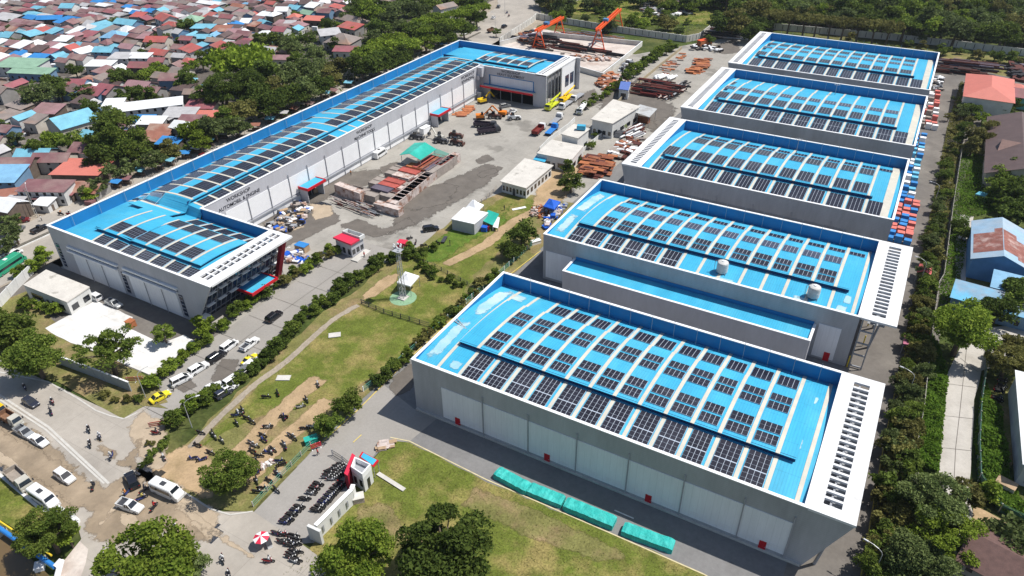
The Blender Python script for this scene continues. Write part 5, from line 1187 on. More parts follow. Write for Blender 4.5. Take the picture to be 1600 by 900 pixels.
# tractor, excavators and loaders of the machine group
def excavator(label,px,rz,m1,cat='excavator',name='excavator'):
    p=G(*px,1); t=thing(name,label,cat,(p.x,p.y,0),rz,local=True)
    for s in (-1,1):
        m=MB(); ring=lambda y:[(-1.7,y,.35),(-1.4,y,0),(1.4,y,0),(1.7,y,.35),(1.4,y,.75),(-1.4,y,.75)]; loft(m,[ring(s*1.15-.3),ring(s*1.15+.3)]); m.build('track',TYRE,t)
    m=MB(); m.box(-1.8,1.2,-1.2,1.2,.85,1.9); m.build('body',m1,t)
    m=MB(); m.hexa([(.1,-1.1,1.9),(1.1,-1.1,1.9),(1.1,-.1,1.9),(.1,-.1,1.9)],[(.2,-1.05,2.9),(.9,-1.05,2.9),(.9,-.15,2.9),(.2,-.15,2.9)]); m.build('cab',CGL,t)
    m=MB(); m.hexa([(.8,.05,1.5),(1.2,.05,1.5),(1.2,.45,1.5),(.8,.45,1.5)],[(3.4,.05,4.0),(3.8,.05,3.7),(3.8,.45,3.7),(3.4,.45,4.0)]); m.hexa([(3.5,.08,3.6),(3.9,.08,3.9),(3.9,.42,3.9),(3.5,.42,3.6)],[(5.6,.1,1.2),(5.9,.1,1.5),(5.9,.4,1.5),(5.6,.4,1.2)]); m.build('arm',m1,t)
    m=MB(); m.hexa([(5.2,-.3,.5),(6.2,-.3,.5),(6.2,.8,.5),(5.2,.8,.5)],[(5.5,-.3,1.3),(6.0,-.3,1.4),(6.0,.8,1.4),(5.5,.8,1.3)]); m.build('bucket',DSTEEL,t); return t
excavator('orange excavator at the left of the machine group, arm towards the workshop',(751,182),.6,ORAN)
excavator('orange excavator behind the dark wheeled machines of the machine group',(784,177),3.4,ORAN)
excavator('yellow loader by the inner corner of the workshop',(754,157),1.1,YMACH,'loader','loader')
excavator('small yellowish machine left of the dark machines in the mid yard',(686,215),2.8,BEIGE,'loader','loader')
def crawler(label,px,rz,m1):
    p=G(*px,1); t=thing('wheeled_machine',label,'machine',(p.x,p.y,0),rz,local=True)
    for x in (-1.3,1.5):
        for s in (-1,1): wheel(t,x,s*1.0,.7,.5)
    m=MB(); loft(m,[[(x,-.7*w,.6),(x,.7*w,.6),(x,.6*w,z),(x,-.6*w,z)] for x,w,z in ((-2.3,.8,1.4),(-1.8,1,1.9),(.4,1,1.9),(.6,1,1.6),(2.4,.8,1.4))]); m.build('body',m1,t)
    m=MB(); m.hexa([(-1,-.6,1.9),(.4,-.6,1.9),(.4,.6,1.9),(-1,.6,1.9)],[(-.8,-.5,2.8),(.2,-.5,2.8),(.2,.5,2.8),(-.8,.5,2.8)]); m.build('cab',CGL,t)
    m=MB(); m.box(2.6,2.9,-1.2,1.2,.2,1.0); m.build('blade',m1,t); return t
DRUST=mat('dark_rusty_machine',(.10,.045,.035),.8,.3,1.5)
crawler('dark rusty wheeled machine in front of the orange excavators',(772,181),.4,DRUST); crawler('dark wheeled machine in the mid yard, left of the pair',(688,219),.3,DSTEEL); crawler('dark wheeled machine in the mid yard, upper of the group',(711,211),.4,DRUST); crawler('dark red wheeled machine in the mid yard, lowest of the group',(713,222),.2,DRUST)
crawler('small dark machine beside the porch of the long workshop wall',(650,213),.3,DSTEEL); crawler('white wheeled machine left of the yellow crane in the hall shade',(802,183),.7,CARW)
# ---------------------------------------------------------------- motorbikes
BIKEM={'black':mat('bike_black',(.02,.02,.025),.4,.1,2),'red':mat('bike_red',(.5,.02,.03),.4,.1,2),'white':mat('bike_white',(.6,.6,.6),.4,.1,2),'blue':mat('bike_blue',(.03,.05,.2),.4,.1,2)}
SEAT=mat('bike_seat',(.02,.018,.018),.7,.1,2)
def bike_proto():
    t=thing('motorbike','motorbike','motorbike',local=True)
    for x in (-.62,.64):
        m=MB(); m.tube((x,-.06,.29),(x,.06,.29),.29,12); o=m.build('wheel',TYRE,t); m=MB(); m.tube((x,-.065,.29),(x,.065,.29),.15,8); m.build('rim',RIM,o)
    m=MB(); loft(m,[[(x,-w,z0),(x,w,z0),(x,w*.8,z1),(x,-w*.8,z1)] for x,w,z0,z1 in ((-.95,.06,.62,.74),(-.6,.15,.45,.72),(-.1,.13,.28,.62),(.2,.12,.26,.5),(.36,.16,.35,.95),(.46,.14,.5,.98))]); b=m.build('body',BIKEM['black'],t)
    m=MB(); loft(m,[[(x,-w,z),(x,w,z),(x,w*.7,z+.09),(x,-w*.7,z+.09)] for x,w,z in ((-.8,.08,.745),(-.5,.15,.725),(.0,.11,.64))]); m.build('seat',SEAT,t)
    m=MB(); m.tube((.44,-.34,1.02),(.36,0,.98),.025,5); m.tube((.36,0,.98),(.44,.34,1.02),.025,5); m.tube((.64,0,.3),(.38,0,.96),.04,5); m.build('handlebar',DSTEEL,t)
    m=MB(); m.box(.46,.54,-.09,.09,.8,.93); m.build('headlight',LAMP,t)
    m=MB(); m.hexa([(-.98,-.1,.55),(-.88,-.1,.55),(-.88,.1,.55),(-.98,.1,.55)],[(-1.02,-.08,.68),(-.9,-.08,.7),(-.9,.08,.7),(-1.02,.08,.68)]); m.build('tail_light',TAIL,t)
    return reg(t)
BP=bike_proto(); bike_first=[True]; BIKES=[]
def bike(px,py,rz,colr,group,label=None,z=.04):
    p=G(px,py,.5); o=BP if bike_first[0] else dup(BP); bike_first[0]=False
    o.location=(p.x,p.y,z); o.rotation_euler=(0,0,rz); o['group']=group; o['label']=label or colr+' motorbike'; o.scale=(1.08,1.08,1.08)
    for ch in o.children if o is BP else [c for c in COPIES(o)]:
        if ch.name.startswith('body'): setmat(ch,BIKEM[colr])
    BIKES.append((o,colr)); return o
def COPIES(o): return [c for c in LASTCH if c.parent is o]
LASTCH=[]
_dup=dup
def dup(o,loc=None,rz=None,scale=None,label=None,parent=None):
    c=_dup_inner(o,loc,rz,scale,label,parent); return c
def _dup_inner(o,loc,rz,scale,label,parent):
    if parent is None: LASTCH.clear()
    c=o.copy(); COL.objects.link(c)
    if parent is not None: c.parent=parent; LASTCH.append(c)
    if loc is not None: c.location=loc
    if rz is not None: c.rotation_euler=(0,0,rz)
    if scale is not None: c.scale=(scale,)*3
    if label: c['label']=label
    for ch in KIDS.get(o.name,[]): _dup_inner(ch,None,None,None,None,c)
    return c
random.seed(21)
fld=[(379,640),(374,644),(369,649),(386,653),(394,659),(370,661),(418,667),(443,651),(314,676),(332,677),(336,682),(347,688),(308,695),(329,707),(301,716),(315,718),(411,680),(412,687),(393,692),(399,696),(394,704),(444,694),(446,697),(418,706),(427,702),(402,721),(437,720),(439,726),(433,737),(435,741),(399,734),(397,740),(401,750),(420,750),(256,714),(416,620),(434,614),(497,600),(479,624),(470,635),(444,651),(419,666),(476,669),(487,666),(455,680),(459,684),(423,705),(405,712),(432,765),(410,762),(402,768)]
for x,y in fld: bike(x,y,U(-.6,.9)+(3.14 if R()<.3 else 0),random.choice(['black','black','black','white','blue']),'motorbikes parked on the dirt field',z=.12)
t4=lambda x,y:(400+x/4,675+y/4)
left=[(395,320),(388,328),(372,345),(364,353),(352,372),(345,380),(312,412),(300,418),(276,462),(268,470),(252,484),(246,492),(228,510),(220,518),(208,538),(200,546),(186,555),(178,565)]
for q in left: bike(*t4(*q),.35+U(-.12,.12),random.choice(['black']*7+['red','white','blue']),'motorbikes in the left parking row by the gate')
right=[(374,490),(382,482),(398,468),(404,460),(420,442),(426,434),(440,424),(446,416),(456,402),(462,394),(474,384),(482,376),(492,362),(500,354),(512,342),(520,334),(534,322),(546,312)]
for q in right: bike(*t4(*q),.35+U(-.12,.12),random.choice(['black']*7+['red','white','blue']),'motorbikes in the right parking row along the white wall')
top=[(442,280),(452,270),(462,282),(474,270),(484,258),(496,250),(508,240),(520,232),(528,246),(538,238),(516,262),(504,272),(530,262),(546,256),(490,284),(476,292),(498,226),(510,216),(522,208),(536,202),(548,214),(470,240),(456,252),(544,226),(484,236)]
for q in top: bike(*t4(*q),.45+U(-.2,.2),random.choice(['black']*4+['white','white']),'motorbikes packed beside the gatehouse')
low=[(130,628),(142,636),(168,632),(178,642),(240,644),(228,660),(250,668),(162,682),(176,692),(190,678),(204,690),(222,698),(240,700),(256,690),(214,708),(236,746),(222,758),(262,744),(214,780),(232,772),(242,806),(256,798)]
for q in low: bike(*t4(*q),.3+U(-.2,.2),random.choice(['black']*7+['red','white','blue']),'motorbikes standing outside the parking rows')
for q in [(1464,580),(1470,577),(1456,622),(1450,630),(1444,638),(1466,612),(1448,648),(1430,684),(1440,690),(1426,694),(1438,700)]:
    x,y=q; bike(1200+x/4,450+y/4,.3+U(-.2,.2),'black','motorbikes parked on the grass by the right frame edge',z=.12)
# ---------------------------------------------------------------- people
def person_proto(kind):
    "one continuous skinned body; kind: ride, stand, walk"
    if kind=='ride':
        V=[(0,0,.86),(.02,0,1.02),(.08,0,1.22),(.12,0,1.42),(.14,0,1.5),(.17,0,1.66)]; E_=[(0,1),(1,2),(2,3),(3,4),(4,5)]; RD=[.15,.14,.16,.13,.06,.10]
        for s in (-1,1):
            k=len(V); V+=[(.02,s*.11,.84),(.42,s*.17,.72),(.36,s*.17,.30),(.50,s*.17,.26),(.12,s*.19,1.40),(.26,s*.27,1.18),(.48,s*.30,1.12)]
            E_+=[(0,k),(k,k+1),(k+1,k+2),(k+2,k+3),(3,k+4),(k+4,k+5),(k+5,k+6)]; RD+=[.11,.085,.055,.05,.07,.05,.035]
    else:
        w=.22 if kind=='walk' else .03
        V=[(0,0,.92),(0,0,1.08),(0,0,1.26),(0,0,1.42),(0,0,1.52),(.02,0,1.66)]; E_=[(0,1),(1,2),(2,3),(3,4),(4,5)]; RD=[.14,.12,.15,.13,.055,.10]
        for s in (-1,1):
            k=len(V); V+=[(0,s*.10,.88),(s*w*.6,s*.11,.48),(s*w-.02,s*.11,.08),(s*w+.14,s*.12,.04),(0,s*.19,1.40),(-s*w*.4,s*.24,1.12),(-s*w*.5+.08,s*.24,.86)]
            E_+=[(0,k),(k,k+1),(k+1,k+2),(k+2,k+3),(3,k+4),(k+4,k+5),(k+5,k+6)]; RD+=[.11,.075,.05,.045,.065,.045,.033]
    me=bpy.data.meshes.new('tmpbody'); me.from_pydata(V,E_,[]); o=bpy.data.objects.new('tmpbody',me); COL.objects.link(o)
    md=o.modifiers.new('s','SKIN'); 
    for i,sv in enumerate(me.skin_vertices[0].data): sv.radius=(RD[i],RD[i]*(1.15 if i<4 else 1)); sv.use_root=(i==0)
    sb=o.modifiers.new('u','SUBSURF'); sb.levels=1
    r=bpy.data.meshes.new_from_object(o.evaluated_get(bpy.context.evaluated_depsgraph_get())); bpy.data.objects.remove(o); r.name='person_'+kind
    return r
SKIN=mat('skin_tone',(.30,.17,.10),.6,.05,3); SH={'white':mat('white_shirt',(.62,.62,.62),.8,.05,3),'dark':mat('dark_shirt',(.035,.035,.045),.8,.05,3),'red':mat('red_shirt',(.45,.03,.03),.8,.05,3),'orange':mat('orange_shirt',(.6,.22,.05),.8,.05,3),'yellow':mat('yellow_shirt',(.6,.5,.12),.8,.05,3),'blue':mat('blue_shirt',(.06,.1,.3),.8,.05,3)}
TROU=mat('dark_trousers',(.03,.032,.045),.85,.05,3); HELM=mat('helmet_paint',(.05,.05,.06),.25,.05,3,spec=.6); HELMW=mat('white_helmet',(.65,.65,.65),.25,.05,3,spec=.6)
HAIR=mat('black_hair',(.012,.01,.01),.7,.1,3)
PM={}
def person(loc,rz,kind,shirt,label,helmet=None,group=None):
    if (kind,shirt) not in PM:
        me=person_proto(kind).copy() if kind not in PM else PM[kind].copy()
        if kind not in PM: PM[kind]=me.copy()
        me.materials.clear(); 
        for m_ in (SKIN,SH[shirt],TROU): me.materials.append(m_)
        hz=1.55 if kind!='ride' else 1.54
        for p in me.polygons:
            z=p.center.z; y=abs(p.center.y)
            if kind=='ride': p.material_index=0 if z>hz or (p.center.x>.4 and z>1.0) else (1 if z>.95 and not(p.center.x>.3 and z<.9) else 2)
            else: p.material_index=0 if (z>hz or (y>.2 and z<1.0)) else (1 if z>.98 else 2)
            p.use_smooth=True
        PM[(kind,shirt)]=me
    o=bpy.data.objects.new('person',PM[(kind,shirt)]); COL.objects.link(o); o.location=loc; o.rotation_euler=(0,0,rz)
    tag(o,label,'person',group)
    hx=.18 if kind=='ride' else .02; hz=1.68
    m=MB(); m.smooth=True; m.lathe((hx-.01,0,hz-.12),[(.09,0),(.125,.05),(.135,.12),(.12,.2),(.08,.25),(.02,.275)],10)
    me=m.build('helmet' if helmet else 'hair',HELMW if helmet=='w' else (HELM if helmet else HAIR),None); me.parent=o
    return o
rid=[((39,606),-.35,'dark','rider in dark clothes on the bike nearest the broad left tree'),((82,628),-.3,'dark','rider in dark clothes between the navy hatchback and the field verge'),((80,644),2.8,'dark','rider in dark clothes below the navy hatchback'),((139,671),-.5,'dark','rider in dark clothes left of the damp junction stain'),((156,682),-.5,'white','rider in a white shirt at the top of the junction'),((141,694),-.6,'dark','rider in dark clothes above the end of the median'),((174,713),-.9,'white','rider in a white shirt right of the median end'),((146,760),2.4,'dark','rider in dark clothes right of the lone white hatchback'),((197,771),-1.4,'orange','rider in an orange top above the white pickup'),((222,778),1.2,'yellow','rider in a yellow top right of the white pickup'),((226,766),1.5,'dark','rider in dark clothes beside the black car in the mud'),((241,792),1.9,'red','rider in a dark red top below the corner minibus'),((274,824),-.5,'white','rider in a white shirt on the muddy edge of the lower road'),((296,838),-.5,'dark','rider in dark clothes above the bottom-edge bright tree'),((348,874),-.6,'white','rider in a white shirt low in the picture on the lower road'),((358,898),-.6,'dark','rider in dark clothes cut by the bottom edge'),((244,676),.4,'dark','rider in dark clothes beside the red and white road barrier'),
 ((108,335),.3,'dark','rider on the sandy plaza beside the workshop corner'),((95,334),.3,'orange','rider on the sandy plaza, left of the pair'),((2,367),1,'dark','rider at the left frame edge below the black car'),((792,20),1.5,'dark','rider highest up the far street'),((795,25),1.5,'red','rider in red on the far street'),((733,52),.5,'dark','rider on the far street beside the white car'),((420,876),.5,'white','rider near the umbrella at the driveway mouth')]
for (p,rz,sh,lb) in rid:
    b=bike(p[0],p[1],rz,random.choice(['black','black','red','blue']),'motorbikes ridden on the streets','motorbike under the '+lb,z=.13)
    q=b.location; person((q.x,q.y,.13+.0),rz,'ride',sh,lb,helmet=random.choice(['w','k']),group='riders on motorbikes')
for (px,py,rz,k,sh,lb) in [(788,325,1,'walk','dark','person in dark clothes walking on the lawn above the white tents'),(548,270,2,'stand','orange','person in an orange top beside the stacked crates'),(503,289,.3,'stand','dark','person in dark clothes beside the red porch on the long wall'),(64,341,1,'stand','white','person in a white shirt beside the black pickup'),(557,392,1.2,'stand','orange','person in an orange top at the gate guardhouse'),(569,398,0,'stand','red','person in red beside the gate guardhouse planter'),(496,706,1,'walk','red','person in red at the driveway edge beside the green bin'),(408,840,.5,'stand','red','person in red under the red and white umbrella'),(388,560,1,'stand','dark','person in dark clothes between the cars of the entrance road'),(270,606,2,'walk','white','person in a white shirt beside the first white van'),(703,380,.7,'stand','dark','person in dark clothes by the dark hatch on the lawn')]:
    if lb=='placeholder': continue
    p=G(px,py,.9); person((p.x,p.y,.1),rz,k,sh,lb)
# ---------------------------------------------------------------- small buildings
def qw(q,z): return [G(x,y,z) for x,y in q]
def shrink(p,f):
    c=sum((Vector(a) for a in p),Vector())/len(p); return [c+(Vector(a)-c)*f for a in p]
CONCR=mat('weathered_flat_roof',(.56,.53,.48),.9,.10,.4,col2=(.33,.31,.27),mix=.64,sharp=.05,scale2=.28,fine=.08)
TEAL=mat('teal_sheet',(.02,.36,.28),.5,.10,.4,col2=(.06,.5,.42),mix=.62); TARPG=mat('green_tarpaulin',(.025,.40,.36),.65,.18,.8,bump=.6,col2=(.07,.52,.47),mix=.56,scale2=.6); TARPB=mat('blue_tarpaulin',(.01,.10,.52),.55,.1,1,bump=.4); TENTW=mat('white_tent_cloth',(.80,.80,.80),.7,.03,1)
def windows(t,a,b,H,n,m,z0=.9,z1=2.3,wd=.55,base=0):
    "row of n windows in the wall between ground points a and b"
    a=Vector(a);b=Vector(b); d=(b-a); L=d.length; d.normalize(); nrm=Vector((d.y,-d.x,0))
    for i in range(n):
        c=a+d*L*(i+.5)/n; w=L/n*wd/2; o1=c-d*w; o2=c+d*w; mb=MB()
        f,bk=nrm*.05,-nrm*.0+nrm*.004
        mb.hexa([(o1+f).to_tuple()[:2]+(z0,),(o2+f).to_tuple()[:2]+(z0,),(o2+bk).to_tuple()[:2]+(z0,),(o1+bk).to_tuple()[:2]+(z0,)],[(o1+f).to_tuple()[:2]+(z1,),(o2+f).to_tuple()[:2]+(z1,),(o2+bk).to_tuple()[:2]+(z1,),(o1+bk).to_tuple()[:2]+(z1,)])
        mb.build('window',m,t)
def flat_building(name,label,cat,q,H,wall,roof,eave=.94,par=0,win=3,door=True,group=None):
    """q: 4 roof-corner pixels, anticlockwise from the corner nearest the camera's left"""
    P=qw(q,H); c=sum(P,Vector())/4; t=thing(name,label,cat,(c.x,c.y,0),group=group)
    a=sum(P[i].x*P[(i+1)%4].y-P[(i+1)%4].x*P[i].y for i in range(4)); P=P if a>0 else P[::-1]
    B=[tuple(v)[:2] for v in shrink(P,eave)]; m=MB(); m.prism(B,0,H-.25 if not par else H); m.build('wall',wall,t)
    if not par:
        m=MB(); m.prism([tuple(v)[:2] for v in P],H-.247,H); m.build('roof',roof,t)
    else:
        inn=[tuple(v)[:2] for v in shrink(P,eave*.90)]; out=[tuple(v)[:2] for v in shrink(P,eave*1.01)]
        m=MB(); z0,z1=H+.003,H+par
        for i in range(4):
            j=(i+1)%4; m.hexa([(*out[i],z0),(*out[j],z0),(*inn[j],z0),(*inn[i],z0)],[(*out[i],z1),(*out[j],z1),(*inn[j],z1),(*inn[i],z1)])
        m.build('parapet',wall,t)
        m=MB(); m.prism(inn,H+.004,H+.05); m.build('roof',roof,t)
    order=sorted(range(4),key=lambda i:(Vector(B[i])-Vector((0,0))).length); n0=order[0]
    A=[Vector((*b,0)) for b in B]
    if win:
        windows(t,A[n0],A[(n0+1)%4],H,win,CGL,.9,min(2.4,H-.8)); windows(t,A[n0-1],A[n0],H,win,CGL,.9,min(2.4,H-.8))
    if door:
        u=A[n0-1].lerp(A[n0],.5); d=(A[n0]-A[n0-1]).normalized(); nr=Vector((d.y,-d.x,0)); m=MB(); a_,b_=u-d*.45,u+d*.45
        pts=[a_+nr*.09,b_+nr*.09,b_+nr*.055,a_+nr*.055]; m.hexa([(*p.to_tuple()[:2],.05) for p in pts],[(*p.to_tuple()[:2],2.1) for p in pts]); m.build('door',DSTEEL,t)
    return t
flat_building('flat_roofed_house','small white flat-roofed house between the workshop and the white slab','house',[(36,445),(104,472),(140,448),(72,421)],4,WALLW,CONCR,.98,win=2)
flat_building('office_block','low white office block with row of windows at the edge of the sandy ground','office',[(781,283),(822,294),(865,258),(820,247)],4,WALLW,CONCR,.92,win=7)
flat_building('office_block','L-shaped white concrete office beside corrugated canopy and shrubs','office',[(923,186),(957,193),(1001,166),(958,155)],6,WALLW,CONCR,.93,win=4)
flat_building('flat_roofed_house','low stained concrete block with blue corner sheet, in the middle of the yard edge','house',[(838,239),(893,250),(912,228),(862,218)],4.5,WALLW,CONCR,.97,win=2)
flat_building('flat_roofed_house','raised white concrete box with blue water tank on its roof','house',[(876,209),(903,216),(922,201),(897,193)],6.5,WALLW,CONCR,.9,win=2)
p=G(908,203,6.5); t=thing('water_tank','square blue water tank on the raised concrete box','water tank',(p.x,p.y,6.5),.3,local=True); m=MB(); m.hexa([(-1.5,-1,.3),(1.5,-1,.3),(1.5,1,.3),(-1.5,1,.3)],[(-1.4,-.9,1.7),(1.4,-.9,1.7),(1.4,.9,1.7),(-1.4,.9,1.7)]); m.build('tank_body',TARPB if 0 else ROOF,t); m=MB(); m.box(-1.3,1.3,-.9,-.7,0,.3); m.box(-1.3,1.3,.7,.9,0,.3); m.build('support',DSTEEL,t)
def sheet_canopy(name,label,cat,q,H,roofm,drop=0,posts=True,ridge=None,rise=.0,th=.10,group=None,nseg=1):
    P=qw(q,H); c=sum(P,Vector())/len(P); t=thing(name,label,cat,(c.x,c.y,0),group=group); m=MB()
    a=sum(P[i].x*P[(i+1)%4].y-P[(i+1)%4].x*P[i].y for i in range(4)); P=P if a>0 else P[::-1]
    if rise:   # ridge joins the middles of sides 0-1 and 2-3
        r0=(P[0]+P[1])/2+Vector((0,0,rise)); r1=(P[2]+P[3])/2+Vector((0,0,rise)); D=Vector((0,0,-th))
        m.hexa([P[0]+D,r0+D,r1+D,P[3]+D],[P[0],r0,r1,P[3]]); m.hexa([r0+D,P[1]+D,P[2]+D,r1+D],[r0,P[1],P[2],r1])
    else:
        D=Vector((0,0,-th)); Z=[Vector((0,0,-drop if i in(0,1) else 0)) for i in range(4)]; m.hexa([P[i]+Z[i]+D for i in range(4)],[P[i]+Z[i] for i in range(4)])
    m.build('roof',roofm,t)
    if posts:
        for v in shrink(P,.9): mm=MB(); mm.tube((v.x,v.y,0),(v.x,v.y,H-.35-drop),.09,6); mm.build('post',STEEL,t)
    return t
sheet_canopy('canopy','grey corrugated canopy attached to the L-shaped office beside the pipe yard','canopy',[(985,173),(1015,183),(1027,170),(1000,163)],4.4,mat('grey_corrugated',(.45,.46,.46),.6,.15,.8,col2=(.25,.22,.2),mix=.6))
sheet_canopy('lean_to','turquoise blue sheet lean-to at the front of the stained concrete block','lean-to',[(833,247),(851,251),(860,240),(843,236)],3.4,ROOF,drop=.5)
flat_building('guardhouse','blue and white booth beside the rusty steel heap','booth',[(967,139),(982,141),(986,128),(970,127)],4,WALLW,mat('blue_booth_roof',(.10,.16,.42),.5,.1,1),.96,win=1)
# tents and canopies
def tent(label,q,H,rise,m_,group=None):
    P=qw(q,H); c=sum(P,Vector())/4; t=thing('tent',label,'tent',(c.x,c.y,0),group=group); m=MB(); ap=c+Vector((0,0,rise)); mids=[P[i].lerp(ap,.45)-Vector((0,0,rise*.16)) for i in range(4)]
    for i in range(4): j=(i+1)%4; m.quad(P[i],P[j],mids[j],mids[i]); m.quad(mids[i],mids[j],ap)
    for i in range(4): j=(i+1)%4; D=Vector((0,0,-.35)); m.quad(P[i]+D,P[j]+D,P[j],P[i])
    m.build('canopy_cloth',m_,t)
    for v in shrink(P,.97): mm=MB(); mm.tube((v.x,v.y,0),(v.x,v.y,H),.06,6); mm.build('pole',STEEL,t)
    return t
tent('white square peaked tent on the grass beside the lattice mast',[(620,441),(641,447),(655,431),(633,424)],3.2,1.4,TENTW)
tent('white peaked tent touching the twin white marquee by the lawn',[(726,326),(744,332),(756,320),(738,312)],3.4,2.2,TENTW)
tent('royal blue tent over the debris beside the warehouse driveway',[(849,322),(866,327),(876,315),(858,310)],2.8,1.3,TARPB)
tent('small blue and white tent on the lawn near the third lane, right frame',[(1524,303),(1540,306),(1544,302),(1530,299)],2.2,.6,mat('pale_blue_cloth',(.12,.42,.55),.6,.08,1))
flat_building('marquee','white marquee with grey side walls by the edge of the yard lawn','marquee',[(705,342),(741,350),(763,332),(724,324)],3.6,mat('marquee_side',(.42,.43,.45),.8,.1,.5),TENTW,.97,win=0,door=False)
sheet_canopy('canopy','teal sheet canopy on the right side of the white marquee','canopy',[(752,340),(770,348),(780,334),(763,328)],3.0,TEAL,drop=.8)
sheet_canopy('canopy','pale sheet leaning at the right end of the teal canopy','canopy',[(770,350),(778,352),(781,340),(775,337)],2.2,TENTW,drop=.9)
t=sheet_canopy('open_shed','teal gabled roof over the crate store in the yard','shed',[(624,242),(657,250),(682,233),(648,223)],5.0,TEAL,rise=1.3)
sheet_canopy('canopy','flat dull green sheet beside the teal gabled roof','canopy',[(674,242),(692,246),(702,240),(682,232)],3.0,mat('dull_green_sheet',(.12,.26,.21),.7,.12,1),posts=True)
sheet_canopy('carport','pink sheet canopy over bikes beside the fence east of the second warehouse','canopy',[(1411,537),(1436,541),(1439,526),(1414,522)],2.8,mat('pink_sheet',(.42,.13,.20),.6,.1,1))
sheet_canopy('carport','small red gabled roof among the trees beside the second warehouse slab','canopy',[(1433,425),(1455,430),(1457,417),(1437,412)],2.8,mat('coral_sheet',(.50,.10,.10),.6,.1,1),rise=.8)
# guard house with red roof at the yard gate
P=qw([(520,371),(548,382),(570,369),(543,360)],4.4); c=sum(P,Vector())/4; t=thing('guardhouse','grey guardhouse with bright red slab roof and open roof box at the yard gate','guardhouse',(c.x,c.y,0))
B=[tuple(v)[:2] for v in shrink(P,.86)]; m=MB(); m.prism(B,0,4.0); m.build('wall',CLAD2,t)
Q=[P[0],P[1],P[1].lerp(P[2],.62),P[0].lerp(P[3],.62)]; m=MB(); m.prism([tuple(v)[:2] for v in Q],4.003,4.45); m.build('red_roof',REDP,t)
Q=[P[0].lerp(P[3],.64),P[1].lerp(P[2],.64),P[2],P[3]]; m=MB(); I=shrink(Q,.86)
for i in range(4):
    j=(i+1)%4; m.hexa([(Q[i].x,Q[i].y,4.003),(Q[j].x,Q[j].y,4.003),(I[j].x,I[j].y,4.003),(I[i].x,I[i].y,4.003)],[(Q[i].x,Q[i].y,5.0),(Q[j].x,Q[j].y,5.0),(I[j].x,I[j].y,5.0),(I[i].x,I[i].y,5.0)])
m.build('roof_box',WALLW,t); A=[Vector((*b,0)) for b in B]; windows(t,A[1],A[2],4,3,CGL,.8,2.2,.7); windows(t,A[0],A[1],4,3,CGL,.6,2.3,.5)
m=MB(); m.prism([tuple(v)[:2] for v in [P[1]+Vector((.2,-1.0,0)),P[1]+Vector((2.4,-1.0,0)),P[2]+Vector((1.4,0,0)),P[2]+Vector((-.5,0,0))]],.02,.35); m.build('step',CONC,t)
# gatehouse in the foreground
P=qw([(548,729),(566,741),(579.5,725),(554,713.5)],4.6); c=sum(P,Vector())/4; t=thing('gatehouse','white gatehouse with open box roof, dark red front and blue porch','gatehouse',(c.x,c.y,0))
B=[tuple(v)[:2] for v in P]; I=[tuple(v)[:2] for v in shrink(P,.84)]; m=MB(); m.prism(B,0,3.4)
m.build('wall',WALLW,t); m=MB()
for i in range(4):
    j=(i+1)%4; m.hexa([(*B[i],3.403),(*B[j],3.403),(*I[j],3.403),(*I[i],3.403)],[(*B[i],4.6),(*B[j],4.6),(*I[j],4.6),(*I[i],4.6)])
m.build('parapet',COPE,t)
m=MB(); m.prism(I,3.405,3.5); m.build('roof',STEEL,t)
A=[Vector((*b,0)) for b in B]
windows(t,A[0],A[1],4,2,CGL,1.0,2.6,.5); windows(t,A[1],A[2],4,1,CGL,.2,2.4,.3)
d0=(A[0]-A[1]).normalized(); e0=(A[3]-A[0]).normalized()
m=MB(); q0=A[0]+d0*.25; q1=A[0]+d0*1.1; m.prism([tuple(v)[:2] for v in [q0-e0*1.6,q1-e0*1.6,q1+e0*3.0,q0+e0*3.0]][::1],0,3.9); m.build('red_front',mat('dark_red_wall',(.30,.012,.03),.6,.08,1),t)
m=MB(); m.prism([tuple(v)[:2] for v in [q0-e0*1.65,q1-e0*1.65,q1+e0*3.05,q0+e0*3.05]],3.905,4.0); m.build('coping',REDP,t)
P2=qw([(563,712),(586,731),(593,722),(565,705)],3.1); P2=[P2[3],P2[0],P2[1],P2[2]]
pp=qw([(561,714),(584,730),(592,720),(566,706)],3.0); m=MB(); m.prism([tuple(v)[:2] for v in pp],2.9,3.1); m.build('porch_fascia',REDM,t)
m=MB(); m.prism([tuple(v)[:2] for v in shrink(pp,.8)],3.104,3.16); m.build('porch_roof',ROOF,t)
for v in shrink(pp,.88)[1:3]: m=MB(); m.tube((v.x,v.y,0),(v.x,v.y,2.9),.07,6); m.build('post',STEEL,t)
# ---------------------------------------------------------------- walls and fences
def wallrun(name,label,cat,pts,h,th,m_,panel=None,slits=None,pm=None,group=None,cap=None,zoff=0,world=False):
    p=[Vector((*q,0)) for q in (pts if world else W(pts))]; c=sum(p,Vector())/len(p); t=thing(name,label,cat,(c.x,c.y,0),group=group)
    w=MB(); pil=MB(); sl=MB(); cp=MB()
    for a,b in zip(p[:-1],p[1:]):
        r=math.atan2(b.y-a.y,b.x-a.x); L=(b-a).length; mid=(a+b)/2; w.obox((mid.x,mid.y,0),L,th,h,r)
        if cap: cp.obox((mid.x,mid.y,h+.003),L,th*1.5,.1,r)
        if panel:
            n=max(1,round(L/panel))
            for i in range(n):
                q=a.lerp(b,(i+.5)/n); 
                if slits: sl.obox((q.x,q.y,h*.15),.28,th+.06,h*.7,r)
                q=a.lerp(b,i/n); pil.obox((q.x,q.y,0),th*1.5,th*1.5,h+.12,r)
    w.build('wall_panel',m_,t)
    if pil.v: o=pil.build('pillar',pm or m_,t)
    if sl.v: sl.build('slit_opening',DSTEEL,t)
    if cap: cp.build('coping',cap,t)
    return t
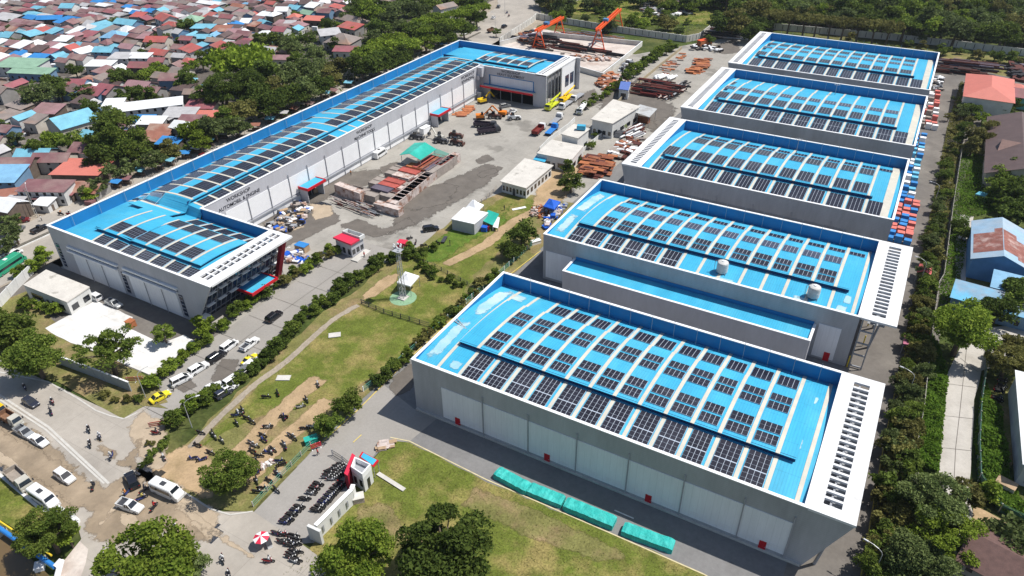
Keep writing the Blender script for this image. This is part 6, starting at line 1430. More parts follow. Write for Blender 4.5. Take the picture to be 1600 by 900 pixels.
PALEW=mat('pale_wall_paint',(.60,.585,.54),.85,.15,.25,col2=(.38,.36,.32),mix=.63,scale2=.12,stretch=(1,1,.4))
wallrun('boundary_wall','long pale boundary wall with dark slits before the jungle','wall',[(781,69),(832,36),(838,30),(958,50),(1072,66),(1092,62),(1120,40),(1135,38),(1205,46),(1395,63),(1500,75),(1660,95)],3.2,.3,PALEW,panel=3.6,slits=True)
wallrun('boundary_wall','grey white-capped boundary wall below the feathery tree and white slab','wall',[(96,570),(150,590),(206,612)],2.6,.22,mat('grey_green_wall',(.30,.33,.33),.85,.12,.3),panel=3,cap=COPE)
wallrun('boundary_wall','white leaning wall at the left frame edge beside the small flat-roofed house','wall',[(-20,500),(4,478),(30,450),(52,428)],2.8,.2,WALLW,panel=3.2)
wallrun('low_wall','low white wall around the gantry crane yard','wall',[(781,72),(842,56),(1003,72),(941,122),(906,112),(905,104)],2.2,.25,PALEW,cap=COPE)
wallrun('low_wall','white concrete wall between the yard and the concrete blocks','wall',[(843,238),(858,222),(888,200),(898,190)],1.8,.2,WALLW)
wallrun('low_wall','dusty low wall on the strip beside the pipe yard','wall',[(942,185),(985,142),(1030,105),(1065,77)],1.4,.2,mat('sandy_wall',(.36,.30,.20),.9,.15,.5))
wallrun('low_wall','white garden wall behind the bushes right of the office yard','wall',[(893,252),(913,236),(936,216),(945,211)],1.5,.15,WALLW,panel=2.5)
EW=wallrun('entrance_wall','thick white entrance wall in segments running from the gatehouse towards the camera','wall',[(498,842),(515,825),(533,806),(553,786),(556,778)],3.4,.5,WALLW,cap=COPE)
pz=G(498,850,0); m=MB(); m.obox((pz.x-.6,pz.y+.3,0),2.6,.5,3.35,.05); m.build('end_panel',WALLW,EW)
sgn=MB()
for i in range(4):
    q=Vector((*G(500,842,0)[:2],0)).lerp(Vector((*G(552,789,0)[:2],0)),(i+.5)/4.2); sgn.obox((q.x+.27,q.y,1.0),.05,.3,1.5,0)
sgn.build('recess',STEEL,EW)
def fence(label,pts,h,m_,pm,sp=2.4,rails=(0.1,.55,1.0),rh=.06,group=None,name='fence',fill=None):
    p=[Vector((*q,0)) for q in W(pts)]; c=sum(p,Vector())/len(p); t=thing(name,label,'fence',(c.x,c.y,0),group=group); R_=MB(); Pm=MB(); F_=MB()
    for a,b in zip(p[:-1],p[1:]):
        r=math.atan2(b.y-a.y,b.x-a.x); L=(b-a).length; mid=(a+b)/2
        for f in rails: R_.obox((mid.x,mid.y,h*f),L,.05,rh,r)
        n=max(1,round(L/sp))
        for i in range(n):
            q=a.lerp(b,i/n); Pm.obox((q.x,q.y,0),.16,.16,h+.15,r)
        k=int(L/.28)
        if fill=='bars':
            for i in range(k): q=a.lerp(b,i/k); F_.obox((q.x,q.y,.1),.04,.03,h-.1,r)
        if fill=='solid': F_.obox((mid.x,mid.y,.02),L,.06,h*.9,r)
    R_.build('rail',m_,t); Pm.build('post',pm,t)
    if F_.v: F_.build('infill',m_,t)
    return t
GF=mat('green_fence_paint',(.10,.34,.27),.6,.1,1); VF=mat('fence_concrete',(.40,.38,.33),.85,.2,1)
fence('green and white fence between the field and the driveway',[(568,612),(600,588),(640,552),(700,499),(780,430),(845,372)],1.3,GF,COPE,fill='bars')
fence('mesh fence on a low kerb along the parking driveway',[(396,792),(440,745),(500,683)],1.2,GF,VF,sp=3)
fence('dark bar fence of the mast enclosure on the grass',[(565,475),(600,490),(640,502),(672,512)],1.3,DSTEEL,DSTEEL,fill='bars')
fence('dark cable rail between the mast enclosure and the lawn',[(635,400),(680,418),(730,445),(742,455)],1.0,DSTEEL,DSTEEL)
fence('overgrown concrete fence along the east boundary',[(1517,130),(1503,225),(1487,325),(1472,437),(1464,450),(1452,532),(1440,645),(1427,712),(1408,872),(1403,905)],2.0,VF,VF,sp=3,fill='solid')
fence('green fence on the east side of the concrete lane',[(1548,540),(1538,580),(1529,640),(1526,700),(1528,752),(1560,800),(1606,822)],2.0,mat('dark_green_fence',(.05,.13,.10),.7,.15,1),VF,sp=3,fill='solid')
fence('brown guard rail at the yard edge beside the white office block',[(745,322),(760,312),(776,296)],1.2,mat('brown_rail',(.22,.16,.11),.8,.1,1),PIPE)
fence('sliding gate beside the gatehouse above the packed motorbikes',[(520,712),(536,722),(549,733)],1.5,DSTEEL,PIPE,sp=5,fill='bars',name='sliding_gate')['category']='gate'
def barrier(px,py,ang,label,m_,L=4.5,tilt=0):
    p=G(px,py,.6); t=thing('road_barrier',label,'barrier',(p.x,p.y,0),ang,local=True)
    m=MB(); 
    for z in (.5,.9,1.3): m.box(-L/2,L/2,-.05,.05,z,z+.2)
    m.build('board',m_,t); m=MB()
    for x in (-L/2+.2,0,L/2-.2): m.box(x-.06,x+.06,-.3,.3,0,.1); m.box(x-.05,x+.05,.06,.14,.1,1.5)
    m.build('stand',COPE,t)
RW=mat('faded_red_boards',(.42,.10,.07),.8,.2,1)
barrier(252,663,.75,'faded red board barrier at the mouth of the entrance road',RW)
barrier(211,594,.6,'rusty red frame on top of the end of the grey boundary wall',RW,3.5)
barrier(494,698,1.0,'red and white gate pillar board at the driveway edge',REDM,2.0)
# ---------------------------------------------------------------- masts, lamps
GALV=mat('galvanised_steel',(.45,.46,.47),.45,.1,1,metal=.3)
def lattice(label,px,h,base):
    p=G(*px,0); t=thing('lattice_mast',label,'mast',(p.x,p.y,0),local=True); n=9
    for s in ((-1,-1),(1,-1),(1,1),(-1,1)):
        m=MB(); m.tube((s[0]*base,s[1]*base,0),(s[0]*base*.55,s[1]*base*.55,h),.07,4); m.build('leg',GALV,t)
    m=MB()
    for i in range(n):
        z0,z1=h*i/n,h*(i+1)/n; a,b=base*(1-.45*i/n),base*(1-.45*(i+1)/n); C0=[(-a,-a),(a,-a),(a,a),(-a,a)]; C1=[(-b,-b),(b,-b),(b,b),(-b,b)]
        for k in range(4): j=(k+1)%4; m.tube((*C0[k],z0),(*C1[j],z1),.035,3); m.tube((*C1[k],z1),(*C1[j],z1),.035,3)
    m.build('bracing',GALV,t)
    m=MB(); m.box(-1,1,-1,1,h+.02,h+.1)
    for k in range(4): m.tube(((-1,1,1,-1)[k],(-1,-1,1,1)[k],h+.1),((-1,1,1,-1)[k],(-1,-1,1,1)[k],h+1.1),.04,4)
    m.build('platform',GALV,t); m=MB()
    for k in range(6): a=k*1.047; m.box(.9*math.cos(a)-.2,.9*math.cos(a)+.2,.9*math.sin(a)-.12,.9*math.sin(a)+.12,h+1.12,h+1.5)
    m.build('floodlight',COPE,t)
    m=MB(); m.box(-1.1,1.1,-1.1,1.1,.13,.35); m.build('footing',CONC,t)
lattice('tall lattice floodlight mast on the round green pad',(630,466),13.5,.55)
def street_lamp(label,px,h,ang,arm=2.4,group='curved street lamps',dbl=False,z0=0):
    p=G(*px,0); t=thing('street_lamp',label,'street lamp',(p.x,p.y,0),ang,group,local=True); m=MB(); m.tube((0,0,0),(0,0,h),.10,7,.06); m.build('pole',GALV,t)
    for s in ((1,-1) if dbl else (1,)):
        m=MB(); P_=[(0,0,h)]+[(s*arm*(1-math.cos(a)),0,h+1.1*math.sin(a)) for a in (.4,.8,1.2,1.57)]
        for a,b in zip(P_[:-1],P_[1:]): m.tube(a,b,.05,5)
        m.build('arm',GALV,t); m=MB(); m.hexa([(s*arm-.1,-.14,h+1.0),(s*arm+.7,-.1,h+1.0),(s*arm+.7,.1,h+1.0),(s*arm-.1,.14,h+1.0)],[(s*arm,-.08,h+1.14),(s*arm+.6,-.06,h+1.12),(s*arm+.6,.06,h+1.12),(s*arm,.08,h+1.14)]); m.build('lamp_head',COPE,t)
for px,h,a,l in [((60,340),9,2.6,'street lamp in front of the maroon-roofed row by the sandy plaza'),((553,128),9,1.2,'street lamp at the shaded end of the roadside trees'),((774,48),8,2.8,'street lamp by the white boundary wall on the far street'),((789,25),9,.4,'street lamp highest up the far street'),((1458,322),6,2.9,'lamp leaning out of the planted row beside the third warehouse'),((1436,445),6,2.9,'lamp in the planted row beside the second warehouse slab'),((1415,625),6,2.9,'lamp in the planted row beside the nearest warehouse slab'),((1362,905),6,2.9,'lamp in the planted row at the bottom edge of the picture'),((228,622),6,1.2,'leaning lamp at the mouth of the entrance road'),((300,668),6,1.0,'lamp among the shrubs at the start of the field'),((443,430),7,.6,'lamp at the red pylon of the workshop glass end')]:
    if l!='placeholder': street_lamp(l,px,h,a)
def pole(label,px,h,lean=0):
    p=G(*px,0); t=thing('utility_pole',label,'pole',(p.x,p.y,0),local=True); m=MB(); m.tube((0,0,0),(lean,0,h),.13,7,.09); m.build('shaft',VF,t); m=MB(); m.box(lean-.9,lean+.9,-.05,.05,h-.8,h-.68); m.build('crossarm',DSTEEL,t)
pole('utility pole in front of the wooden stalls by the sandy plaza',(56,338),9); pole('utility pole beside the dark shade of the roadside trees',(553,122),9); pole('utility pole at the right edge above the concrete lane',(1590,560),8,.5)
# ---------------------------------------------------------------- gantry cranes
GORA=mat('gantry_orange',(.75,.10,.02),.5,.12,.8)
def gantry(label,A,B,h):
    a,b=G(*A,0),G(*B,0); c=(a+b)/2; ang=math.atan2(b.y-a.y,b.x-a.x); L=(b-a).length; t=thing('gantry_crane',label,'gantry crane',(c.x,c.y,0),ang,'orange gantry cranes',local=True)
    m=MB(); m.box(-L/2-3,L/2+3,-1.0,-.55,h,h+1.2); m.box(-L/2-3,L/2+3,.55,1.0,h,h+1.2)
    for i in range(9): x=-L/2-2.5+i*(L+5)/8; m.box(x,x+.2,-.54,.54,h+.2,h+.5)
    m.build('girder',GORA,t)
    for s in (-1,1):
        for q in (-1,1): m=MB(); m.tube((s*L/2,q*3.2,.6),(s*L/2,q*.7,h),.28,6); m.build('leg',GORA,t)
        m=MB(); m.box(s*L/2-.35,s*L/2+.35,-3.6,3.6,.3,.8); m.box(s*L/2-.15,s*L/2+.15,-2,2,h*.5,h*.5+.3)
        for k in range(3): m.tube((s*L/2,-3.1+.7*k,1+k*1.6),(s*L/2,2.5-.6*k,2.4+k*1.6),.09,4)
        m.build('end_carriage',GORA,t)
    m=MB(); m.box(-L*.2,-L*.2+2.4,-1.2,1.2,h+1.25,h+2.3); m.build('trolley',mat('crane_trolley_blue',(.08,.2,.38),.5,.1,1),t)
    m=MB(); m.box(-L/2+1,-L/2+2.6,-.6,.9,h-2.4,h-.1); m.build('cabin',COPE,t)
gantry('orange gantry crane over the dark pipes, the left of the pair',(842,76),(874,58),8.5)
gantry('orange gantry crane with blue trolley at the back of the gantry yard',(934,78),(964,48),9.5)
# ---------------------------------------------------------------- stacked goods in the yard
RUST=mat('rusty_steel',(.22,.07,.035),.85,.3,.9,col2=(.34,.14,.07),mix=.56,scale2=.4,fine=.15); RUSTD=mat('dark_rusty_steel',(.10,.032,.025),.85,.3,.9,fine=.2); RUSTO=mat('orange_rust_plate',(.38,.135,.055),.85,.2,.9); BLACKP=mat('black_pipe',(.022,.02,.022),.6,.2,1)
PALEC=mat('pale_stained_crate',(.54,.46,.42),.8,.2,.8,col2=(.30,.17,.12),mix=.55,sharp=.06,scale2=.5,fine=.15); GREYC=mat('grey_brown_crate',(.30,.26,.23),.85,.2,.8,fine=.15); REDC=mat('faded_red_container',(.40,.09,.07),.7,.2,.6,fine=.1); PURC=mat('purple_grey_container',(.12,.10,.13),.7,.15,.6); WOOD=mat('pallet_wood',(.38,.27,.17),.9,.2,1.5)
def crate(name,label,cat,px,L,Wd,H,rz,m_,group,z=0,ribs=True):
    p=G(px[0],px[1],z+H*.7); t=thing(name,label,cat,(p.x,p.y,z),rz,group,local=True); m=MB(); m.box(-L/2,L/2,-Wd/2,Wd/2,.1,H); m.build('body',m_,t)
    m=MB(); n=max(2,int(L/.9))
    for i in range(n+1): x=-L/2+i*L/n; m.box(x-.05,x+.05,-Wd/2-.05,-Wd/2-.002,.1,H); m.box(x-.05,x+.05,Wd/2+.002,Wd/2+.05,.1,H)
    m.box(-L/2-.06,L/2+.06,-Wd/2-.06,-Wd/2+.06,H+.002,H+.12); m.box(-L/2-.06,L/2+.06,Wd/2-.06,Wd/2+.06,H+.002,H+.12); m.box(-L/2-.06,-L/2+.06,-Wd/2+.06,Wd/2-.06,H+.002,H+.12); m.box(L/2-.06,L/2+.06,-Wd/2+.06,Wd/2-.06,H+.002,H+.12)
    m.build('rib_frame',m_,t); return t
random.seed(31)
cr=[('front white crate of the long pink row, at its camera end',(607,324),9,2.4,2.3,0,PALEC),('white crate stack at the left end of the goods',(547,298),11,2.4,3.4,-.12,PALEC)]
for l,px,L,w_,h_,rz,m_ in cr: crate('storage_crate',l,'crate',px,L,w_,h_,rz,m_,'pale crates stored in the yard')
z8t=lambda x,y:(510+x/8,210+y/8)
n_=0
for i in range(11):   # long pale row
    u=i/10; px=(618+u*57,316-u*46); o=crate('storage_crate','pale pink box of the long row of stacked crates','crate',px,4.4,3.3,2.5,1.571,PALEC,'pale crates stored in the yard')
for i in range(8):
    u=i/7; crate('rack_crate','grey brown crate inside the long row','crate',(606+u*52,306-u*42),4.6,3.4,2.2,0,[GREYC,RUSTD,PALEC][i%3],'brown crates stored in the yard')
for (x,y,L,w_,h_,m_) in [(700,700,6.5,3,2.6,PURC),(790,650,6.5,3,2.6,REDC),(850,610,6.5,3,2.6,REDC),(960,540,6.5,3,2.6,PALEC),(1040,480,6.8,3,2.6,REDC),(1140,430,7,3,2.8,RUSTO),(620,620,4,2.5,2,GREYC),(680,580,4,2.5,2,GREYC),(830,500,4.5,2.5,2,GREYC),(880,450,4.5,2.5,2,GREYC),(950,410,4.5,2.5,2,GREYC),(440,690,7,1.6,1.6,GREYC),(360,680,6,1.6,1.6,GREYC),(560,770,5,2.6,2.4,GREYC)]:
    crate('storage_crate','crate','crate',z8t(x,y),L,w_,h_,0,m_,'mixed crates behind the long pale row')
for i,(x,y) in enumerate([(1230,340),(1290,350),(1350,370),(1400,400)]): crate('shipping_container','container','container',z8t(x+20,y+20),2.6,12,2.9,0.0,[REDC,RUST,PURC,GREYC][i],'containers under and beside the teal roof')
for i,(x,y) in enumerate([(1470,360),(1520,340),(1560,310)]): crate('shipping_container','container','container',z8t(x,y),2.5,7,2.9,0.0,[REDC,GREYC,PALEC][i],'containers under and beside the teal roof')
def pile(name,label,cat,poly,n,m_,kind,zmax=1.2,rz=0,L=(3,8),r=.3,group=None,jit=.05):
    "one heap or bundle: many loose pieces that form one pile"
    w_=W(poly); xs=[q[0] for q in w_]; ys=[q[1] for q in w_]; c=((min(xs)+max(xs))/2,(min(ys)+max(ys))/2); k=0; mb=MB(); mats=m_ if isinstance(m_,list) else [m_]; tr=0
    while k<n and tr<n*30:
        tr+=1; x,y=U(min(xs),max(xs)),U(min(ys),max(ys))
        if not inside((x,y),w_): continue
        mb.mi=random.randrange(len(mats)); l=U(*L); a=rz+U(-jit,jit); z=U(.05,zmax)
        if kind=='pipe': mb.tube((x-l/2*math.cos(a),y-l/2*math.sin(a),z+r),(x+l/2*math.cos(a),y+l/2*math.sin(a),z+r),r*U(.8,1.1),8)
        elif kind=='plate': mb.obox((x,y,z),l,l*U(.35,.6),.12,a)
        else: mb.obox((x,y,z*.8),l,l*U(.3,.9),U(.2,.9),U(0,3.14) if jit>1 else a,U(-.2,.2))
        k+=1
    o=mb.build(name,mats if len(mats)>1 else mats[0],None,(c[0],c[1],0)); tag(o,label,cat,group,'stuff'); return o
pile('steel_scrap','dark steel profiles piled at the left end of the goods','scrap',[(522,312),(580,322),(592,335),(575,340),(525,322)],70,[RUSTD,PALEC,BLACKP,STEEL],'pipe',1.0,-.1,(2,6),.14)
pile('junk','white and blue junk heaped at the foot of the long workshop wall','junk',[(442,332),(470,318),(485,330),(470,355),(440,368),(415,360)],150,[COPE,STEEL,PALEC,BLACKP,WOOD,TARPB,GREYC],'box',1.0,0,(.5,2.4),jit=2)
pile('junk','blue and pale junk beside the red pylon of the workshop','junk',[(450,395),(470,395),(482,408),(468,420),(448,410)],40,[COPE,TARPB,PALEC,GREYC],'box',.8,0,(.6,2.2),jit=2)
pile('rusty_plates','rust-red plates lying at the far end of the long workshop wall','steel',[(712,178),(732,166),(740,170),(720,184)],24,[RUST,RUSTO],'plate',.3,.5,(2,4))
pile('orange_scrap','heap of orange rusty plates beside the blue and white booth','scrap',[(930,131),(955,117),(985,122),(970,140),(945,142)],110,[RUSTO,RUST,PALEC],'box',1.2,0,(1.5,4),jit=2)
pile('grey_scrap','grey and black scrap heap behind the orange plates','scrap',[(965,110),(985,95),(990,108),(980,122)],60,[STEEL,BLACKP,GREYC,COPE],'box',1.2,0,(.8,2.4),jit=2)
pile('pipe_stack','broad stack of dark red pipes between the office and the fourth warehouse','pipes',[(995,140),(1012,130),(1060,140),(1040,155),(1000,150)],95,[RUSTD,MAROON,BLACKP],'pipe',2.0,0.0,(6,11),.35)
pile('steel_beams','grey steel beams right of the stack of dark red pipes','steel',[(1035,152),(1065,130),(1075,136),(1055,158)],50,[STEEL,PALEC,BLACKP],'pipe',1.2,1.35,(4,9),.25)
pile('pipe_stack','bright white pipes stacked side by side behind the dark red pipes','pipes',[(1022,124),(1052,128),(1054,122),(1026,119)],22,COPE,'pipe',1.0,1.2,(3,4),.4)
pile('rusty_plates','rust-red plates stacked in the middle of the pipe yard','steel',[(1075,115),(1090,95),(1108,92),(1100,110),(1085,118)],42,[RUST,RUSTO],'plate',1.0,.1,(3,5))
pile('rusty_plates','rust-red plates along the dusty low wall','steel',[(1030,112),(1050,92),(1072,80),(1068,92),(1040,118)],36,[RUST,RUSTO,GREYC],'plate',.5,.2,(2,4))
pile('truck_cabs','row of white cabs and drums in front of the orange tank','machine parts',[(1078,72),(1130,78),(1130,83),(1078,78)],40,[COPE,BLACKP],'box',1.6,0,(1.2,2.2),jit=2)
pile('girders','pale and dark girders stacked before the bend of the boundary wall','steel',[(1115,50),(1150,50),(1150,62),(1112,60)],45,[PALEC,RUSTD,BLACKP],'pipe',2.4,0,(8,13),.4)
pile('girders','dark girders stacked behind the corner of the farthest warehouse','steel',[(1152,54),(1180,54),(1172,64),(1150,64)],30,[RUSTD,BLACKP,STEEL],'pipe',1.2,0,(8,13),.35)
pile('pipe_stack','dark brown pipe racks on the dark ground behind the farthest warehouse','pipes',[(1470,98),(1548,108),(1546,112),(1468,103)],46,[RUSTD,PURC],'pipe',2.2,0,(7,12),.4)
pile('pipe_stack','dark brown pipe racks beside the planted row, nearer the camera','pipes',[(1466,110),(1548,115),(1524,119),(1464,114)],40,[RUSTD,BLACKP],'pipe',2.0,0,(6,10),.4)
pile('scrap','dark machinery scrap by the right frame edge behind the red-roofed house','scrap',[(1572,106),(1604,104),(1604,132),(1585,126)],70,[PURC,BLACKP,RUSTD],'box',2.4,0,(2,5),jit=2)
pile('debris','grey and rusty debris outside the end of the farthest warehouse','debris',[(1458,122),(1472,122),(1470,142),(1456,142)],50,[STEEL,GREYC,BLACKP,COPE],'box',1.4,0,(1,3),jit=2)
pile('rusty_stacks','rust-red stacked plates left of the third warehouse','steel',[(905,262),(925,245),(958,250),(945,275),(915,280)],80,[RUST,RUSTD,RUSTO],'plate',2.0,.1,(3,5))
pile('rusty_stacks','dark red crates and white blocks left of the third warehouse slab','steel',[(950,245),(985,215),(1005,225),(975,250)],80,[RUSTD,COPE,GREYC,RUST],'box',1.6,0,(1.5,3.5),jit=.1)
pile('pipe_stack','grey pipes and white bags above the dark red crates','pipes',[(975,215),(990,200),(1003,203),(1000,220)],36,[STEEL,COPE,RUSTD],'pipe',1.6,1.3,(4,7),.35)
pile('pipe_stack','black pipes lying under the left gantry crane','pipes',[(812,62),(835,55),(890,72),(965,84),(962,90),(880,82),(820,76)],70,[BLACKP,RUSTD],'pipe',1.6,-.02,(7,13),.4)
pile('scrap','tangle of black equipment left of the left gantry crane','scrap',[(812,58),(838,52),(845,62),(820,72)],60,[BLACKP,PURC,RUST],'box',2.6,0,(2,4),jit=2)
pile('pipe_stack','grey conveyor frames along the back of the gantry yard','pipes',[(880,50),(965,62),(968,68),(880,58)],70,[STEEL,PURC,RUSTO],'pipe',2.2,0.0,(4,9),.18)
pile('rubble','pink grey rubble on the ground of the gantry yard','rubble',[(870,84),(950,90),(960,96),(900,96)],60,[RUSTO,PALEC,GREYC],'box',.3,0,(1,3),jit=2)
pile('junk','junk and broken boards on the waste ground by the jungle','junk',[(1010,5),(1075,0),(1080,22),(1040,30),(1000,20)],160,[GREYC,COPE,RUSTD,STEEL],'box',1.4,0,(1.5,4.5),jit=2)
pile('rubble','broken bricks beside the royal blue tent','rubble',[(832,326),(852,322),(862,335),(845,342),(830,338)],120,[PALEC,RUSTO,GREYC],'box',.3,0,(.3,1.1),jit=2)
pile('junk','blue drums and white boards between the fence and the second warehouse','junk',[(850,350),(872,325),(884,322),(868,345),(852,358)],80,[TARPB,COPE,STEEL,PALEC],'box',.9,0,(.6,2.2),jit=2)
pile('timber','pinkish boards stacked at the lawn corner behind the gatehouse','timber',[(590,702),(600,690),(616,690),(612,698),(600,706)],40,[PALEC,WOOD],'plate',.5,.7,(1,1.8))
pile('rubble','stone rubble in the white grass opening at the field corner','rubble',[(404,730),(425,722),(430,724),(410,734)],40,[COPE,PALEC],'box',.2,0,(.3,.9),jit=2)
# stacks of coloured boxes along the east ends of warehouses
REDBX=mat('coral_boxes',(.60,.16,.13),.7,.15,1,fine=.1); BLBX=mat('blue_boxes',(.03,.20,.50),.7,.15,1,fine=.1); LBBX=mat('pale_blue_boxes',(.12,.42,.62),.7,.12,1)
def boxstack(label,px,n,m_,mats_,L=2.2):
    for i in range(n): pass
random.seed(33)
BX=[]
def boxes(x0,y0,x1,y1,cols,rows,mats_,names,group):
    a,b=G(x0,y0,0),G(x1,y1,0)
    for r in range(rows):
        c=a.lerp(b,(r+.5)/rows)
        for k in range(cols):
            i=random.randrange(len(mats_)); h=U(1.1,2.2); X=c.x+(k-(cols-1)/2)*2.1+U(-.15,.15); Y=c.y+U(-.1,.1); m=MB(); t=thing('box_pile','box','box pile',(X,Y,0),U(-.08,.08),group,local=True)
            m.box(-.92,.92,-.8,.8,.12,h); m.build('load',mats_[i],t); m=MB(); m.box(-.9,.9,-.8,-.65,0,.115); m.box(-.9,.9,.65,.8,0,.115); m.build('pallet',WOOD,t); BX.append((t,names[i]))
boxes(1402,382,1418,318,3,10,[REDBX,REDBX,BLBX],['coral red','coral red','blue'],'palletised boxes along the east ends of the warehouses')
boxes(1408,318,1432,212,3,15,[BLBX,BLBX,LBBX,COPE],['blue','blue','pale blue','white'],'palletised boxes along the east ends of the warehouses')
boxes(1448,205,1455,145,3,9,[REDBX,COPE,GREYC],['coral red','white','grey brown'],'palletised boxes along the east ends of the warehouses')
# long bundles wrapped in turquoise tarpaulin beside the front lawn
def tarp(label,q0,q1,wd,h):
    a,b=G(*q0,0),G(*q1,0); c=(a+b)/2; L=(b-a).length; ang=math.atan2(b.y-a.y,b.x-a.x); t=thing('covered_stack',label,'covered stack',(c.x,c.y,0),ang,'turquoise covered stacks on the lawn edge',local=True)
    m=MB(); n=14; secs=[]
    for i in range(n+1):
        x=-L/2+L*i/n; e=1 if 0<i<n else .9; w_=wd/2*e; hh=h*e*U(.94,1.05); j=lambda:U(-.07,.07)
        secs.append([(x,-w_-.12+j(),.02),(x,w_+.12+j(),.02),(x,w_+j()*.5,hh*.93),(x,w_*.5,hh+j()*.6),(x,-w_*.5,hh+j()*.6),(x,-w_+j()*.5,hh*.93)])
    loft(m,secs); m.build('tarpaulin',TARPG,t); m=MB(); m.box(-L/2+.2,L/2-.2,-wd/2+.25,wd/2-.25,.0,.018); m.build('pallet',WOOD,t)
    m=MB()
    for i in range(5): x=-L/2+L*(i+.5)/5; m.tube((x,-wd/2-.13,h*.3),(x,wd/2+.13,h*.3),.025,4)
    m.build('strap',BLACKP,t)
tarp('turquoise wrapped stack farthest left beside the front lawn, crumpled sides',(776,741),(826,768),2.2,1.2); tarp('turquoise wrapped stack with loose netting, second from the left on the lawn edge',(826,766),(880,788),2.3,1.1)
tarp('turquoise wrapped stack third from the left on the lawn edge',(883,790),(960,822),2.3,1.3); tarp('turquoise wrapped stack farthest right on the lawn edge',(973,829),(1052,858),2.2,1.2)
# small things
def block(name,label,cat,px,L,w_,h,rz,m_,lid=None,z=0):
    p=G(px[0],px[1],z+h*.6); t=thing(name,label,cat,(p.x,p.y,z),rz,local=True); m=MB(); m.hexa([(-L/2,-w_/2,0),(L/2,-w_/2,0),(L/2,w_/2,0),(-L/2,w_/2,0)],[(-L/2*.96,-w_/2*.96,h),(L/2*.96,-w_/2*.96,h),(L/2*.96,w_/2*.96,h),(-L/2*.96,w_/2*.96,h)]); m.build('body',m_,t)
    m=MB(); m.box(-L/2-.05,L/2+.05,-w_/2-.05,w_/2+.05,h+.003,h+.1); m.build('lid',lid or m_,t); return t
block('generator_box','small white block in front of the gatehouse on the lawn','box',(560,778),1.9,1.5,1.2,.8,PALEC,CONC)
block('waste_bin','green skip bin at the driveway edge above the parked bikes','bin',(486,687),2.4,1.3,1.1,1.0,TEAL)
block('kiosk','red kiosk box behind the shrubs at the yard gate','kiosk',(629,382),2.4,2.0,2.2,.2,REDP); block('container_hut','blue-roofed cream hut beside the red pylon','hut',(472,386),3.4,2.2,1.9,.05,WOOD,BLBX)
block('white_tank','white drum skid beside the fence at the second warehouse corner','tank',(837,378),2.8,1.2,1.0,1.0,COPE); block('drum','orange-red round drum cluster on the edge of the white slab','drum',(204,505),1.8,1.6,1.6,0,RUSTO); block('waste_bin','blue bins behind the white marquee','bin',(757,357),1.6,1.4,1.4,.2,TARPB); block('waste_bin','red bin behind the white marquee','bin',(762,356),.9,.9,1.3,.2,REDP)
block('tank_crate','white cabin truck body beside the lane, on the green creepers','box',(1505,367),2.6,1.8,1.6,1.5,COPE); block('utility_box','white box beside the porch of the long workshop wall','box',(664,202),4,2.0,2.2,1.5,COPE); block('relief_crate','pinkish crates beside the red porch of the long wall','crate',(494,297),2.2,1.2,1.2,1.3,WOOD)
block('manhole','grey concrete cover in the grass field, upper one','cover',(523,524),2.6,1.6,.2,.7,CONC); block('manhole','grey concrete cover in the grass field, lower one','cover',(443,591),2.8,1.5,.2,.5,CONC); block('sign_board','dark hatch frame standing on the lawn by the black car','frame',(694,375),.9,3.2,.5,.3,BLACKP,DSTEEL); block('plank','white plank lying on the lawn above the white tents','plank',(811,326),4.2,.9,.12,.9,COPE)
block('trailer','dark boat-like skip beside the L-shaped office','skip',(962,208),6.5,3.2,1.6,.1,STEEL,DSTEEL); block('steel_drum','brown tank lying under the grey corrugated canopy','tank',(1001,186),6.8,2.2,1.8,-.05,RUST,RUSTO); block('storage_tank','bright orange cylinder-like tank before the boundary wall bend','tank',(1101,65),8,2.6,2.6,1.1,RUSTO,GORA)
block('ditch_cover','long concrete drain slab on the lawn beside the gatehouse','drain',(611,753),6.4,.7,.2,-.12,CONC,CONC)
p=G(408,840,2); t=thing('parasol','red and white striped umbrella at the mouth of the driveway','umbrella',(p.x,p.y,0),local=True); m=MB()
for i in range(8):
    a,b=i*.785,(i+1)*.785; m.mi=i%2; m.quad((0,0,2.5),(1.3*math.cos(a),1.3*math.sin(a),2.0),(1.3*math.cos(b),1.3*math.sin(b),2.0))
m.build('canopy_cloth',[REDP,TENTW],t); m=MB(); m.tube((0,0,0),(0,0,2.45),.03,6); m.build('pole',PIPE,t)
block('food_cart','white food cart under the striped umbrella','cart',(420,849),1.5,.8,.9,-.5,COPE,DSTEEL)
# blue pipeline on white trestles at the lower left
p0,p1,p2=G(-20,812,1.4),G(70,872,1.4),G(86,886,1.4); t=thing('pipeline','blue pipe bridge on white supports across the muddy water','pipeline',(p0.x,p0.y,0)); m=MB(); m.tube(p0,p2,.38,10); m.build('blue_pipe',BLUEP,t)
m=MB(); m.tube(p0+Vector((.5,.8,0)),p1+Vector((.5,.8,0)),.16,8); m.build('side_pipe',YELL,t); m=MB(); m.tube(p2,G(96,875,1.6),.45,10); m.tube(G(96,875,1.6),G(88,905,.6),.45,10); m.build('white_elbow',COPE,t)
for u in (.2,.5,.8): q=p0.lerp(p2,u); m=MB(); m.obox((q.x,q.y,0),.4,1.6,1.0,.4); m.build('support',CONC,t)
block('valve_box','white square concrete block beside the pipe elbow','block',(62,885),1.3,1.6,.8,.9,COPE)
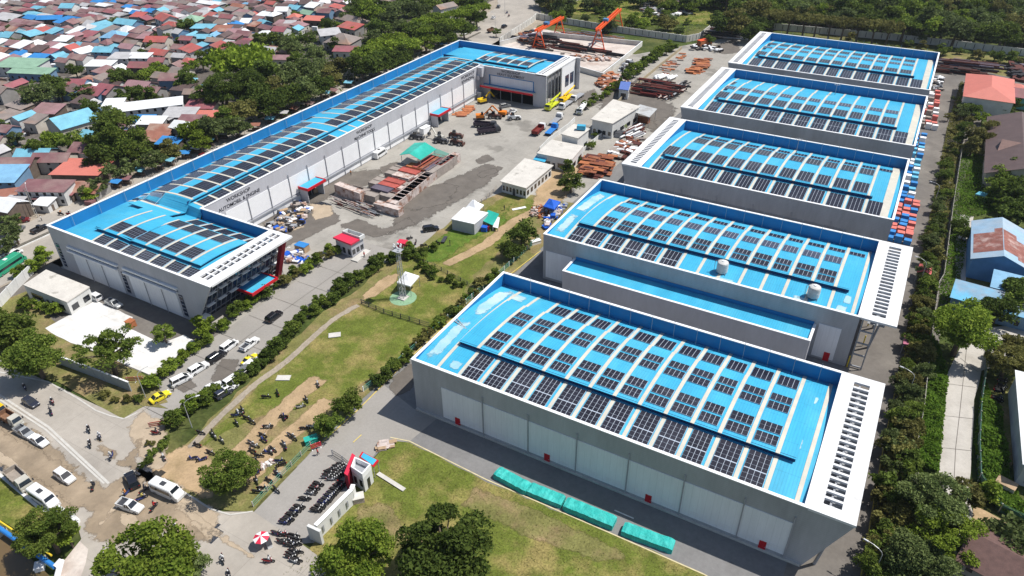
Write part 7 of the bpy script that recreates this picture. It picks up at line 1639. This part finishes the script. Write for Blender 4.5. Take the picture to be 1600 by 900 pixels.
# houses on the east side
# ---------------------------------------------------------------- village
def rmat(n,c,**k): return mat(n,c,.6,k.pop('var',.16),.35,fine=.07,**k)
RC={'maroon':rmat('maroon_sheet',(.20,.095,.10),col2=(.29,.20,.18),mix=.55),'dusty pink':rmat('dusty_pink_sheet',(.33,.19,.20),col2=(.24,.15,.14),mix=.58),'red':rmat('red_sheet',(.42,.105,.09),col2=(.30,.13,.11),mix=.6),'crimson':rmat('crimson_sheet',(.30,.10,.115),col2=(.22,.11,.10),mix=.55),
 'sky blue':rmat('sky_blue_sheet',(.17,.42,.53)),'blue':rmat('deep_blue_sheet',(.04,.22,.52)),'white':rmat('white_sheet',(.70,.71,.71),var=.08),'pale grey':rmat('pale_grey_sheet',(.44,.43,.43)),
 'grey-brown':rmat('grey_brown_sheet',(.24,.20,.18),col2=(.33,.20,.14),mix=.6),'rusty':rmat('rusty_sheet',(.30,.13,.09),col2=(.45,.35,.28),mix=.6),'pale green':rmat('pale_green_sheet',(.24,.38,.27)),'dark brown':rmat('dark_brown_sheet',(.11,.075,.07)),'orange-red':rmat('orange_red_tile',(.54,.17,.13),var=.06),'steel blue':rmat('steel_blue_sheet',(.20,.40,.58))}
WC=[mat('wall_cream',(.48,.44,.38),.85,.15,.4),mat('wall_white',(.56,.56,.55),.85,.12,.4),mat('wall_grey',(.26,.25,.24),.85,.2,.4),mat('wall_timber',(.13,.10,.08),.9,.25,.8),mat('wall_blue',(.14,.24,.36),.85,.12,.4),mat('wall_pink',(.60,.32,.30),.85,.08,.4)]
HOUSES=[]
def house(c,L,Wd,H,roof,colr,wall,rz,name='house',label=None,group='metal-roofed houses of the packed village',detail=2,cat='house',ov=.5,rr=None,wins=None):
    """L along local x; roof: gable (ridge along x), shed, hip"""
    t=thing(name,label or name,cat,(c[0],c[1],0),rz,group,local=True); x,y=L/2,Wd/2; rr=rr if rr is not None else Wd*.22
    m=MB()
    if roof=='gable':
        m.add([(-x,-y,0),(x,-y,0),(x,y,0),(-x,y,0),(-x,-y,H),(x,-y,H),(x,y,H),(-x,y,H),(-x,0,H+rr),(x,0,H+rr)],[(0,1,5,4),(2,3,7,6),(1,2,6,9,5),(3,0,4,8,7),(4,5,9,8),(6,7,8,9)])
    elif roof=='shed': m.hexa([(-x,-y,0),(x,-y,0),(x,y,0),(-x,y,0)],[(-x,-y,H),(x,-y,H),(x,y,H+rr*.8),(-x,y,H+rr*.8)])
    else: m.box(-x,x,-y,y,0,H)
    m.build('wall',wall,t)
    m=MB(); X,Y=x+ov,y+ov; e=rr*ov/y; z=H-e+.06; D=.1
    if roof=='gable':
        zr=H+rr+.07
        m.hexa([(-X,-Y,z),(X,-Y,z),(X,0,zr),(-X,0,zr)],[(-X,-Y,z+D),(X,-Y,z+D),(X,0,zr+D),(-X,0,zr+D)]); m.hexa([(-X,0,zr),(X,0,zr),(X,Y,z),(-X,Y,z)],[(-X,0,zr+D),(X,0,zr+D),(X,Y,z+D),(-X,Y,z+D)])
    elif roof=='shed':
        s=rr*.8/Wd; m.hexa([(-X,-Y,H-s*ov+.05),(X,-Y,H-s*ov+.05),(X,Y,H+rr*.8+s*ov+.05),(-X,Y,H+rr*.8+s*ov+.05)],[(-X,-Y,H-s*ov+.15),(X,-Y,H-s*ov+.15),(X,Y,H+rr*.8+s*ov+.15),(-X,Y,H+rr*.8+s*ov+.15)])
    else:
        k=max(.2,x-y*.95); zt=H+rr*1.2
        m.add([(-X,-Y,z),(X,-Y,z),(X,Y,z),(-X,Y,z),(-X,-Y,z-.08),(X,-Y,z-.08),(X,Y,z-.08),(-X,Y,z-.08),(-k,0,zt),(k,0,zt)],[(0,1,9,8),(1,2,9),(2,3,8,9),(3,0,8),(4,5,1,0),(5,6,2,1),(6,7,3,2),(7,4,0,3),(7,6,5,4)])
    m.build('roof',RC[colr] if isinstance(colr,str) else colr,t)
    if detail>=1:
        n=wins or max(1,int(L/3))
        for i in range(n):
            xx=-x+L*(i+.5)/n; m=MB(); m.box(xx-.45,xx+.45,-y-.05,-y-.003,.9,min(2.1,H-.3)); m.build('window',DARK,t)
    if detail>=2:
        m=MB(); m.box(x+.003,x+.05,-.45,.45,.05,2.0); m.build('door',WC[3],t)
        if H>4:
            for i in range(n): xx=-x+L*(i+.5)/n; m=MB(); m.box(xx-.45,xx+.45,-y-.05,-y-.003,3.2,4.3); m.build('window',DARK,t)
    HOUSES.append((t,colr)); return t
def hpx(px,L,Wd,H,roof,colr,wall,rz,label,**k):
    p=G(px[0],px[1],H); return house((p.x,p.y),L,Wd,H,roof,colr,wall,rz,label=label,**k)
X0_,Y0_=0,math.pi/2
notable=[((110,75),7,9,5.5,'gable','red',WC[5],Y0_+.1,'pink two-storey gabled house with red roof in the middle of the village',{}),
 ((230,165),33,9,5.5,'shed','white',WC[1],.85,'long white shed with bright white roof near the roadside trees',dict(wins=9,name='long_shed',cat='shed',rr=1)),
 ((178,163),9,8,6,'shed','white',WC[1],.6,'white boxy building left of the long white-roofed shed',dict()),
 ((112,188),17,16,7,'gable','sky blue',WC[0],Y0_-.15,'grey stained gabled hall with blue and white roof behind the big round tree',dict(name='hall',cat='hall')),
 ((34,100),26,14,5,'shed','pale green',WC[1],.35,'broad pale green-roofed hall at the left frame edge',dict(name='hall',cat='hall',rr=1.2)),((50,112),26,7,4,'shed','pale green',WC[4],.35,'low green-grey roofed annexe in front of the pale green hall',dict()),
 ((130,262),17,12,4.5,'shed','orange-red',WC[3],.45,'big faded red sheet roof with orange rust beside the roadside bushes',dict(rr=.6)),
 ((72,292),16,7,5.5,'shed','maroon',WC[1],.45,'maroon-roofed row with pale windows above the sandy plaza',dict(wins=6,rr=.8)),((90,300),12,4,3,'shed','crimson',WC[3],.45,'low crimson shop awning in front of the row with pale windows',dict(rr=.5)),((74,307),7,4,3,'shed','maroon',WC[3],.45,'small maroon awning next to the crimson shop awning',dict(rr=.5)),
 ((56,240),12,9,4.5,'gable','sky blue',WC[2],.5,'sky blue roof above the maroon roofs near the left frame edge',{}),((84,246),13,8,5,'gable','maroon',WC[0],.5,'dark maroon gabled roof right of the sky blue roof',{}),((12,275),10,10,5,'shed','steel blue',WC[4],.5,'pale blue lean roof at the left frame edge above the stalls',{}),((30,255),12,10,5,'gable','maroon',WC[3],.5,'wide maroon roof between the pale blue and sky blue roofs',{}),
 ((70,316),5,4,3,'shed','white',WC[1],.3,'small white stall roof at the back of the sandy plaza',{}),((22,315),6,4,3,'shed','white',WC[2],.3,'white rounded stall roof left of the utility pole',{}),((5,318),5,4,3,'shed','sky blue',WC[4],.3,'small blue stall roof at the left frame edge',{}),((12,303),6,4,3,'shed','rusty',WC[3],.8,'small rusty gabled stall above the blue stall roof',{}),
 ((165,78),12,9,5,'gable','sky blue',WC[4],.4,'blue half of the wide blue and white roof below the pink house',{}),((158,100),15,9,4.5,'shed','white',WC[1],.45,'bright white sheet roof in front of the blue and white roof',dict(rr=.8)),((190,88),12,10,5,'shed','pale grey',WC[1],.45,'pale grey sheet roof right of the bright white roof',dict(rr=.8)),((218,88),13,8,5,'shed','white',WC[1],.45,'white and blue sheet roof left of the crimson roof pair',dict(rr=.8)),
 ((222,102),13,9,5,'gable','crimson',WC[3],.42,'crimson ribbed roof below the white and blue sheet roof',{}),((247,94),9,7,4.5,'gable','crimson',WC[2],.42,'small crimson roof beyond the ribbed crimson roof',{}),
 ((260,28),15,11,6,'gable','red',WC[1],-.3,'bright red roof with shaded wall in the upper village',{}),((300,30),12,12,6,'hip','pale green',WC[2],.4,'pale green and blue hipped roof right of the bright red roof',{}),((318,42),14,9,5,'shed','sky blue',WC[2],.4,'sky blue flat sheet in front of the pale green hipped roof',dict(rr=.6)),((247,62),14,10,5,'gable','red',WC[0],.4,'red double roof with white patches in the mid village',{}),((252,82),13,9,5,'gable','red',WC[0],.1,'red roof directly below the red double roof',{}),
 ((298,77),14,8,5.5,'shed','red',WC[1],-.25,'long red roof beside the green tree at the village edge',{}),((314,72),8,6,4,'shed','sky blue',WC[4],-.2,'blue and white sheet right of the long red roof',{}),((345,72),14,7,5,'shed','red',WC[1],-.25,'coral red roof farther right in front of the cream house',{}),((293,60),8,7,6,'gable','crimson',WC[2],.3,'crimson roofed house with grey gable wall in the mid village',{}),
 ((80,28),17,8,5,'gable','blue',WC[3],.55,'long deep blue roof in the upper left village',{}),((180,55),14,12,5,'hip','steel blue',WC[4],.3,'large steel blue hipped roof right of the pink house',{}),((200,35),18,10,5.5,'gable','sky blue',WC[4],.1,'wide sky blue roof with dark blue wall in the upper village',{}),((214,20),8,7,5,'gable','blue',WC[4],-.1,'small bright blue roof above the wide sky blue roof',{}),((108,10),10,10,6,'gable','sky blue',WC[1],.4,'pale blue gabled roof on white house at the upper left',{}),((10,28),22,10,4,'shed','pale grey',WC[3],.05,'long pale grey roof at the left frame edge, upper village',{}),
 ((150,142),15,10,5,'gable','crimson',WC[4],.05,'crimson roof of the house before the round tree, left part',{}),((170,140),10,13,5,'gable','crimson',WC[2],.1,'crimson roof of the house before the round tree, right part',{}),((76,172),13,9,4.5,'shed','dusty pink',WC[3],.35,'dusty pink sheet roof above the grey stained hall',{}),((220,132),14,9,5,'gable','dusty pink',WC[2],.2,'dusty pink roof left of the palm-like tree',{}),((240,140),10,8,4,'gable','maroon',WC[2],.2,'maroon roof touching the palm-like tree',{}),
 ((315,165),14,8,5,'shed','crimson',WC[1],.45,'crimson roofed row right of the long white shed',{}),((283,178),15,9,4.5,'shed','pale grey',WC[2],.45,'pale mauve sheet roof in front of the long white shed',{}),((300,188),12,7,4,'shed','maroon',WC[3],.45,'maroon roof at the edge of the roadside bushes',{}),((326,180),11,6,4,'shed','orange-red',WC[3],.45,'coral roof under the olive roadside tree',{}),((238,190),12,7,4,'shed','white',WC[2],.45,'cream sheet roof with rust stains near the blue strip',{}),((224,187),10,6,4,'shed','blue',WC[2],.5,'blue sheet strip beside the cream sheet roof',{}),((268,182),7,6,4,'shed','white',WC[2],-.2,'small white sheet roof between mauve and cream roofs',{}),((255,200),11,9,4,'gable','rusty',WC[3],.4,'rusty patched roofs above the roadside trees',{}),((265,222),10,6,3.5,'shed','blue',WC[3],.3,'bright blue stall roof among the roadside bushes',{}),((240,215),13,7,3.5,'shed','rusty',WC[3],.2,'pinkish rusty stall roofs left of the bright blue stall',{}),
 ((515,52),13,10,5,'shed','pale grey',WC[1],.9,'pale wall-like building with ruined roof among the garden trees',dict(name='ruined_house')),((535,62),18,16,5,'hip','grey-brown',WC[2],.2,'wide grey-brown hipped roof before the roadside trees',{}),((550,30),24,10,5,'hip','grey-brown',WC[2],-.2,'long grey-brown roof at the top of the gardens',{}),((548,42),16,9,4.5,'shed','red',WC[2],-.1,'faded red roof in front of the long grey-brown roof',{}),((695,10),15,9,8,'gable','grey-brown',WC[1],Y0_-.3,'grey-roofed white house among the trees at the top',{}),((440,78),16,8,4,'gable','rusty',WC[3],.15,'long rusty roof in front of the banana clump',{}),((418,78),15,10,4,'gable','pale grey',WC[2],.1,'pale grey-pink roof left of the long rusty roof',{}),((440,90),12,7,4,'gable','dusty pink',WC[0],.4,'pinkish low roof at the roadside below the rusty roof',{}),((540,78),14,7,4,'shed','crimson',WC[1],.4,'crimson roadside roof beside the grey-brown hip roof',{}),
 ((442,15),9,9,6,'gable','white',WC[1],.4,'white cube-like house with white roof near the top centre',{}),((462,12),10,8,5,'gable','sky blue',WC[4],0,'blue roof right of the white cube-like house',{}),((460,25),8,8,4.5,'hip','orange-red',WC[5],.3,'coral hipped roof below the blue roof',{}),((482,20),11,8,4.5,'gable','pale green',WC[4],-.1,'green-grey roof right of the coral hipped roof',{}),((490,30),13,7,4,'shed','orange-red',WC[3],.3,'coral strip roof below the green-grey roof',{}),((412,35),9,7,4,'gable','sky blue',WC[4],-.3,'sky blue roof at the right end of the village',{}),((418,43),12,7,5,'gable','maroon',WC[3],-.15,'maroon roof in front of the sky blue roof at the village end',{})]
boxes_taken=[]
for px,L,Wd,H,rf,cl,wl,rz,lb,kw in notable:
    k_=.76 if px[1]<240 else .9; L*=k_; Wd*=k_; H*=.85
    if cl=='white': cl=random.choice(['white','pale grey'])
    t=hpx(px,L,Wd,H,rf,cl,wl,rz,lb,**kw); boxes_taken.append((t.location.x,t.location.y,math.hypot(L,Wd)*.5))
random.seed(77)
TP=[(o.location.x,o.location.y) for o,_ in TREES if o.location.x<-215]
vil=[(-60,-22),(650,-22),(640,6),(560,20),(510,25),(470,50),(400,60),(360,90),(300,110),(310,135),(345,165),(335,190),(255,215),(180,262),(140,300),(85,318),(40,330),(-60,345)]
cand=[]; y=85
while y<640:
    x=-640+U(0,6)
    row_h=U(6.2,8.6)
    while x<-200:
        w_=U(4.6,9.6); cx,cy=x+w_/2,y+U(-1,1); px=proj((cx,cy,3)); x+=w_+U(.2,1.0)
        if not(-25<px[0]<660 and -16<px[1]<350) or not inside(px,vil): continue
        if any(math.hypot(cx-a,cy-b)<r+2.6 for a,b,r in boxes_taken): continue
        if sum(math.hypot(cx-a,cy-b)<6 for a,b in TP)>0 and R()<.8: continue
        if inside((cx,cy),[(-312,126),(-298,126),(-316,190),(-338,190)]): continue
        cand.append((math.hypot(cx,cy),cx,cy,w_,row_h))
    y+=row_h+U(-.5,.3)
cand.sort(); NH=300-len(notable)
cols=['red','crimson','sky blue','white']+['maroon']*10+['dusty pink']*3+['crimson']*2+['red']+['sky blue']*3+['blue']+['white']*4+['pale grey']*4+['grey-brown']*6+['rusty']*3+['dark brown']*4+['steel blue']
for i,(d,cx,cy,w_,hh) in enumerate(cand[:NH]):
    rz=U(-.22,.22)+(.28 if cx>-330 else .1)+(Y0_ if R()<.3 else 0)
    house((cx,cy),w_,hh*U(.72,1.0),U(2.6,4.8),random.choice(['gable','gable','gable','shed','shed','hip']),random.choice(cols),random.choice(WC[:5]),rz,detail=1 if i<110 else 0,ov=.35)
rest=cand[NH:]
print('VILLAGE',len(cand),'rest',len(rest))
# farther houses as one mass
mb=MB(); names=[WC[2]]+[RC[k] for k in ('maroon','dusty pink','crimson','sky blue','white','grey-brown','pale grey','blue')]
for d,cx,cy,w_,hh in rest:
    H=U(2.6,4.6); x,y_=w_/2,hh*.42; rr=U(.7,1.5); mb.mi=0; mb.box(cx-x,cx+x,cy-y_,cy+y_,0,H); mb.mi=random.choice([1,1,1,1,2,2,3,4,5,6,6,6,7,7,8]); mb.mi=min(mb.mi,len(names)-1)
    X,Y=x+.5,y_+.5; mb.add([(cx-X,cy-Y,H+.02),(cx+X,cy-Y,H+.02),(cx+X,cy+Y,H+.02),(cx-X,cy+Y,H+.02),(cx-X,cy,H+rr),(cx+X,cy,H+rr)],[(0,1,5,4),(2,3,4,5),(1,2,5),(3,0,4)])
if mb.v: tag(mb.build('far_houses',names),'farthest metal-roofed houses of the village merging at the top of the picture',None,None,'stuff')
# small clutter between the houses
random.seed(78)
mb=MB(); cm=[WC[2],WC[1],RC['rusty'],RC['sky blue'],BLACKP,RC['maroon'],COPE]
for d,cx,cy,w_,hh in cand[:700]:
    for _ in range(3):
        mb.mi=random.randrange(len(cm)); x,y_=cx+U(-8,8),cy+U(-6,6); mb.obox((x,y_,0),U(.8,3),U(.8,2.2),U(.6,2.6),U(0,1.5))
tag(mb.build('alley_clutter',cm),'sheds, awnings and clutter filling the alleys between village houses',None,None,'stuff')
mb=MB()
# market stalls and parked bikes along the verge
random.seed(79)
for i in range(26):
    u=i/26; px=(170+u*560+U(-6,6),300-u*238+U(-4,4)); p=G(*px,1.5)
    if px[0]>560 and R()<.4: continue
    cl=random.choice(['blue','white','rusty','maroon','pale grey','sky blue']); t=thing('roadside_stall','stall','stall',(p.x-4,p.y,0),U(0,.6),'roadside stalls behind the long workshop roof',local=True); m=MB(); m.hexa([(-1.8,-1.2,2.1),(1.8,-1.2,2.1),(1.8,1.2,2.5),(-1.8,1.2,2.5)],[(-1.8,-1.2,2.18),(1.8,-1.2,2.18),(1.8,1.2,2.58),(-1.8,1.2,2.58)]); m.build('roof',RC[cl],t); m=MB(); m.box(-1.4,1.4,-.3,.6,0,1); m.build('counter',WC[3],t)
    m=MB(); 
    for a,b in ((-1.6,-1),(1.6,-1),(1.6,1),(-1.6,1)): m.tube((a,b,0),(a,b,2.15),.05,4)
    m.build('frame',DSTEEL,t); HOUSES.append((t,cl))
# ---------------------------------------------------------------- buildings east of the boundary
def eastroof(px,L,Wd,H,roof,colr,wall,rz,label,**k):
    k.setdefault('group',None); return hpx(px,L,Wd,H,roof,colr,wall,rz,label,**k)
def _ng(t): 
    if 'group' in t: del t['group']
    return t
_ng(house((24.5,329.5),30,16,6.5,'hip','orange-red',WC[1],Y0_,label='white two-storey house with coral hipped roof beside the boundary fence',group=None,rr=2.2,wins=6)); _ng(eastroof((1588,138),8,7,5,'hip','orange-red',WC[1],.03,'small coral-roofed wing on the right of the white two-storey house'))
_ng(eastroof((1604,148),12,9,4.5,'gable','crimson',mat('turquoise_wall',(.14,.42,.38),.8,.1,.5),-.05,'pink-roofed turquoise house at the right frame edge'))
_ng(house((34.2,272.5),52,17.5,5,'gable','dark brown',WC[0],Y0_,label='large dark maroon-brown gabled hall below the white two-storey house',group=None,rr=3.2,ov=.8)); _ng(eastroof((1625,245),22,14,5,'gable',mat('brown_tiles',(.22,.14,.12),.85,.15,.8),WC[0],-.12,'brown tiled roof at the right frame edge behind trees'))
b=_ng(eastroof((1562,382),21,11.8,5.5,'gable',mat('patched_barn_roof',(.28,.42,.55),.6,.10,.5,col2=(.36,.42,.47),mix=.55,fine=.06),mat('barn_wall_blue',(.10,.25,.48),.8,.1,.5),Y0_+.02,'long barn with pale blue and rusty red patched gable roof east of the fence',rr=2.4))
L_,Wd_,H_,rr_=21,11.8,5.5,2.4; X_=Wd_/2+.5
def slp(y): return H_+rr_-rr_*abs(y)/(Wd_/2)+.07+.1+.03
RU=mat('rusty_barn_sheets',(.24,.095,.075),.8,.25,.6,col2=(.42,.30,.27),mix=.60,scale2=.5,fine=.2)
for (xa,xb,ya,yb) in ((-8,2.6,.1,5.9),(2.6,4.6,.1,1.7),(-7.5,4.0,-3.4,-.1),(-9,1.5,-5.9,-3.4)):
    m=MB(); m.quad((xa,ya,slp(ya)),(xb,ya,slp(ya)),(xb,yb,slp(yb)),(xa,yb,slp(yb))); o=m.build('rusty_sheet',RU,b)
_ng(eastroof((1560,472),18,7,3.6,'shed',mat('blue_brown_sheet',(.12,.40,.60),.6,.12,.5,col2=(.32,.22,.19),mix=.55,scale2=.08),WC[4],-.08,'low blue sheet roof with brown stripes in front of the barn',rr=.8)); _ng(eastroof((1590,448),10,6,3.4,'shed','steel blue',WC[4],-.05,'blue sheet roof joining the right side of the barn'))
_ng(eastroof((1640,662),9,26,5,'shed','white',WC[1],.04,'white building cut by the right frame edge beside the parked bikes',rr=.6)); _ng(eastroof((1588,885),13,9,4.5,'gable',mat('dark_brown_tiles',(.13,.075,.065),.8,.2,1.2,fine=.15),WC[2],-.25,'dark brown tiled roof in the bottom right corner'))
p=G(1572,757,1); block('concrete_pit','small concrete pit in the creepers by the green fence','pit',(1572,757),3,2,1,-.3,PALEC,WOOD)
# motor dust-bin etc
random.seed(80)
for (x,y) in [(662,383),(668,388),(650,378),(684,379),(640,372)]: bike(x,y,U(0,3),'black','motorbikes at the yard gate')
# ---------------------------------------------------------------- air
h=MB(); h.box(-2600,2600,-900,4100,-1.5,140); hm=bpy.data.materials.new('pale_air'); hm.use_nodes=True; n=hm.node_tree.nodes
for q in list(n):
    if q.type!='OUTPUT_MATERIAL': n.remove(q)
v=n.new('ShaderNodeVolumePrincipled'); v.inputs['Color'].default_value=(.80,.88,1,1); v.inputs['Density'].default_value=.00006; v.inputs['Anisotropy'].default_value=.2
hm.node_tree.links.new(v.outputs[0],n['Material Output'].inputs['Volume'] if 'Material Output' in n else [q for q in n if q.type=='OUTPUT_MATERIAL'][0].inputs['Volume'])
tag(h.build('haze',hm),kind='stuff'); sc.cycles.volume_bounces=0
# ---------------------------------------------------------------- labels that single things out
ORD=['first','second','third','fourth','fifth','sixth','seventh','eighth','ninth','tenth','eleventh','twelfth','thirteenth','fourteenth','fifteenth','sixteenth','seventeenth','eighteenth','nineteenth','twentieth','twenty-first','twenty-second','twenty-third','twenty-fourth','twenty-fifth','twenty-sixth','twenty-seventh','twenty-eighth','twenty-ninth','thirtieth']
LMK=[((110,80),'the pink gabled house'),((230,160),'the long white shed'),((112,190),'the stained gabled hall'),((40,100),'the pale green hall'),((130,262),'the orange-rusted sheet roof'),((30,290),'the sandy plaza'),((190,90),'the bright white sheet roof'),((260,30),'the bright red roof'),((310,35),'the green hipped roof'),((345,72),'the coral roof'),((80,28),'the long deep blue roof'),((200,35),'the wide sky blue roof'),((10,28),'the long pale grey roof'),((442,15),'the white cube-like house'),((380,20),'the upper village edge'),((535,60),'the grey-brown hipped roof'),((440,80),'the long rusty roof'),((180,215),'the big round tree'),((380,105),'the flat-topped tree'),((620,60),'the workshop far end'),((700,40),'the far street bend'),((450,140),'the workshop middle'),((150,8),'the top left edge'),((330,5),'the top edge'),
 ((760,60),'the far workshop corner'),((900,40),'the gantry yard'),((1000,30),'the wasteland junk'),((1120,40),'the boundary wall bend'),((1250,20),'the farthest roof'),((1400,30),'the boundary wall middle'),((1550,40),'the far right wall end'),((1550,140),'the coral hipped roof'),((1490,160),'the farthest warehouse'),((1480,250),'the fourth warehouse'),((1460,330),'the third warehouse'),((1440,450),'the second warehouse'),((1420,560),'the pink canopy'),((1400,700),'the nearest white slab'),((1380,850),'the bottom right corner'),((1560,280),'the brown-roofed hall'),((1560,400),'the patched barn'),((1500,560),'the lane'),((1440,650),'the lane fence'),
 ((300,640),'the hedge end'),((380,580),'the parked taxi'),((450,520),'the lone black car'),((540,460),'the mast enclosure'),((630,400),'the red kiosk'),((690,420),'the sandy track'),((600,590),'the driveway shrub trees'),((720,480),'the nearest warehouse corner'),((280,560),'the white slab'),((380,480),'the glass end'),((480,420),'the guardhouse'),((60,430),'the small flat-roofed house'),((200,620),'the grey boundary wall'),((250,700),'the junction kerb'),((940,150),'the orange plates'),((1020,90),'the pipe yard'),((920,220),'the raised concrete box'),
 ((370,650),'the field middle'),((430,630),'the upper sandy track'),((400,740),'the field corner tree'),((440,720),'the driveway fence'),((480,650),'the shrub tree pair'),((550,720),'the gatehouse'),((480,770),'the parking rows'),((420,850),'the striped umbrella'),((1560,620),'the right frame edge'),((600,300),'the long pale row'),((560,290),'the left goods stack'),((680,240),'the teal gabled roof'),((1410,350),'the third warehouse end'),((1430,250),'the fourth warehouse end')]
def lmk(px): return min(LMK,key=lambda q:math.hypot(q[0][0]-px[0],q[0][1]-px[1]))[1]
def autolabel(items,fmt):
    """items: (object, adjective); fmt: noun. Ranks alike neighbours from the left around a landmark"""
    B={}
    for o,adj in items:
        l=o.matrix_world.translation if False else o.location; px=proj((l.x,l.y,1.5)); B.setdefault((adj,lmk(px)),[]).append((px[0],px[1],o))
    for (adj,k),L in B.items():
        L.sort(key=lambda q:(q[0],q[1])); n=len(L)
        for i,(x,y,o) in enumerate(L):
            base=(adj+' '+fmt).strip()
            if n==1: o['label']=f'{base} near {k}'
            elif i==n-1: o['label']=f'rightmost {base} near {k}'
            elif i==0: o['label']=f'leftmost {base} near {k}'
            else: o['label']=f'{base} near {k}, {ORD[min(i,29)]} from the left'
bypool={}
LN={'dark':'dark green','mid':'green','bright':'bright green','lime':'yellow-green','olive':'olive','sage':'grey-green'}
for o,leaf in TREES:
    if 'group' in o: bypool.setdefault((o['category'],o['group']),[]).append((o,LN.get(leaf,leaf)))
nm={'trees of the planted row along the right boundary':'planted-row tree','jungle trees beyond the boundary wall':'jungle tree','row of feathery trees against the boundary wall':'feathery wall tree','dark trees at the boundary wall bend':'tree','bushes on the waste ground behind the gantry yard':'waste-ground bush','garden trees east of the boundary fence':'garden tree','roadside and village trees left of the workshop':'roadside tree','small trees between the village houses':'village tree','trees at the left frame edge':'frame-edge tree','scrub bushes on the dry strip before the boundary wall':'scrub bush'}
pools={}
for (c,g_),L in bypool.items(): pools.setdefault(nm.get(g_,'planted shrub' if c=='shrub' else 'leafy '+c),[]).extend(L)
for f_,L in pools.items(): autolabel(L,f_)
pool={}
for t,cl in HOUSES:
    if t['label'] in ('house','stall'): pool.setdefault(t['label'],[]).append((t,cl if isinstance(cl,str) else 'brown'))
autolabel([(t,cl+'-roofed') for t,cl in pool.get('house',[])],'house'); autolabel([(t,cl+'-roofed') for t,cl in pool.get('stall',[])],'roadside stall')
bp={}
for o,cl in BIKES:
    if o['label'].endswith('motorbike'): bp.setdefault(o['group'],[]).append((o,cl))
bn={'motorbikes in the left parking row by the gate':'motorbike of the left parking row','motorbikes in the right parking row along the white wall':'motorbike of the right parking row','motorbikes packed beside the gatehouse':'motorbike packed by the gatehouse gate','motorbikes standing outside the parking rows':'motorbike below the parking rows'}
for g_,L in bp.items(): autolabel(L,bn.get(g_,'motorbike standing on the dirt' if 'field' in g_ else 'parked motorbike'))
autolabel([(t,n) for t,n in BX],'boxes on a pallet')
cr={}
for o in list(sc.objects):
    if o.parent is None and o.get('category') in ('crate','container') and (o['label'] in ('crate','container') or 'box of the long row' in o['label'] or 'inside the long row' in o['label']):
        m_=[c for c in o.children if c.name.startswith('body')][0].data.materials[0].name.replace('_',' ').replace(' crate','').replace(' container','')
        cr.setdefault((o['category'],o['group']),[]).append((o,m_))
for (c,g_),L in cr.items(): autolabel(L,{'pale crates stored in the yard':'crate of the long row','brown crates stored in the yard':'crate inside the long row','mixed crates behind the long pale row':'crate behind the long row'}.get(g_,'ribbed '+c))
for o in sc.objects:
    for k in ('_z','_off','_local'):
        if k in o: del o[k]
seen={}
for o in sc.objects:
    if o.parent is None and o.get('label') and o.get('category'):
        l=o['label']; 
        if len(l.split())>16:
            l=l.replace('motorbike of the right parking row near ','bike of the right row near ').replace('motorbike of the left parking row near ','bike of the left row near ').replace('motorbike packed by the gatehouse gate near','bike packed at the gatehouse near').replace(' standing on the dirt','').replace('crate of the long row','row crate'); o['label']=l
        if len(l.split())>16: print('LONG',l)
        if l in seen: print('DUP',l)
        seen[l]=o
